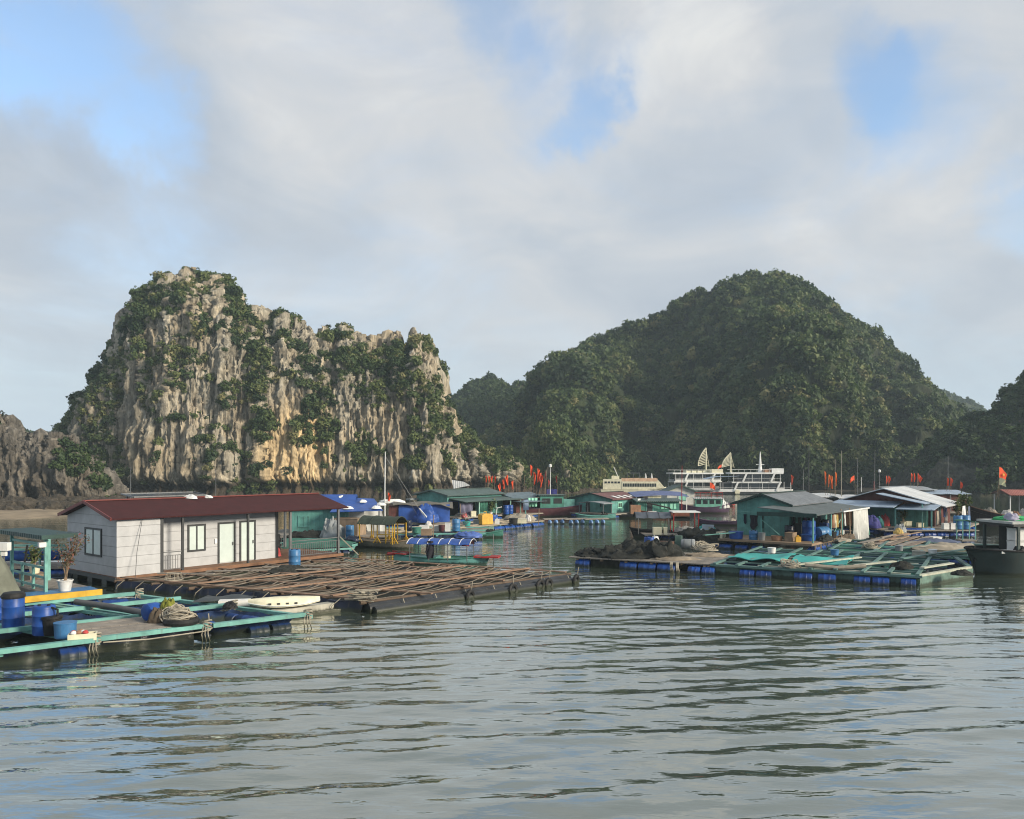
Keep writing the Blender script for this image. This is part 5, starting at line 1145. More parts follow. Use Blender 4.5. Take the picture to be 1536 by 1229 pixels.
# strings of pale blue float drums
for k, (xa, ya, xb, yb) in enumerate(((820, 787, 848, 786), (852, 787, 878, 786), (882, 787, 909, 786))):
    p, q = W(xa, ya, 0), W(xb, yb, 0)
    s = thing('float_raft', ['short plank walkway on pale blue barrels, left of three', 'short plank walkway on pale blue barrels, middle of three', 'short plank walkway on pale blue barrels, right of three'][k], 'raft', (p.x, p.y, 0), 0, 'walkways on pale blue barrels')
    float_drums(s, p+Vector((0, 0, .12)), q+Vector((0, 0, .12)), 3, .3, mat('pale_blue_plastic', (.16, .30, .55), .4, .3), gap=.5)
    for j in range(3): MB().beam(p+Vector((-.3, .3+j*.5, .46)), q+Vector((.3, .4+j*.5, .46)), .32, .06).build('plank', GREYW, s, world=True)
# red roofed teal house
h4 = W(917, 770, .5)
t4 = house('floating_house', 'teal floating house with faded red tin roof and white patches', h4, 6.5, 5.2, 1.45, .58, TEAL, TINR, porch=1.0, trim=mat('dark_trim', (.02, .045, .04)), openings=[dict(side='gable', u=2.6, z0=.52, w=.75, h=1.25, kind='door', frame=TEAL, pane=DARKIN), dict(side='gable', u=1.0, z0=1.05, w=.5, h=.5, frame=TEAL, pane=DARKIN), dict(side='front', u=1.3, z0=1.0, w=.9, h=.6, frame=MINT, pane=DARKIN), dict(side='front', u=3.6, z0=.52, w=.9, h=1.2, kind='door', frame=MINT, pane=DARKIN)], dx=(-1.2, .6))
for k in range(5):
    x = 1.2+k*1.25; b = MB(); zz = 1.95+.02+.10
    b.slab([(x, -.05, zz+.03), (x+.62, -.05, zz+.03), (x+.62, .85, zz+.03+.20), (x, .85, zz+.03+.20)], .03); b.build('roof_patch', PLAIN, t4)
t = thing('shelter', 'small flat grey sunshade on posts before the red roofed teal house', 'shelter', L3(t4, -1.6, 1.0, 0), AX)
MB().sheet(lambda u, v: (-1.0+2*u, -1.7+3.4*v, 1.62+.18*math.sin(v*3.14)), 8, 10, .05).build('roof', GREYT, t, True)
for x in (-.8, .8):
    for y in (-1.5, 1.5): MB().beam((x, y, .3), (x, y, 1.63), .07).build('post', STEEL, t)
tl = ['white bag of nets on the jetty right of the red roofed house', 'brown heap of gear on the jetty right of the red roofed house', 'grey bag of gear nearest the mint windowed house', 'pale sack low on the jetty right of the red roofed house']
for k, (px, py, m) in enumerate(((941, 766, BAG), (948, 768, TERRA), (955, 766, GREYT), (936, 769, CREAM))): p = W(px, py, .4); sack((p.x, p.y+.5*k, .4), tl[k], .7, .6, .9+.2*(k % 2), m, 50+k)
crate(W(953, 771, .4), 'terracotta coloured box on the jetty left of the mint windowed house', 1.1, .8, .9, TERRA)
drape('laundry', t4, 2.9, 3.5, -1.6, 1.0, 2.0, PLAIN, 'white laundry hanging right of the red roofed teal house', 'laundry', .06, 2, n=2)
drape('laundry', t4, 3.8, 4.5, -1.9, 1.0, 2.2, DCLOTH, 'dark laundry hanging right of the red roofed teal house', 'laundry', .06, 3, n=2)
bl = W(940, 777, 0)
boat('sampan', 'long low black sampan moored before the red roofed teal house', (bl.x, bl.y, 0), R(172), 5.5, 1.3, .38, BLACK, .25, .2, deckm=DARKIN)
# mint windowed house
h5 = W(957, 769, .5)
t5 = house('floating_house', 'green floating house with bright mint window panels', h5, 4.6, 3.2, 1.2, .2, GREENC, TING, ang=R(6), porch=.4, openings=[dict(side='front', u=.9, z0=.53, w=.8, h=1.05, kind='door', frame=TEAL, pane=DARKIN), dict(side='front', u=2.5, z0=.8, w=.9, h=.75, frame=GREENC, pane=MINT), dict(side='front', u=3.5, z0=.8, w=.9, h=.75, frame=GREENC, pane=MINT)])
c = thing('shelter', 'blue and white awning over the green house with mint windows', 'shelter', (h5.x+1, h5.y+2, 0), R(6))
MB().sheet(lambda u, v: (-1+6.2*u, .2+3.2*v, 2.55+.16*math.sin(u*3.1)-.4*(1-v)), 12, 6, .05).build('roof', mat('dusty_blue_sheet', (.10, .13, .26), .6, .4), c, True)
for x in (-.8, 5): 
    for y in (.4, 3.2): MB().beam((x, y, .4), (x, y, 2.15), .08).build('post', PLAIN, c)
bl = W(990, 776, 0)
b3 = boat('fishing_boat', 'low red brown fishing boat before the mint windowed house', (bl.x, bl.y, 0), R(174), 6.2, 1.6, .55, mat('red_brown_hull', (.17, .06, .04), .7, .5), .45, .2, deckm=GREYW)
MB().tube([(-1.5, 0, .4), (-1.0, 0, 1.0), (1.5, .3, 1.6)], .09, 6).build('boom', BLACK, b3); MB().box(.4, 1.3, -.4, .4, .35, .65).build('hatch', PLAIN, b3)
mast(L3(b3, -2.3, .2, .4), 5.2, 'reddish mast standing between mint windowed house and small white house', REDP, .05)
# small white house and purple boat
h6 = W(1005, 757, .5); h6.y = 104; h6.x = (1005-768)/F*104
t6 = house('floating_house', 'small white floating house with dark green gable roof', Vector((D(1043, 757, 104).x, 104, 0)), 5, 3.7, 1.7, .75, mat('off_white_wall', (.50, .51, .47), .7, .25), TING, ang=R(88), trim=TING, openings=[dict(side='gable', u=1.1, z0=1.0, w=1.2, h=.85, frame=TEAL, pane=MINT)])
bl = W(1056, 770, 0)
b4 = boat('fishing_boat', 'purple hulled fishing boat with pale green wheelhouse and roof railing', (bl.x, bl.y, 0), R(-4), 6.3, 1.9, .72, PURP, .55, .45, deckm=GREYW, railm=PURP)
cb = cabin(b4, -1.1, 1.9, -.75, .75, .6, 1.75, mat('pale_green_paint', (.15, .38, .30), .6, .3), TINW, 4, DGLASS, .2, wz=(.45, .85))
b = MB()
for x in np.linspace(-1.2, 2.0, 6): b.beam((x, -.85, 1.83), (x, -.85, 2.45), .04)
b.beam((-1.2, -.85, 2.45), (2.0, -.85, 2.45), .05); b.beam((-1.2, -.85, 2.15), (2.0, -.85, 2.15), .04); b.build('roof_railing', REDP, b4)
flag(L3(b4, .6, -.5, 1.83), 1.9, 'red flag on the wheelhouse roof of the purple boat', w=.6, fh=.7, seed=81, tri=False)
sack(L3(b4, 2.6, 0, .65), 'white sack on the bow of the purple boat', .4, .35, .6, BAG, 61); sack(L3(b4, 2.2, -.3, .6), 'second white sack beside the wheelhouse of the purple boat', .3, .3, .9, PLAIN, 62)
tag(MB().lathe([(.05, -.25), (.4, -.2), (.45, .1), (.1, .2)], 12).build('buoy', PINK, None, True), 'red buoy floating just left of the big teal house', 'buoy', None, W(1098, 757, .2))
# ---------------------------------------------------------------- ferries and cruise boats
def deck_house(parent, x0, x1, y0, y1, z0, z1, m, n, wz, wm=DGLASS, name='deck_house', frac=.72, ends=True):
    c = MB(); c.box(x0, x1, y0, y1, z0, z1); c = c.build(name, m, parent)
    for yy in (y0, y1):
        for i in range(n):
            w = (x1-x0-.4)/n; a = x0+.2+i*w+w*(1-frac)/2; q = MB(); s = -1 if yy == y0 else 1
            q.box(a, a+w*frac, min(yy, yy+s*.03), max(yy, yy+s*.03), wz[0], wz[1]); q.build('window', wm, c)
    return c
fp = D(950, 744, 146)
fy = thing('ferry', 'cream passenger ferry with a long row of small dark windows', 'ferry', (fp.x, 146, .25), R(-6))
n = 16; V = []
for i in range(n):
    s = -1+2*i/(n-1); hb = 1.7*(1-max(0, s)**3*.95); zg = 1.0+.5*max(0, s)**2; V += [(6*s, hb, zg), (6*s*.97, hb*.85, -.3), (6*s*.97, -hb*.85, -.3), (6*s, -hb, zg)]
MB().add(V, [(i*4+j, i*4+(j+1) % 4, (i+1)*4+(j+1) % 4, (i+1)*4+j) for i in range(n-1) for j in range(4)]+[(0, 1, 2, 3)]).build('hull', CREAM, fy)
deck_house(fy, -2.2, 4.3, -1.55, 1.55, 1.04, 2.5, CREAM, 20, (1.55, 2.15)); deck_house(fy, -5.6, -2.21, -1.5, 1.5, 1.04, 2.9, CREAM, 5, (2.15, 2.5))
MB().prism([(4.31, -1.5, 1.2), (5.7, -1.5, 1.3), (4.31, -1.5, 2.9)], (0, 3.0, 0)).build('bow_screen', CREAM, fy)
for yy in (-1.5, 1.45): MB().box(-2.2, 4.3, yy, yy+.05, 2.52, 3.1).build('deck_rail', mat('peach_canvas', (.60, .40, .27), .7, .4), fy)
MB().box(-1.2, 1.2, -1.2, 1.2, 4.0, 4.08).build('sunroof', STEEL, fy)
for x in (-1.1, 0, 1.1): MB().beam((x, -1.1, 2.52), (x, -1.1, 4.0), .08).build('roof_post', STEEL, fy)
MB().beam((-2.6, 0, 2.9), (-3.6, 0, 5.2), .12).build('crane_arm', PLAIN, fy); MB().box(-4, -2.6, -.7, .7, 2.92, 3.5).build('wheelhouse', CREAM, fy)
for x in (2.2, 3.3): MB().lathe([(.1, 2.52), (.2, 2.9), (.08, 3.9), (.02, 4)], 8, Matrix.Translation((x, -.8, 0))).build('furled_umbrella', PLAIN, fy)
def cruise(p, ang, label, L, dz, decks, mastx, mh, extra):
    t = thing('cruise_boat', label, 'cruise boat', (p.x, p.y, 0), ang); B = 2.6; n = 18; V = []
    for i in range(n):
        s = -1+2*i/(n-1); hb = B*(1-max(0, s)**2.6*.97)*(1-.1*max(0, -s)); zg = .52+.45*max(0, s)**2; V += [(L/2*s, hb, zg), (L/2*s*.96, hb*.8, -.3), (L/2*s*.96, -hb*.8, -.3), (L/2*s, -hb, zg)]
    MB().add(V, [(i*4+j, i*4+(j+1) % 4, (i+1)*4+(j+1) % 4, (i+1)*4+j) for i in range(n-1) for j in range(4)]+[(0, 1, 2, 3)]).build('hull', PLAIN, t)
    MB().box(-L/2+.4, L/2-2.2, -B-.03, B+.03, .28, .50).build('rubbing_strake', BLACK, t)
    z = .56
    for k, (x0, x1, inset) in enumerate(decks):
        dk = MB(); dk.box(x0, x1, -B, B, z-.12, z+.14); dk.build('deck', PLAIN, t)
        deck_house(t, x0+inset, x1-inset-(.8 if k else 1.6), -B+.7, B-.7, z+.143, z+dz, mat('shaded_deck_panel', (.13, .13, .135), .5, .2), 6, (z+.35, z+dz-.2), frac=.84)  # shade of the open decks put into the dark panel colour
        for yy in (-B+.05, B-.05):
            m = 6
            for i in range(m): 
                x = x0+.3+(x1-x0-.6)*i/(m-1); MB().beam((x, yy, z+.14), (x+(.7 if i % 3 == 1 else 0), yy, z+dz), .34 if i % 3 == 1 else .08).build('column', PLAIN, t)
            if k == 0 or mh > 4.5: MB().box(x0+.2, x1-.2, yy-.03, yy+.03, z+.143, z+.50).build('bulwark', PLAIN, t)
            r = MB(); r.beam((x0+.1, yy, z+.75), (x1-.1, yy, z+.75), .05); r.build('railing', PLAIN, t)
        z += dz
    x0, x1, _ = decks[-1]
    MB().box(x0-.3, x1+.3, -B-.1, B+.1, z-.1, z+.2).build('roof', PLAIN, t); z += .16
    r = MB(); r.beam((x0, -B, z+.6), (x1, -B, z+.6), .06); r.beam((x0, B, z+.6), (x1, B, z+.6), .06)
    for i in range(9): r.beam((x0+(x1-x0)*i/8, -B, z), (x0+(x1-x0)*i/8, -B, z+.6), .04)
    r.build('railing', PLAIN, t)
    b = MB(); b.tube([(mastx, 0, z), (mastx, 0, z+mh)], .16, 8, taper=.7); b.build('mast', CREAM, t)
    s = MB(); H = mh*.92      # open batten sail: a curved leech with ribs to the mast
    def leech(f): return (mastx-(.12+1.6*(1-f**2.0)), 0, z+mh*.28+f*(mh*.70))
    s.tube([leech(f) for f in np.linspace(0, 1, 14)], .10, 6)
    for f in np.linspace(0, .93, 11): q = leech(f); s.beam(q, (mastx, 0, q[2]+.45), .10, .13)
    s.tube([(mastx+.7*(1-f), 0, z+mh*.25+f*mh*.7) for f in np.linspace(0, 1, 8)], .04, 5)
    for f in np.linspace(0.05, .9, 10): s.beam((mastx+.7*(1-f), 0, z+mh*.25+f*mh*.7), (mastx, 0, z+mh*.25+f*mh*.7+.1), .04)
    s.build('batten_sail', CREAM, t)
    extra(t, z, B); return t
def ex1(t, z, B):
    MB().box(2.0, 4.4, -B, B, z+.003, z+.75).build('bow_screen', CREAM, t)
    for k in range(4): MB().box(-3+k*1.2, -2.1+k*1.2, -1.2, 1.2, z+.003, z+.45).build('sun_lounger', CREAM, t)
def ex2(t, z, B):
    MB().lathe([(.5, z), (.3, z+1.2), (.12, z+3.6), (.05, z+4.2)], 8, Matrix.Translation((1.6, 0, 0))).build('radar_mast', PLAIN, t); MB().beam((.8, 0, z+1.6), (2.4, 0, z+1.6), .12).build('radar_arm', PLAIN, t)
    MB().box(3.6, 5.9, -1.3, 1.3, z+.003, z+.85).build('wheelhouse', PLAIN, t); MB().box(2.3, 3.5, -1, 1, z+.003, z+.7).build('life_raft', TERRA, t)
    MB().lathe([(.2, -.12), (.5, -.1), (.5, .1), (.2, .12)], 16, Matrix.Translation((-3.4, -B-.15, .42)) @ Matrix.Rotation(R(90), 4, 'X')).build('lifebuoy', CREAM, t)
    MB().sheet(lambda u, v: (-9.5+6.5*u, -B+2*B*v, z-1.3+.9*u+.2*math.sin(u*5)), 8, 6, .06).build('sun_awning', mat('pale_blue_awning', (.33, .42, .55), .6, .3), t, True)
cruise(D(1048, 743, 168), R(4), 'white cruise boat with a batten sail, left and farther of the two', 12.5, 1.72, [(-6.2, 4.4, .8), (-6.0, 4.2, 1.2)], 1.6, 5.3, ex1)
cruise(D(1128, 746, 158), R(-5), 'white cruise boat with batten sail and radar mast, right and nearer of the two', 16, 1.78, [(-7.0, 7.2, .8), (-4.4, 5.2, 1.2)], -4.2, 3.9, ex2)
flag(D(1083, 712, 167), 2.2, 'small red flag flying between the two batten sails', w=.9, fh=.6, seed=91, tri=False, pole=PLAIN)

# odds and ends on the middle rafts
for k, (px, py, fn, kw) in enumerate((
  (700, 789, tub, dict(label='small turquoise tub at the left of the timber raft strip', m=TURQT, r=.3, h=.4)), (716, 787, crate, dict(label='grey crate between hoop net and turquoise tub', sx=.7, sy=.5, sz=.4, m=GREYT)),
  (770, 786, tub, dict(label='black tub right of the small white canister', m=BLACK, r=.35, h=.5)), (783, 785, crate, dict(label='low cream crate in the middle of the timber raft strip', sx=.8, sy=.5, sz=.35, m=CREAM)),
  (625, 800, tub, dict(label='dark green tub on the low dark cage raft', m=GREENC, r=.33, h=.45)), (640, 803, crate, dict(label='brown crate near the front of the low dark cage raft', sx=.8, sy=.5, sz=.4, m=PLY)),
  (612, 796, drum, dict(label='navy barrel standing at the left of the low dark cage raft', m=NAVY, r=.3, h=.8)))):
    p = W(px, py, .48); fn((p.x, p.y, .48), **kw)
for k, (px, py, yy, hgt, lb) in enumerate(((690, 783, 0, 1.7, 'thin upright stake at the left end of the timber raft strip'), (727, 790, 0, 1.3, 'thin upright stake by the hoop net'), (808, 788, 0, 1.5, 'thin upright stake at the right end of the timber raft strip'), (650, 805, 0, 1.6, 'thin upright stake on the low dark cage raft'))):
    p = W(px, py, .3); tag(MB().tube([(0, 0, 0), (.03, .02, hgt)], .035, 6).build('stake', PLY), lb, 'stake', None, p)

for k, (px, py, ang, L_, hm, lb) in enumerate(((745, 779, 170, 4.6, BLACK, 'small black sampan lying before the green roofed porch'), (893, 779, 185, 4.2, TEAL, 'small teal sampan lying before the pale blue barrels'), (1082, 788, 165, 4.4, PURP, 'small purple brown sampan between purple boat and big teal house'),
      (716, 806, 176, 4.0, GREENC, 'small green sampan tied below the timber raft strip'), (1268, 752, 178, 5.5, BLUEH, 'blue sampan behind the big teal house roof'))):
    p = W(px, py, 0); q = boat('sampan', lb, (p.x, p.y, 0), R(ang), L_, 1.15, .36, hm, .25, .2, deckm=GREYW, deck=.12)
    MB().box(-.3, .1, -.45, .45, .26, .34).build('thwart', PLY, q); MB().box(.9, 1.1, -.38, .38, .28, .35).build('thwart', PLY, q)
    sack(L3(q, -1.0, 0, .2), ['net bundle in the small black sampan', 'net bundle in the small teal sampan', 'net bundle in the purple brown sampan', 'net bundle in the small green sampan', 'net bundle in the blue sampan behind the big teal house'][k], .5, .35, .4, (NETG, NETM, mat('pale_net', (.3, .27, .22)), NETM, NETG)[k], 200+k, name='net_bundle', cat='net')
# ================================================================ right hand rafts
DBLUE = mat('deep_blue_plastic', (.010, .050, .24), .4, .35)
za = .48
RL, RM, RN = W(862, 836, za), W(1376, 865, za), W(1455, 852, za)
e1 = (RM-RL).normalized(); LR = (RM-RL).length
bk = Vector((.52, .854, 0))
def GQ(u, v, z=za):      # u metres along the front edge from its left end, v metres away from the viewer
    p = RL+e1*u+bk*v; return Vector((p.x, p.y, z))
def uv_of(px, py, z=za):
    q = W(px, py, z)-RL; d = e1.x*bk.y-e1.y*bk.x
    return ((q.x*bk.y-q.y*bk.x)/d, (e1.x*q.y-e1.y*q.x)/d)
def PQ(px, py, z=za+.02): p = W(px, py, z); return p
# net raft at the left
n1_ = thing('net_raft', 'plank raft on blue barrels piled with black nets', 'raft', (GQ(2.5, 1).x, GQ(2.5, 1).y, 0))
for v in np.arange(0, 4.6, .5): MB().beam(GQ(-.3, v, za), GQ(7.6, v+.1, za+.02), .40, .06).build('plank', GREYW, n1_, world=True)
for u in np.arange(.2, 7.5, 1.4): MB().beam(GQ(u, -.1, za-.09), GQ(u, 4.6, za-.09), .14, .10).build('cross_beam', PLY, n1_, world=True)
for (u0, u1, n) in ((.05, .95, 1), (2.6, 5.7, 3)): float_drums(n1_, GQ(u0, .1, .10), GQ(u1, .1, .10), n, .31, BLUE)
float_drums(n1_, GQ(.3, 2.4, .05), GQ(7.0, 2.4, .05), 6, .29, DBLUE)
MB().sheet(lambda u, v: tuple(GQ(.95+1.7*u, .05-.06*math.sin(u*15), za-.06-.55*v)), 14, 4).build('skirt', NETM, n1_, True, world=True)
for k, (u, v, rx, ry, hh) in enumerate(((.6, .8, .9, .8, .40), (1.7, 1.0, 1.2, .9, .52), (3.0, 1.2, 1.5, 1.0, .60), (4.2, 1.7, 1.3, 1.1, .85), (2.6, 2.6, 1.8, .9, .62))):
    heap(GQ(u, v), ['low end of the black net pile at the left tip of the net raft', 'black net mound second from the left tip of the net raft', 'broad black net mound in the middle of the net raft', 'tallest black net mound, left of the blue barrel on the net raft', 'black net mound behind the others on the net raft'][k], rx, ry, hh, NETM, 'net', 'net_heap', 60+k, rough=.45)
p = PQ(974, 826); drum(p, 'blue barrel standing against the black nets', BLUE, .31, .80)
sack(p+Vector((.35, .1, .55)), 'white bag resting at the top of the blue barrel by the nets', .26, .22, .3, PLAIN, 70)
tag(MB().tube([p+Vector((.1, -.3, .55)), p+Vector((-.35, -1.0, .25)), p+Vector((-.4, -1.3, -.2))], .05, 8).build('hose', PLAIN, None, True), 'pale grey hose bending down into the water from the net raft', 'hose')
t = thing('engine', 'rusty engine on the deck right of the blue barrel', 'engine', PQ(1000, 826), R(-25))
MB().box(-.4, .4, -.22, .22, .1, .55).build('block', mat('rust', (.11, .06, .04), .8, .5), t); MB().lathe([(.22, -.05), (.24, 0), (.22, .05)], 16, Matrix.Translation((-.46, 0, .34)) @ Matrix.Rotation(R(90), 4, 'Y')).build('flywheel', mat('rust', (.1, .06, .04)), t, True)
MB().tube([(.1, 0, .55), (.1, 0, .85), (.4, 0, .95)], .05, 8).build('exhaust', BLACK, t); MB().box(-.5, .5, -.27, -.17, 0, .098).build('skid', PLY, t); MB().box(-.5, .5, .17, .27, 0, .098).build('skid', PLY, t)
tub(PQ(1003, 829), 'small white bucket in front of the rusty engine', PLAIN, .15, .27, name='bucket', cat='bucket', inside=DCLOTH)
tag(MB().box(-.2, .2, -.13, .13, 0, .82).build('steel_box', SKIRT), 'upright grey green box between engine and grey tank', 'box', None, PQ(1018, 824), R(-20))
t = thing('tank', 'grey steel tank lying on its side on the net raft', 'tank', PQ(1032, 825)); M = Matrix.Translation((0, 0, .33)) @ Matrix.Rotation(R(-15), 4, 'Z') @ Matrix.Rotation(R(90), 4, 'Y') @ Matrix.Translation((0, 0, -.42))
MB().lathe([(.05, 0), (.28, .01), (.32, .06), (.32, .78), (.28, .83), (.05, .84)], 24, M).build('shell', GREYT, t, True)
for x in (.2, .64): MB().lathe([(.33, x-.02), (.335, x), (.33, x+.02)], 24, M).build('band', STEEL, t)
rope_heap(PQ(1057, 826), 'long coil of pale rope beside the grey tank', .75, .34, seed=12, n=26, thick=.03)
heap(PQ(1012, 840), 'dirty folded tarpaulin at the front of the net raft', 1.3, .6, .16, mat('dirty_canvas', (.24, .20, .15), .9, .4), 'tarpaulin', 'folded_tarpaulin', 74)
heap(PQ(1062, 835), 'stained beige cloth beside the turquoise sheet', 1.2, .55, .20, mat('dirty_canvas', (.24, .20, .15)), 'tarpaulin', 'folded_tarpaulin', 75)
for k, (px, py) in enumerate(((1005, 844), (1014, 845))):
    b = MB(); q = PQ(px, py)
    for j in range(3): b.tube([q+Vector((.05*j, -.1, .04)), q+Vector((.05*j-.05, -.3, -.2)), q+Vector((.07*j, -.25, -.55))], .03, 5)
    tag(b.build('rope_hank', ROPE), ['left hank of rope hanging into the water off the net raft', 'right hank of rope hanging into the water off the net raft'][k], 'rope')
# netted cage raft
cg = thing('cage_raft', 'wide grey green cage raft on deep blue barrels with turquoise sheets at right', 'fish cage raft', (GQ(13, 3).x, GQ(13, 3).y, 0))
U0, U1, VV = 7.7, LR, 9.2
TB = mat('grey_teal_beam', (.10, .185, .17), .6, .45, scale=1.2)
us = list(np.linspace(U0, U1, 6)); vs = [0, 2.2, 4.6, 7.0, VV]
for v in vs: MB().beam(GQ(U0-.2, v, za), GQ(U1+.2+(.8 if v > 3 else 0), v, za), .30, .10).build('beam', TB, cg, world=True)
for v in (1.1, 3.3, 5.7, 8.1): MB().beam(wob(GQ(U0+.2, v, za+.05)), wob(GQ(U1+(.5 if v > 3 else -.1), v, za+.05)), .09, .06).build('beam', TB, cg, world=True)
for v in (.5, 4.95): MB().beam(GQ(U0+2, v, za+.03), GQ(U1-.3, v, za+.03), .16, .06).build('plank', mat('pale_board', (.42, .44, .36), .8, .35), cg, world=True)
for u in np.linspace(U0, U1, 9): MB().beam(wob(GQ(u, -.15, za+.10)), wob(GQ(u+rnd.uniform(-.1, .1), VV+.2, za+.10)), .16, .08).build('cross_beam', TB, cg, world=True)
for i in range(5):
    for j in range(4):
        def fn(a, b_, i=i, j=j):
            d = min(a, 1-a, b_, 1-b_); return tuple(GQ(us[i]+.1+(us[i+1]-us[i]-.2)*a, vs[j]+.1+(vs[j+1]-vs[j]-.2)*b_, za-.05-1.9*d+.03*math.sin(a*17+b_*11)))
        MB().sheet(fn, 9, 9).build('net', NETG if (i+j) % 3 else mat('dark_blue_net', (.012, .03, .085)), cg, True, world=True)
for (px0, px1, n) in ((1110, 1160, 2), (1191, 1221, 1), (1227, 1256, 1), (1280, 1336, 2), (1350, 1376, 1), (1033, 1075, 2)):
    a = uv_of(px0, 858, .1)[0]; b_ = uv_of(px1, 858, .1)[0]
    y0 = W(px0, 852, .1); u_a = a
    # march along the front edge to the true crossing of each column
    def edge_u(px):
        lo, hi = -2, LR+3
        for _ in range(40):
            m_ = (lo+hi)/2; q = GQ(m_, .1); lo, hi = (m_, hi) if 768+F*q.x/q.y < px else (lo, m_)
        return lo
    float_drums(cg, GQ(edge_u(px0), -.02, .06), GQ(edge_u(px1), -.02, .06), n, .31, DBLUE if px0 > 1100 else BLUE)
MB().sheet(lambda u, v: tuple(GQ(U0+(U1-U0)*u, .12+.04*math.sin(u*60), za-.06-.62*v)), 60, 4).build('skirt', SKIRT, cg, True, world=True)
MB().sheet(lambda u, v: tuple(RM+(RN-RM)*u+Vector((.10+.03*math.sin(u*20), -.05, -.02-.58*v))), 20, 4).build('skirt', SKIRT, cg, True, world=True)
MB().beam(RM+Vector((0, 0, .03)), RN+Vector((0, 0, .03)), .22, .09).build('beam', mat('pale_board', (.42, .44, .36)), cg, world=True)
MB().beam(RN+Vector((0, 0, .03)), GQ(U1+1.2, VV, za+.03), .22, .09).build('beam', TB, cg, world=True)
for k in range(4): float_drums(cg, GQ(U0+.5, vs[k+1], .02), GQ(U1-.3, vs[k+1], .02), 9, .28, DBLUE)
def sheet_on(u0, u1, v0, v1, m, label, name='tarpaulin', z=.12, amp=.10, sd=0):
    o = MB().sheet(lambda a, b_: tuple(GQ(u0+(u1-u0)*a, v0+(v1-v0)*b_, za+z+.05*math.sin(b_*9+sd)*0+amp*float(perlin(np.array([[a*2.6+sd, b_*2.0, 1.7]]))[0])-.22*(a-.5)**2*0)), 30, 16, .03).build(name, m, None, True)
    o['label'] = label; o['category'] = 'tarpaulin'
a, b_ = uv_of(1085, 836), uv_of(1165, 824)
sheet_on(7.9, 10.7, 1.6, 4.6, TURQT, 'bright turquoise sheet over the cage, left of the two', sd=1.3, amp=.25, z=.24)
sheet_on(10.9, 13.6, 1.9, 4.6, TURQT, 'bright turquoise sheet over the cage, right of the two', sd=4.1, amp=.25, z=.24)
tag(MB().tube([GQ(12.0, .15, za+.22), GQ(13.5, .3, za+.16), GQ(14.6, .9, za+.26)], .10, 8).build('net_roll', mat('pale_net', (.30, .27, .22)), None, True), 'pale rolled net along the front of the right hand turquoise sheet', 'net')
rope_heap(GQ(11.3, .2, za+.06), 'tangled rope at the front edge between the two turquoise sheets', .6, .25, seed=19, n=16)
heap(GQ(16.0, 2.4, za+.02), 'black net hump lying across the cage beams', .6, .4, .32, NETM, 'net', 'net_heap', 77); heap(GQ(18.6, 1.4, za+.02), 'black net hump near the right corner of the cage raft', .5, .35, .2, NETM, 'net', 'net_heap', 78)
crate(PQ(1378, 836), 'pale foam block on a cage beam in the middle of the cage raft', .62, .4, .30, mat('dirty_foam', (.42, .41, .35)), R(-20))
for k, (pa, pb) in enumerate((((1283, 848), (1342, 842)), ((1352, 838), (1450, 824)), ((1383, 852), (1428, 845)), ((1195, 847), (1290, 836)), ((1293, 829), (1386, 818)))):
    tag(MB().beam(W(*pa, za+.22), W(*pb, za+.26), .24, .06).build('plank', (mat('pale_board', (.42, .44, .36)), TB, mat('pale_board', (.42, .44, .36)), mat('pale_board', (.42, .44, .36)), TB)[k]),
        ['short pale plank before the black net hump on the cage raft', 'long grey green plank beside the moored black boat', 'pale plank at the right front corner of the cage raft', 'long pale plank before the right hand turquoise sheet', 'long grey green plank leading to the back of the cage raft'][k], 'plank')
# far cage grid behind
cg2 = thing('cage_raft', 'farther turquoise cage grid between big teal house and moored black boat', 'fish cage raft', (GQ(17, 12).x, GQ(17, 12).y, 0))
for v in (9.9, 12, 14, 16, 18): MB().beam(GQ(11, v, za), GQ(24.5, v+.3, za), .26, .10).build('beam', TB if v != 14 else TURQ, cg2, world=True)
for u in np.arange(11.5, 24.4, 2.4): MB().beam(wob(GQ(u, 9.7, za+.10)), wob(GQ(u, 18.2, za+.10)), .15, .07).build('cross_beam', TB, cg2, world=True)
MB().sheet(lambda a, b_: tuple(GQ(11.2+13*a, 9.9+8.2*b_, za-.12-.25*abs(math.sin(a*17))*abs(math.sin(b_*12.5)))), 50, 30).build('net', NETG, cg2, True, world=True)
for v in (9.9, 14, 18): float_drums(cg2, GQ(11.2, v, .02), GQ(24, v, .02), 12, .28, DBLUE)
sheet_on(19.5, 23.5, 13.5, 15.0, NETG, 'green net laid over the far cage grid', name='net_cover', sd=7)
heap(GQ(17.5, 12.8, za+.05), 'pale brown net heaped along the far cage grid', 2.2, .7, .4, mat('pale_net', (.30, .27, .22)), 'net', 'net_heap', 79)
# grey canopy boat behind the nets
bp = W(1010, 806, 0)
b5 = boat('canopy_boat', 'dark sampan with grey arched canopy behind the black nets', (bp.x, bp.y, 0), R(178), 6.8, 1.6, .45, BLACK, .30, .2, deckm=GREYW)
canopy(b5, .3, 3.0, 1.8, 1.55, .40, mat('grey_blue_canopy', (.075, .09, .115), .6, .35), posts=2, zdeck=.3, nh=4, hoops=CHAR)
MB().box(-1.9, .2, -1.0, 1.0, 1.95, 2.03).build('flat_roof', PLAIN, b5)
for x in (-1.8, .1):
    for sg in (1, -1): MB().beam((x, sg*.7, .3), (x, sg*.8, 1.95), .07).build('post', REDP, b5)
MB().sheet(lambda u, v: (-1.2+1.3*u, -.8+1.6*v, 1.35+.25*math.sin(v*3.14)), 6, 8, .04).build('inner_canopy', DARKIN, b5, True)
crate(L3(b5, 1.7, 1.0, .42)+Vector((0, -1.6, 0)), 'cream box on the bow of the sampan behind the black nets', .62, .45, .5, CREAM)
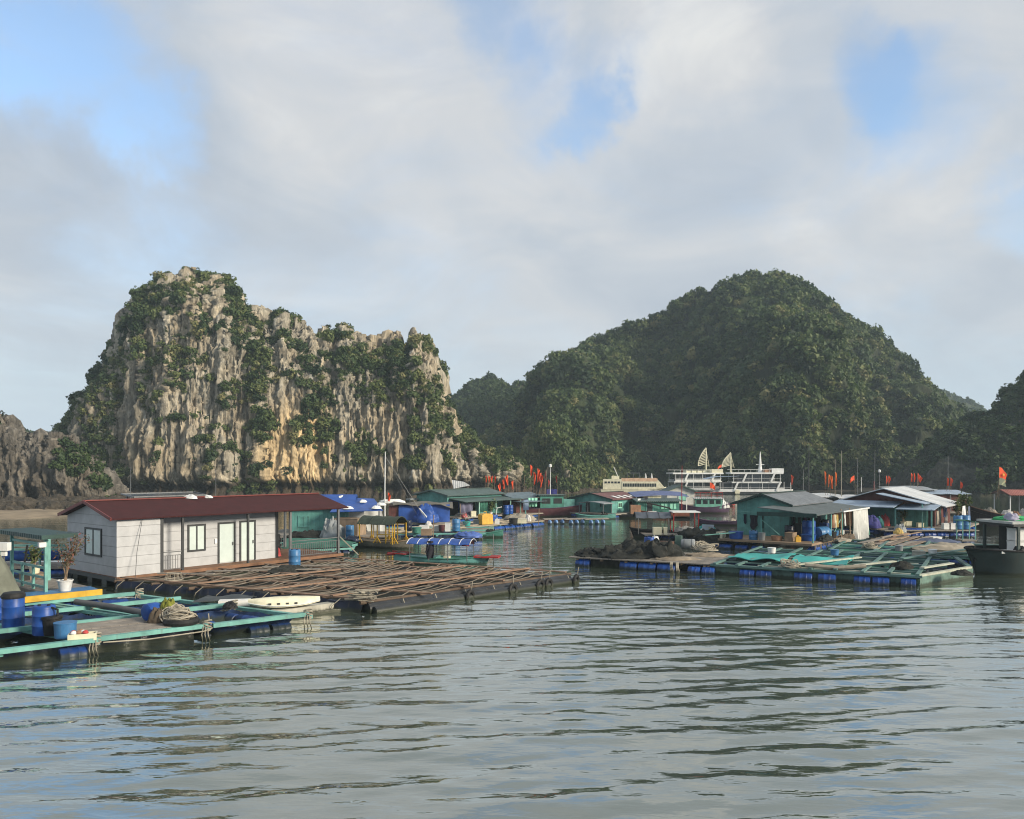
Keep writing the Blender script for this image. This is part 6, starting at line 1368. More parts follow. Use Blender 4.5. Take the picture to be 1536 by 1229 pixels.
crate(L3(b5, 1.1, 1.0, .42)+Vector((0, -1.6, 0)), 'narrow cream box next to the one on the bow of the sampan', .25, .4, .5, CREAM)
sr = thing('plank_raft', 'cluttered plank raft between the grey canopy sampan and the net raft', 'raft', (bp.x+1, bp.y-2, 0))
for k in range(4): MB().beam((bp.x-2.6, bp.y-2.3+k*.7, .36), (bp.x+5.2, bp.y-2.0+k*.7, .38), .5, .06).build('plank', GREYW, sr, world=True)
float_drums(sr, (bp.x-2.4, bp.y-2.0, .02), (bp.x+5, bp.y-1.7, .02), 7, .29, DBLUE)
for k, (px, py, rx, hh, m, nm, ct, lb) in enumerate(((1027, 797, .9, .35, BAG, 'sack', 'sack', 'white sack heaped behind the grey tank'), (1060, 800, .8, .55, TURQT, 'bundle', 'bundle', 'turquoise cloth bundle right of the grey canopy sampan'), (1052, 802, .5, .4, PLAIN, 'sack', 'sack', 'white bag before the turquoise cloth bundle'),
      (1040, 806, 1.1, .6, NETM, 'net_heap', 'net', 'black net between grey tank and turquoise bundle'), (1068, 812, 1.2, .7, NETM, 'net_heap', 'net', 'black net mound below the pale sheet of the dock'))):
    heap(PQ(px, py, .44), lb, rx, rx*.7, hh, m, ct, nm, 80+k)
crate(PQ(1062, 804, .44), 'pale blue white panel box at the right end of the cluttered raft', .8, .3, .75, mat('pale_blue_panel', (.42, .48, .55), .6, .2), R(-10))
for k in range(3): tag(MB().tube([PQ(1050+k*4, 803, .8+.1*k), PQ(1098+k*3, 799, 1.0+.08*k)], .035, 6).build('pole', (ROPE, SKIRT, TURQ)[k]), ['pale pole reaching from cluttered raft to the dock, lowest of three', 'grey green pole reaching from cluttered raft to the dock, middle of three', 'turquoise pole reaching from cluttered raft to the dock, topmost of three'][k], 'pole')
# ---------------------------------------------------------------- big teal house
p6 = W(1184, 806, .7)
b6 = house('floating_house', 'big teal floating house with slate tin roof and wide porch awning', p6, 8.2, 3.7, 2.2, .62, TEAL, TIN, zf=.7, porch=2.6, trim=mat('dark_trim', (.02, .045, .04)), openings=[dict(side='front', u=1.5, z0=.72, w=.9, h=1.7, kind='door', frame=TEAL, pane=DARKIN), dict(side='front', u=4.2, z0=1.3, w=1.2, h=.9, frame=TEAL, pane=DARKIN)], dx=(-3.9, .6), ox=.35, deckm=PLY)
MB().slab([(-3.4, -2.9, 2.42), (8.4, -2.9, 2.42), (8.4, -.36, 2.72), (-3.4, -.36, 2.72)], -.05).build('awning', mat('slate_tin_sheet', (.11, .13, .13), .5, .4, kind='tin'), b6)
MB().slab([(-3.4, -.355, 2.71), (-.37, -.355, 2.71), (-.37, .9, 2.80), (-3.4, .9, 2.80)], -.05).build('awning', mat('slate_tin_sheet', (.1, .1, .1)), b6)
MB().box(2.0, 8.45, -2.98, -2.905, 2.40, 2.49).build('awning_edge', PLAIN, b6); MB().box(-3.48, -3.405, -2.9, .9, 2.30, 2.56).build('awning_edge', mat('dark_green_sheet', (.03, .085, .07)), b6)
for (x, y) in ((-3.2, .7), (-3.2, -2.6), (0.4, -2.6), (2.9, -2.6), (5.6, -2.6), (8.1, -2.6)): MB().beam((x, y, .2), (x, y, 2.40), .10).build('post', TURQ if y < 0 else TEAL, b6)
for (x, d) in ((.4, 1.1), (2.9, 1.2), (2.9, -.9), (-3.2, 1.3)): MB().beam((x, -2.55, 2.0), (x+d, -2.2, .72), .06).build('brace', TURQ, b6)
MB().beam((-3.2, .65, 2.0), (-2.4, -.6, .72), .06).build('brace', TURQ, b6)
for i in range(9):
    x = -3.5+i*.52
    for j in range(2): MB().beam((x+.2*j, -2.82, .05), (x+.2*j, -2.82, .58), .05).build('rack_stake', GREYW, b6)
for i in range(4): 
    M = base_matrix(b6); float_drums(b6, M @ Vector((-3.4+i*1.15, -2.6, .22)), M @ Vector((-2.5+i*1.15, -2.6, .22)), 1, .30, BLUE)
drape('curtain', b6, 4.7, 8.3, -2.85, .25, 2.42, CURT, 'tall white cotton curtain hanging from the porch of the big teal house', 'curtain', .13, 0, .35, 6)
tag(MB().sheet(lambda u, v: tuple(L3(b6, 8.2+.9*u*v, -2.75-.1*v, 2.3-1.9*v)), 6, 8).build('net_cloth', NETG), 'green net spreading beside the white cotton curtain', 'net')
def gdrape(y0, y1, z0, z1, m, label, seed):
    c = L3(b6, -.12, (y0+y1)/2, 0); w = abs(y1-y0)
    q = MB().sheet(lambda u, v: (.05*math.sin(u*12+seed), (u-.5)*w*(1-.2*abs(math.sin(v*3))), z1+(z0-z1)*v*(1-.2*math.sin(u*5+seed))), 12, 6).build('laundry', m, None, True)
    q['label'] = label; q['category'] = 'laundry'; q.location = (c.x, c.y, 0); q.rotation_euler[2] = AX
gdrape(1.75, 2.0, 1.0, 2.25, DCLOTH, 'long black garment on the gable wall of the big teal house', 1); gdrape(2.15, 2.75, 1.25, 2.1, DCLOTH, 'broad black garment on the gable wall of the big teal house', 2); gdrape(2.95, 3.2, 1.55, 2.15, NAVY, 'small dark garment at the left of the gable wall of the big teal house', 3)
tag(MB().beam(L3(b6, -.2, 1.6, 2.3), L3(b6, -.2, 3.4, 2.35), .04).build('clothes_rail', TURQ), 'turquoise clothes rail on the gable wall of the big teal house', 'rail')
for k, (x, w, z0, z1, m, lb) in enumerate(((.3, .5, 1.3, 2.2, DCLOTH, 'black jacket hanging on the shaded porch wall of the big teal house'), (2.6, .6, 1.2, 2.1, mat('violet_cloth', (.12, .06, .16)), 'violet garment on the shaded porch wall of the big teal house'), (3.4, .55, 1.0, 2.2, DCLOTH, 'long black coat on the shaded porch wall of the big teal house'), (5.6, .7, .95, 2.0, NAVY, 'navy cloth on the shaded porch wall of the big teal house'))):
    drape('laundry', b6, x, x+w, -.14, z0, z1, m, lb, 'laundry', .04, k, n=2)
for k, (x, m, lb) in enumerate(((1.3, TERRA, 'brown cloth drying from the awning of the big teal house'), (1.75, CREAM, 'cream shirt drying from the awning of the big teal house'), (2.2, mat('yellow_cloth', (.5, .36, .12), .9), 'yellow shirt drying from the awning of the big teal house'), (3.9, PLAIN, 'white shirt drying from the awning of the big teal house'))):
    drape('laundry', b6, x, x+.38, -2.45, 1.35, 2.25, m, lb, 'laundry', .05, k, n=2)
drum(L3(b6, -.9, -1.6, .7), 'tall blue barrel under the awning at the gable corner of the big teal house', BLUE, .42, 1.25)
drum(L3(b6, -.2, -2.2, .7), 'large blue barrel lying on the porch by the middle post', BLUEL, .42, 1.1, lying=R(35))
tub(L3(b6, -1.9, -1.9, .7), 'low square blue tub on the porch under the slanting brace', BLUE, .42, .42)
tub(L3(b6, -3.5, 2.3, .7), 'wide blue tub at the left end of the dock of the big teal house', BLUE, .42, .5)
drum(L3(b6, -3.3, 1.2, .7), 'small blue barrel beside the wide blue tub on the dock', BLUEL, .28, .6)
crate(L3(b6, -3.4, 3.4, .7), 'cream foam box at the left end of the dock', .62, .4, .36, CREAM, AX)
tub(L3(b6, -3.4, .6, .7), 'dented grey bucket beside the porch post on the dock', GREYT, .2, .5, name='bucket', cat='bucket')
for k, (x, y, m, lb) in enumerate(((.3, -1.4, PLAIN, 'white plastic bucket inside the porch of the big teal house'), (.9, -1.8, CREAM, 'cream basin inside the porch of the big teal house'), (2.0, -2.1, PLAIN, 'white tub near the middle posts of the porch'), (3.3, -2.0, BLUEL, 'pale blue bucket near the right posts of the porch'), (5.0, -1.7, TURQT, 'turquoise bucket beside the white cotton curtain'))): tub(L3(b6, x, y, .7), lb, m, .24, .35, name='bucket', cat='bucket')
bs = L3(b6, -2.2, 3.9, .45); sp = [(bs.x+rnd.uniform(-1.1, 1.1), bs.y+rnd.uniform(-.5, .5), .55+rnd.uniform(0, .25), .5, .5, rnd.uniform(.4, .9)) for _ in range(12)]
o = foliage('garden_bush', leafm, sp, BUSH, 71, None); tag(o, 'green leafy herbs growing at the left of the big teal house', 'plant'); 
# clutter decks in front of the house
dk = thing('plank_raft', 'weathered brown plank raft in front of the porch of the big teal house', 'raft', (L3(b6, 2, -4, 0).x, L3(b6, 2, -4, 0).y, 0), AX)
for k in range(6): MB().beam((-2.2, -.6-k*.55+.0, .50+rnd.uniform(0, .08)), (6.5+rnd.uniform(-1, 1), -.6-k*.55+rnd.uniform(-.2, .2), .50+rnd.uniform(0, .08)), .38, .06).build('plank', mat('brown_grey_board', (.19, .15, .12), .85, .4) if k % 2 else GREYW, dk)
for k in range(7): MB().beam((-2+k*1.3, .1, .42), (-2+k*1.3, -4, .42), .13, .08).build('cross_beam', PLY, dk)
for yy in (-.4, -2, -3.6):
    M = base_matrix(dk); float_drums(dk, M @ Vector((-2, yy, .08)), M @ Vector((6, yy, .08)), 6, .28, DBLUE)
for k in range(6):
    a = L3(dk, -1.8+k*1.2, -.9-.4*(k % 3), .62+.02*k); q = L3(dk, .6+k*1.25, -1.2-.55*(k % 3), .70+.02*k)
    tag(MB().beam(a, q, .16, .05).build('loose_plank', (GREYW, RUST, PLY)[k % 3]), ['loose plank lying askew at the near left end of the brown raft', 'loose reddish plank second from the left on the brown raft', 'loose plank third from the left on the brown raft', 'loose plank in the middle right of the brown raft', 'loose reddish plank near the right end of the brown raft', 'loose plank at the far right end of the brown raft'][k], 'plank')
sack(L3(dk, 6.2, -1.0, .56), 'yellow cushion on the brown raft right of the white curtain', .35, .3, .45, mat('yellow_cloth', (.5, .36, .12)), 91, name='cushion', cat='cushion')
crate(L3(dk, 5.0, -3.6, .5), 'white foam lid lying at the front of the brown raft', .7, .4, .12, PLAIN, R(10))
heap(L3(dk, 3.0, -3.8, .42), 'blue grey tarpaulin crumpled at the front of the brown raft', 1.6, .6, .25, mat('slate_tarp', (.07, .09, .15), .7, .4), 'tarpaulin', 'tarpaulin_heap', 92)
# ---------------------------------------------------------------- houses with pale tin roofs
p7 = W(1402, 790, .6)
b7 = house('floating_house', 'maroon boarded floating house under a big pale white tin roof', p7, 6.6, 7.6, 1.85, 1.15, MARW, TINW, zf=.6, porch=2.0, dx=(-3.2, .5), ox=.5, oy=.9, openings=[dict(side='front', u=1.2, z0=.7, w=1.0, h=1.5, kind='door', frame=TEAL, pane=DARKIN), dict(side='front', u=3.6, z0=1.2, w=1.2, h=.8, frame=BLUET, pane=DARKIN)])
# lean-to in front of its gable
lt = thing('lean_to', 'blue grey tin lean-to with plywood wall before the maroon house', 'shed', L3(b7, -.55, 0, 0).to_tuple()[:2]+(0,), AX)
MB().slab([(-3.4, 2.2, 2.25), (-.05, 2.2, 2.62), (-.05, 7.4, 2.62), (-3.4, 7.4, 2.25)], .05).build('roof', TINB, lt)
MB().slab([(-3.0, -.6, 2.12), (-.05, -.6, 2.42), (-.05, 2.15, 2.42), (-3.0, 2.15, 2.12)], .05).build('roof', TINB, lt)
MB().box(-2.9, -2.8, 4.6, 6.9, .6, 2.30).build('plywood_wall', WOODO, lt); MB().box(-2.9, -.2, 6.85, 6.93, .6, 2.2).build('side_wall', WOODO, lt)
for (x, y) in ((-2.8, 4.5), (-2.8, 2.2), (-2.8, -.4)): MB().beam((x, y, .6), (x, y, 2.15), .09).build('post', TURQ, lt)
MB().box(-.9, -.8, .3, 6.8, .6, 2.25).build('back_wall', TEAL, lt)
# middle roof strip
mr = thing('roof_canopy', 'middle strip of pale blue tin roof stepped below the big white roof', 'canopy', L3(b7, -1.1, 3.8, 0).to_tuple()[:2]+(0,), AX)
MB().slab([(-1.6, -3.6, 2.55), (.55, -3.6, 2.55), (.55, 0, 3.30), (-1.6, 0, 3.30)], .05).build('sheet', TINB, mr); 
for x, y in ((-1.5, -3.4), (.4, -3.4)): MB().beam((x, y, .6), (x, y, 2.53), .08).build('post', TURQ, mr)
items = [((1371, 789), drum, dict(label='blue barrel standing before the maroon house, beside the potted greens', m=BLUEL, r=.3, h=1.0)), ((1403, 786), drum, dict(label='violet blue barrel standing under the white laundry of the maroon house', m=mat('violet_blue_plastic', (.06, .06, .28), .4, .3), r=.33, h=1.0)),
         ((1437, 794), drum, dict(label='tall blue barrel at the right end of the maroon house dock, left of the pair', m=BLUEL, r=.33, h=1.05)), ((1448, 794), drum, dict(label='tall blue barrel at the right end of the maroon house dock, right of the pair', m=BLUEL, r=.34, h=1.08))]
for (px, py), fn, kw in items: p = PQ(px, py, .62); fn((p.x, p.y, .62), **kw)
dkr = thing('dock', 'long low dock on blue barrels before the maroon house', 'dock', (PQ(1390, 796, .4).x, PQ(1390, 796, .4).y, 0))
q0, q1 = W(1325, 796, .55), W(1466, 796, .55)
for k in range(5): MB().beam(q0+Vector((0, k*.62, 0)), q1+Vector((0, k*.62, .01)), .55, .07).build('plank', PLY if k % 2 else GREYW, dkr, world=True)
for k, m in ((0, DBLUE), (1, DBLUE)): float_drums(dkr, q0+Vector((.2, .2+k*1.6, -.38)), q1+Vector((-.2, .2+k*1.6, -.38)), 7, .30, m)
for k, (px, py, L_, m, lb) in enumerate(((1370, 802, 1.1, DBLUE, 'deep blue barrel lying afloat below the dock of the maroon house'), (1392, 802, .95, mat('pale_blue_plastic', (.16, .30, .55)), 'pale blue barrel lying afloat below the dock of the maroon house'), (1342, 802, .9, NAVY, 'navy barrel lying afloat left of the dock of the maroon house'))):
    p = W(px, py, .2); drum((p.x, p.y, .1), lb, m, .3, L_, lying=R(-8))
for k, (px, lb) in enumerate(((1419, 'white foam box stacked on the dock edge, left of two'), (1427, 'white foam box stacked on the dock edge, right of two'))): p = PQ(px, 794, .62); crate((p.x, p.y, .62), lb, .52, .4, .42)
p = PQ(1413, 785, .62); crate((p.x, p.y, .62), 'tall white carton leaning by the violet blue barrel', .7, .5, .95, BAG, R(15))
def pt(px, py, z=.62): q = PQ(px, py, z); return Vector((q.x, q.y, z))
sack(pt(1327, 789), 'red sack under the lean-to of the maroon house', .45, .35, .9, PINK, 101); sack(pt(1333, 788), 'dull red sack beside the brighter red one under the lean-to', .4, .35, .7, MARH, 102)
sack(pt(1307, 792), 'violet blue bundle before the plywood wall', .7, .5, .9, mat('violet_blue_cloth', (.05, .05, .20), .8), 103, name='bundle', cat='bundle'); sack(pt(1318, 791), 'dark teal bundle at the right of the plywood wall', .5, .4, .8, mat('dark_teal_cloth', (.03, .14, .13), .8), 104, name='bundle', cat='bundle')
sack(pt(1350, 799, .4), 'grey white sack afloat before the dock of the maroon house', .55, .45, .6, GREYT, 105)
potted(pt(1355, 790), 'straggly light green plant in a cream bucket under the lean-to edge', .9, .4, 22, potm=CREAM, pr=.22, ph=.4, dense=160, leaf=.09)
sack(pt(1351, 788), 'tan conical hat shaped bundle on gear under the lean-to edge', .35, .35, 1.1, mat('tan_cloth', (.22, .17, .11), .9, .5), 106, name='bundle', cat='bundle')
crate(pt(1362, 790), 'small cream carton left of the blue barrel at the maroon house', .45, .4, .4, CREAM); crate(pt(1380, 791), 'small cream carton right of the blue barrel at the maroon house', .45, .35, .3, CREAM)
drape('laundry', b7, -.4, .5, -2.1, 1.35, 2.35, PLAIN, 'white laundry hanging at the porch corner of the maroon house', 'laundry', .08, 1, n=3)
drape('laundry', b7, .9, 1.6, -2.05, .8, 2.2, DCLOTH, 'black clothes hanging on the porch of the maroon house', 'laundry', .07, 2, n=2); drape('laundry', b7, 2.2, 3.2, -2.05, .8, 2.2, mat('slate_tarp', (.07, .09, .15)), 'slate blue cloth hanging on the porch of the maroon house', 'laundry', .08, 3, n=2)
drape('laundry', lt, -2.6, -1.8, -.7, .9, 2.0, mat('pale_net', (.30, .27, .22)), 'brown net hanging at the right end of the lean-to', 'net', .07, 5, n=2)
for (px, py, h_, s_, lb, sd) in ((1437, 786, 1.9, .8, 'tall leafy potted shrub at the right of the maroon house', 31), (1446, 786, 2.1, .7, 'slender leafy potted shrub beside the grey poles at the right of the maroon house', 32)): potted(pt(px, py), lb, h_, s_, sd, potm=TERRA, pr=.3, ph=.5, dense=420, leaf=.10)
# background row of roofs and marker flags
for k, (px0, px1, y, dep, m, lb) in enumerate(((1218, 1262, 742, 98, TINW, 'low shed with crumpled pale roof under the orange pennants'), (1262, 1305, 744, 96, TINW, 'low shed with pale roof beside the leaning poles'), (1340, 1400, 731, 92, GREYT, 'shed with tarpaulin heaped roof behind the white tin roof'), (1400, 1450, 737, 90, TINB, 'shed with flat pale roof right of the white tin roof'))):
    a, q = D(px0, y, dep), D(px1, y, dep); t = thing('shed', lb, 'shed', ((a.x+q.x)/2, dep, 0)); wdt = q.x-a.x; zr_ = a.z
    MB().sheet(lambda u, v: ((u-.5)*(wdt+.8), 3.2*v-.3, zr_-.30+.35*v+.12*float(perlin(np.array([[u*3+k*3, v*2, 4.4]]))[0])), 16, 8, .06).build('roof', m, t, True)
    MB().box(-wdt/2, wdt/2, .05, 2.6, .4, zr_-.42).build('wall', DARKIN if k < 2 else MARW, t); MB().box(-wdt/2-.5, wdt/2+.5, -.8, 3, .2, .39).build('deck', GREYW, t)
    for x in (-wdt/2, 0, wdt/2): MB().beam((x, -.1, .4), (x, -.1, zr_-.33), .09).build('post', STEEL, t)
    for x in (-wdt/2, wdt/2-.9): float_drums(t, Vector(((a.x+q.x)/2+x, dep-.4, .02)), Vector(((a.x+q.x)/2+x+.9, dep-.4, .02)), 1, .27, DBLUE)
for k, px in enumerate((1238, 1241.5, 1246, 1249.5, 1253)): flag(D(px, 743, 97), (3.0, 2.6, 2.5, 2.3, 2.9)[k], 'orange pennant on a bamboo pole in the cluster over the pale crumpled roof', 'orange pennants over the crumpled roof', .40, (1.9, 1.7, 1.7, 1.6, 1.9)[k], seed=k*3+100, lean=.05, drop=.05, m=mat('orange_cloth', (.70, .16, .03), .8, .2, dirt=(.4, .1, .03)))
mast(D(1252.5, 745, 98), 4.6, 'pale slender mast at the right of the orange pennants', ROPE, .045)
for k, px in enumerate((1329, 1333)): flag(D(px, 737, 95), 1.9, 'red pennant at the left of the white tin roof', 'red pennants left of the white tin roof', .4, 1.0, seed=k+120, drop=.05)
for k, px in enumerate((1366, 1371, 1376)): flag(D(px, 733, 94), 1.9, 'red pennant above the middle of the white tin roof', 'red pennants above the white tin roof', .4, 1.1, seed=k*2+130, drop=.05, lean=.1)
flag(D(1378, 728, 95), 1.3, 'single red pennant highest above the white tin roof', w=.5, fh=.8, seed=140)
for k, px in enumerate((1420, 1423.5, 1427)): flag(D(px, 738, 92), 1.7, 'red pennant right of the white tin roof by the shrubs', 'red pennants by the shrubs', .35, 1.0, seed=k*2+150, drop=.05, lean=.1)
flag(D(1440, 738, 92), 1.3, 'single small red pennant standing over the potted shrubs', w=.4, fh=.8, seed=157)
flag(D(1187, 738, 120), 2.7, 'lone orange pennant between right cruise boat and big teal house', w=.5, fh=1.6, seed=160)
flag(D(1283, 742, 100), 2.5, 'square red flag on a leaning pole above the pale sheds', w=.75, fh=.6, seed=165, tri=False)
for k, (px, yb, yt, dep, m, r, lb) in enumerate(((1213, 738, 668, 118, CHAR, .09, 'tall dark mast leaning left of the orange pennants'), (1205, 738, 705, 118, STEEL, .05, 'short grey mast beside the tall dark one'), (1262, 745, 676, 96, ROPE, .06, 'tall pale mast right of the orange pennants'), (1286, 742, 688, 100, STEEL, .04, 'thin grey mast with faint top behind the pale sheds'), (1312, 740, 676, 99, STEEL, .04, 'thin tall mast left of the lamp pole'), (1292, 738, 716, 100, PLAIN, .05, 'short white pole right of the square red flag'), (1311, 742, 722, 98, REDP, .05, 'short red brown pole left of the white tin roof'), (1422, 736, 684, 95, STEEL, .04, 'thin tall mast right of the white tin roof'))):
    a, q = D(px, yb, dep), D(px, yt, dep); mast((a.x, a.y, a.z), q.z-a.z, lb, m, r)
a = D(1319, 738, 98); mast((a.x, a.y, a.z), 2.4, 'pole with white lamp left of the white tin roof', STEEL, .05, top='lamp')
# ---------------------------------------------------------------- boats at the right edge
bp = W(1460, 862, 0)
b8 = boat('cargo_boat', 'moored black hulled cargo boat with a cabin of white barrels at the right edge', (bp.x+5.6, bp.y+1.0, 0), R(188), 12, 3.0, 1.22, DGREEN, .12, .1, railm=BLACK, deckm=CHAR, deck=.12, p=6.0, tr=.8)
cz = 1.15
MB().box(-4.2, 4.35, -1.25, 1.25, cz+1.46, cz+1.58).build('cabin_roof', mat('pale_grey_roof', (.40, .41, .40), .6, .3), b8)
MB().box(-4.1, 4.25, -1.2, 1.2, cz+1.34, cz+1.455).build('roof_frame', CHAR, b8)
for x in (-4.0, -1.2, 1.0, 3.95):
    for y in (-1.15, 1.15): MB().beam((x, y, cz-.1), (x, y, cz+1.34), .12).build('cabin_post', DGREEN, b8)
MB().box(-4.0, 3.2, -1.05, -.3, cz-.1, cz+1.33).build('cabin_wall', DARKIN, b8); MB().box(.3, 3.4, .2, .3, cz-.1, cz+1.3).build('door_panel', PLY, b8)
MB().box(5.4, 5.5, -.05, .05, cz-.5, cz+.3).build('bow_post', BLACK, b8); MB().lathe([(.10, -.02), (.16, 0), (.10, .02)], 10, Matrix.Translation((3.1, 1.47, .58)) @ Matrix.Rotation(R(90), 4, 'X')).build('hawse_hole', BLACK, b8)
MB().box(2.0, 2.12, 1.46, 1.54, -.25, .25).build('rubbing_post', STEEL, b8)
for k, (x, r, h_, lb) in enumerate(((2.85, .33, .80, 'white banded tub on deck of the black cargo boat, nearest the bow'), (2.12, .34, .84, 'white banded tub on deck of the black cargo boat, middle one'), (1.4, .34, .84, 'white banded tub on deck of the black cargo boat, right one'))):
    p = L3(b8, x, .55, cz-.06); t = thing('barrel', lb, 'barrel', p); MB().lathe([(r*.97, 0), (r, .03), (r, h_*.3), (r*1.03, h_*.31), (r, h_*.34), (r, h_*.62), (r*1.03, h_*.63), (r, h_*.66), (r, h_*.95), (r*.94, h_), (.02, h_)], 22).build('shell', BAG, t, True); MB().lathe([(r*.97, h_*1.002), (r*.97, h_*1.03), (.02, h_*1.035)], 22).build('lid', PLAIN, t, True)
for k, z in enumerate((0, .66)): crate(L3(b8, 3.5, .55, cz-.06+z), ['large white foam box at the bow end of the cargo boat cabin, lower of two', 'large white foam box at the bow end of the cargo boat cabin, upper of two'][k], .66, .6, .58, FOAM, R(188))
for k, (x, L_) in enumerate(((4.35, .95), (3.2, .8))):
    crate(L3(b8, x, .92, cz+.0), ['flat white slab on the bow of the black cargo boat', 'flat white slab below the foam boxes of the black cargo boat'][k], L_, .4, .10, PLAIN, R(188))
tag(MB().box(-.4, .4, -.05, .05, 0, .62).build('panel', mat('pale_grey_roof', (.4, .4, .4))), 'pale grey panel standing inside the cargo boat cabin', 'panel', None, L3(b8, 1.6, .45, cz+.62), R(188))
sack(L3(b8, 3.75, 1.05, cz-.02), 'black bag between the two white slabs on the cargo boat', .35, .3, .38, BLACK, 110)
heap(L3(b8, 3.1, .0, cz+1.59), 'bright green net draped over the cargo boat roof', 1.1, .7, .2, mat('bright_green_net', (.05, .36, .13), .8, .4, scale=6), 'net', 'net_cover', 112)
sack(L3(b8, 3.6, .3, cz+1.6), 'violet white bag under the green net on the cargo boat roof', .4, .3, .35, mat('lilac_cloth', (.33, .32, .42), .8), 113)
tag(MB().lathe([(.03, -.1), (.16, -.06), (.18, .02), (.06, .08)], 10).build('float', FOAM, None, True), 'white scrap floating at the foot of the black cargo boat', 'float', None, W(1462, 859, 0))
bp = W(1520, 792, 0)
b9 = boat('fishing_boat', 'dark fishing boat with raised bow under a faded maroon awning at the right edge', (bp.x+1.5, bp.y, 0), R(176), 11, 2.8, 1.0, mat('black_brown_hull', (.030, .024, .026), .6, .5), 1.05, .3, railm=mat('brown_rail', (.16, .09, .06), .7, .4), deckm=GREYW, deck=.35, p=3.2)
MB().slab([(-5.6, -1.6, 2.95), (2.6, -1.6, 3.05), (2.6, 0, 3.45), (-5.6, 0, 3.35)], .05).build('awning', TINR, b9); MB().slab([(-5.6, .003, 3.35), (2.6, .003, 3.45), (2.6, 1.6, 3.0), (-5.6, 1.6, 2.9)], .05).build('awning', mat('faded_red_sheet', (.30, .11, .09), .7, .4, kind='tin'), b9)
for x in (2.4, .2, -2.2, -5.2):
    for y in (-1.3, 1.3): MB().beam((x, y, .7), (x, y, 3.02), .07).build('post', PLAIN, b9)
MB().box(-3.8, -.6, -.9, .9, .7, 2.5).build('cabin', mat('dark_blue_cabin', (.020, .030, .050), .6, .3), b9); MB().box(-3.85, -1.0, .903, .96, 2.0, 2.1).build('cabin_rail', PLAIN, b9)
for k, (x, y, s_, m, lb) in enumerate(((2.3, .7, .5, BAG, 'white sack on the foredeck under the maroon awning'), (.9, .9, .6, BAG, 'big white sack amidships under the maroon awning'), (-.3, 1.0, .5, CREAM, 'cream sack nearest the stern under the maroon awning'), (1.7, .9, .4, TERRA, 'brown bundle between the white sacks under the maroon awning'), (3.6, .3, .6, mat('pale_net', (.3, .27, .22)), 'pale net heaped in the bow under the maroon awning'))): sack(L3(b9, x, y, .95), lb, s_*1.1, s_*.9, s_*1.3, m, 120+k)
p = L3(b9, 2.9, .6, 3.0); flag((p.x-.3, p.y-.3, 2.6), 2.9, 'big red flag with yellow star on the boat with the maroon awning', w=.95, fh=.95, seed=172, tri=False, lean=.25, drop=.05, star=True)
flag((p.x-.5, p.y-.3, 2.6), 2.0, 'small pale yellow flag beside the big red star flag', w=.5, fh=.7, seed=174, tri=False, lean=.2, m=mat('pale_yellow_cloth', (.62, .62, .40), .8, .2), drop=.05)
t = thing('net_shelter', 'small frame with green net left of the black cargo boat cabin', 'shelter', W(1450, 806, .5)); t.scale = (.75,)*3; 
for x in (-.6, .6):
    for y in (-.4, .6): MB().beam((x, y, -.2), (x, y, 1.5), .07).build('post', TURQ, t)
MB().sheet(lambda u, v: (-.8+1.6*u, -.6+1.4*v, 1.55+.12*math.sin(u*5)), 8, 6, .03).build('net_roof', NETG, t, True); MB().box(-.7, .7, -.5, .7, -.35, -.21).build('deck', GREYW, t)

# odds and ends around the big teal house
for k, (x, y, fn, kw) in enumerate((
  (-2.6, -1.0, crate, dict(label='brown crate under the gable side awning of the big teal house', sx=.8, sy=.5, sz=.5, m=PLY, rotz=AX)), (-1.4, -.5, drum, dict(label='navy barrel in the shade by the porch wall of the big teal house', m=NAVY, r=.3, h=.9)),
  (.2, -.6, crate, dict(label='stack of dark crates by the porch door of the big teal house', sx=.7, sy=.5, sz=.9, m=DARKIN, rotz=AX)), (1.2, -2.4, tub, dict(label='dark tub at the deck edge between the middle porch posts', m=BLACK, r=.3, h=.4)),
  (2.6, -1.5, drum, dict(label='blue barrel deep in the porch behind the middle posts', m=BLUE, r=.32, h=.9)), (4.2, -2.2, jerry, dict(label='white canister beside the right porch posts', m=PLAIN)), (4.5, -1.0, drum, dict(label='dark blue barrel by the navy cloth on the porch wall', m=NAVY, r=.32, h=1.0)),
  (-3.0, -1.6, jerry, dict(label='yellow canister at the near left corner of the porch deck', m=OCHR)), (-2.9, -.2, tub, dict(label='rusty basin by the left porch post of the big teal house', m=TERRA, r=.32, h=.3)))):
    fn(L3(b6, x, y, .7), **kw)
heap(L3(b6, -.9, -2.7, .7), 'dark net piled along the porch edge before the tall blue barrel', 1.0, .35, .35, NETM, 'net', 'net_heap', 133, rotz=AX)
heap(L3(b6, 3.0, -2.9, .5), 'brown net piled at the porch edge by the middle posts', 1.3, .4, .35, mat('brown_net', (.09, .07, .05)), 'net', 'net_heap', 134, rotz=AX)
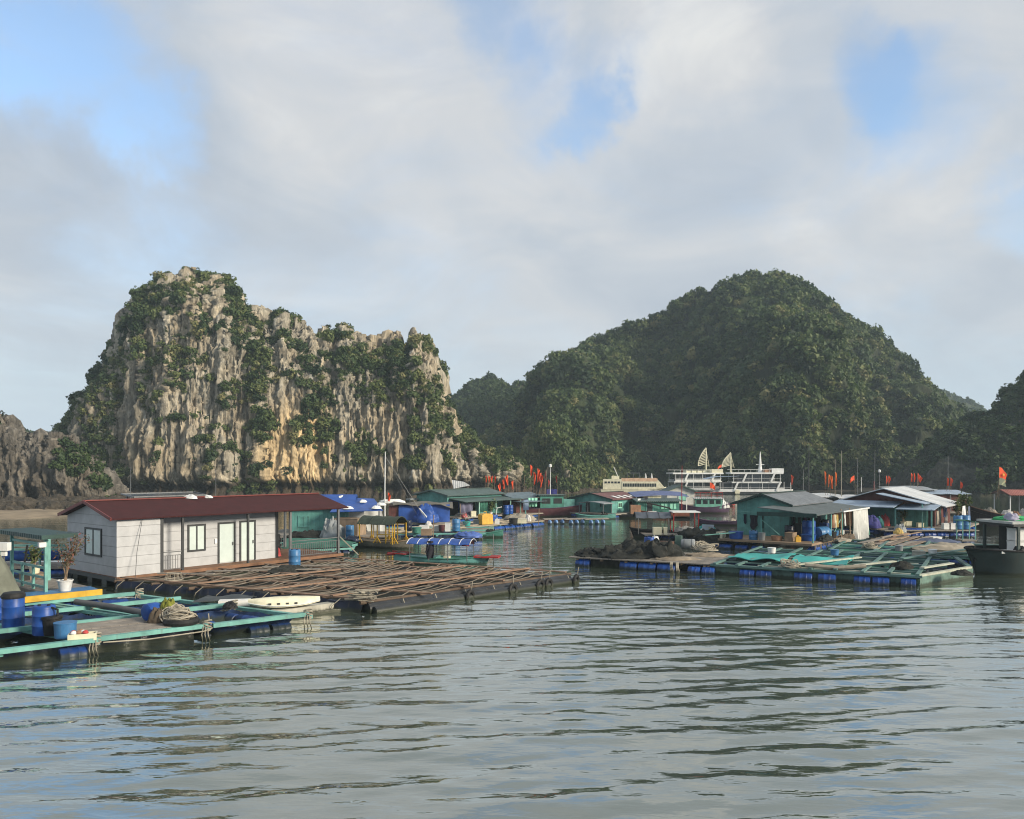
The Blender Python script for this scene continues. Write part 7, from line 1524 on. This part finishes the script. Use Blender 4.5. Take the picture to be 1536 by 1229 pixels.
heap(L3(b6, 1.2, -3.1, .5), 'pale rope and net litter on the brown raft before the lying barrel', 1.1, .5, .22, mat('pale_net', (.30, .27, .22)), 'net', 'net_heap', 135, rotz=AX)
for k, (x, lb) in enumerate(((1.4, 'tall thin bamboo leaning on the awning left of the drying shirts'), (3.4, 'tall thin bamboo leaning on the awning right of the drying shirts'))):
    tag(MB().tube([L3(b6, x, -3.0, .6), L3(b6, x+.9, -2.7, 2.6)], .035, 6).build('pole', PLY), lb, 'pole')
for k, (u, v, m, lb) in enumerate(((9.2, 5.6, PLAIN, 'white bucket on a cage beam behind the left turquoise sheet'), (12.4, 6.1, BLUEL, 'pale blue bucket on a cage beam behind the right turquoise sheet'), (17.0, 8.6, PLAIN, 'white bucket at the back of the wide cage raft'), (15.2, 10.2, GREYT, 'grey bucket on the near beam of the far cage grid'))):
    tub(GQ(u, v, za+.15), lb, m, .2, .32, name='bucket', cat='bucket')
for k, (u, v, lb) in enumerate(((13.5, 11.8, 'tangle of pale rope on the far cage grid beside the brown raft'), (20.5, 10.8, 'tangle of pale rope on the far cage grid near the black cargo boat'))): rope_heap(GQ(u, v, za+.1), lb, .55, .25, seed=40+k, n=14)
# ---------------------------------------------------------------- damp sea air
hm = bpy.data.materials.new('haze'); hm.use_nodes = True; t = NT(hm.node_tree); t.n.clear()
pv = t.add('ShaderNodeVolumePrincipled'); pv.inputs['Color'].default_value = (0.72, 0.88, 1.0, 1); pv.inputs['Density'].default_value = 0.00033
pv.inputs['Anisotropy'].default_value = 0.0
t.link(pv.outputs[0], t.add('ShaderNodeOutputMaterial').inputs['Volume'])
me = bpy.data.meshes.new('haze')
x, y0, y1, z0, z1 = 1000, -120, 1000, -2, 100
me.from_pydata([(a, b, c) for a in (-x, x) for b in (y0, y1) for c in (z0, z1)], [], [(0, 1, 3, 2), (4, 6, 7, 5), (0, 4, 5, 1), (2, 3, 7, 6), (0, 2, 6, 4), (1, 5, 7, 3)])
me.materials.append(hm)
o = bpy.data.objects.new('haze', me); COL.objects.link(o); o['kind'] = 'stuff'
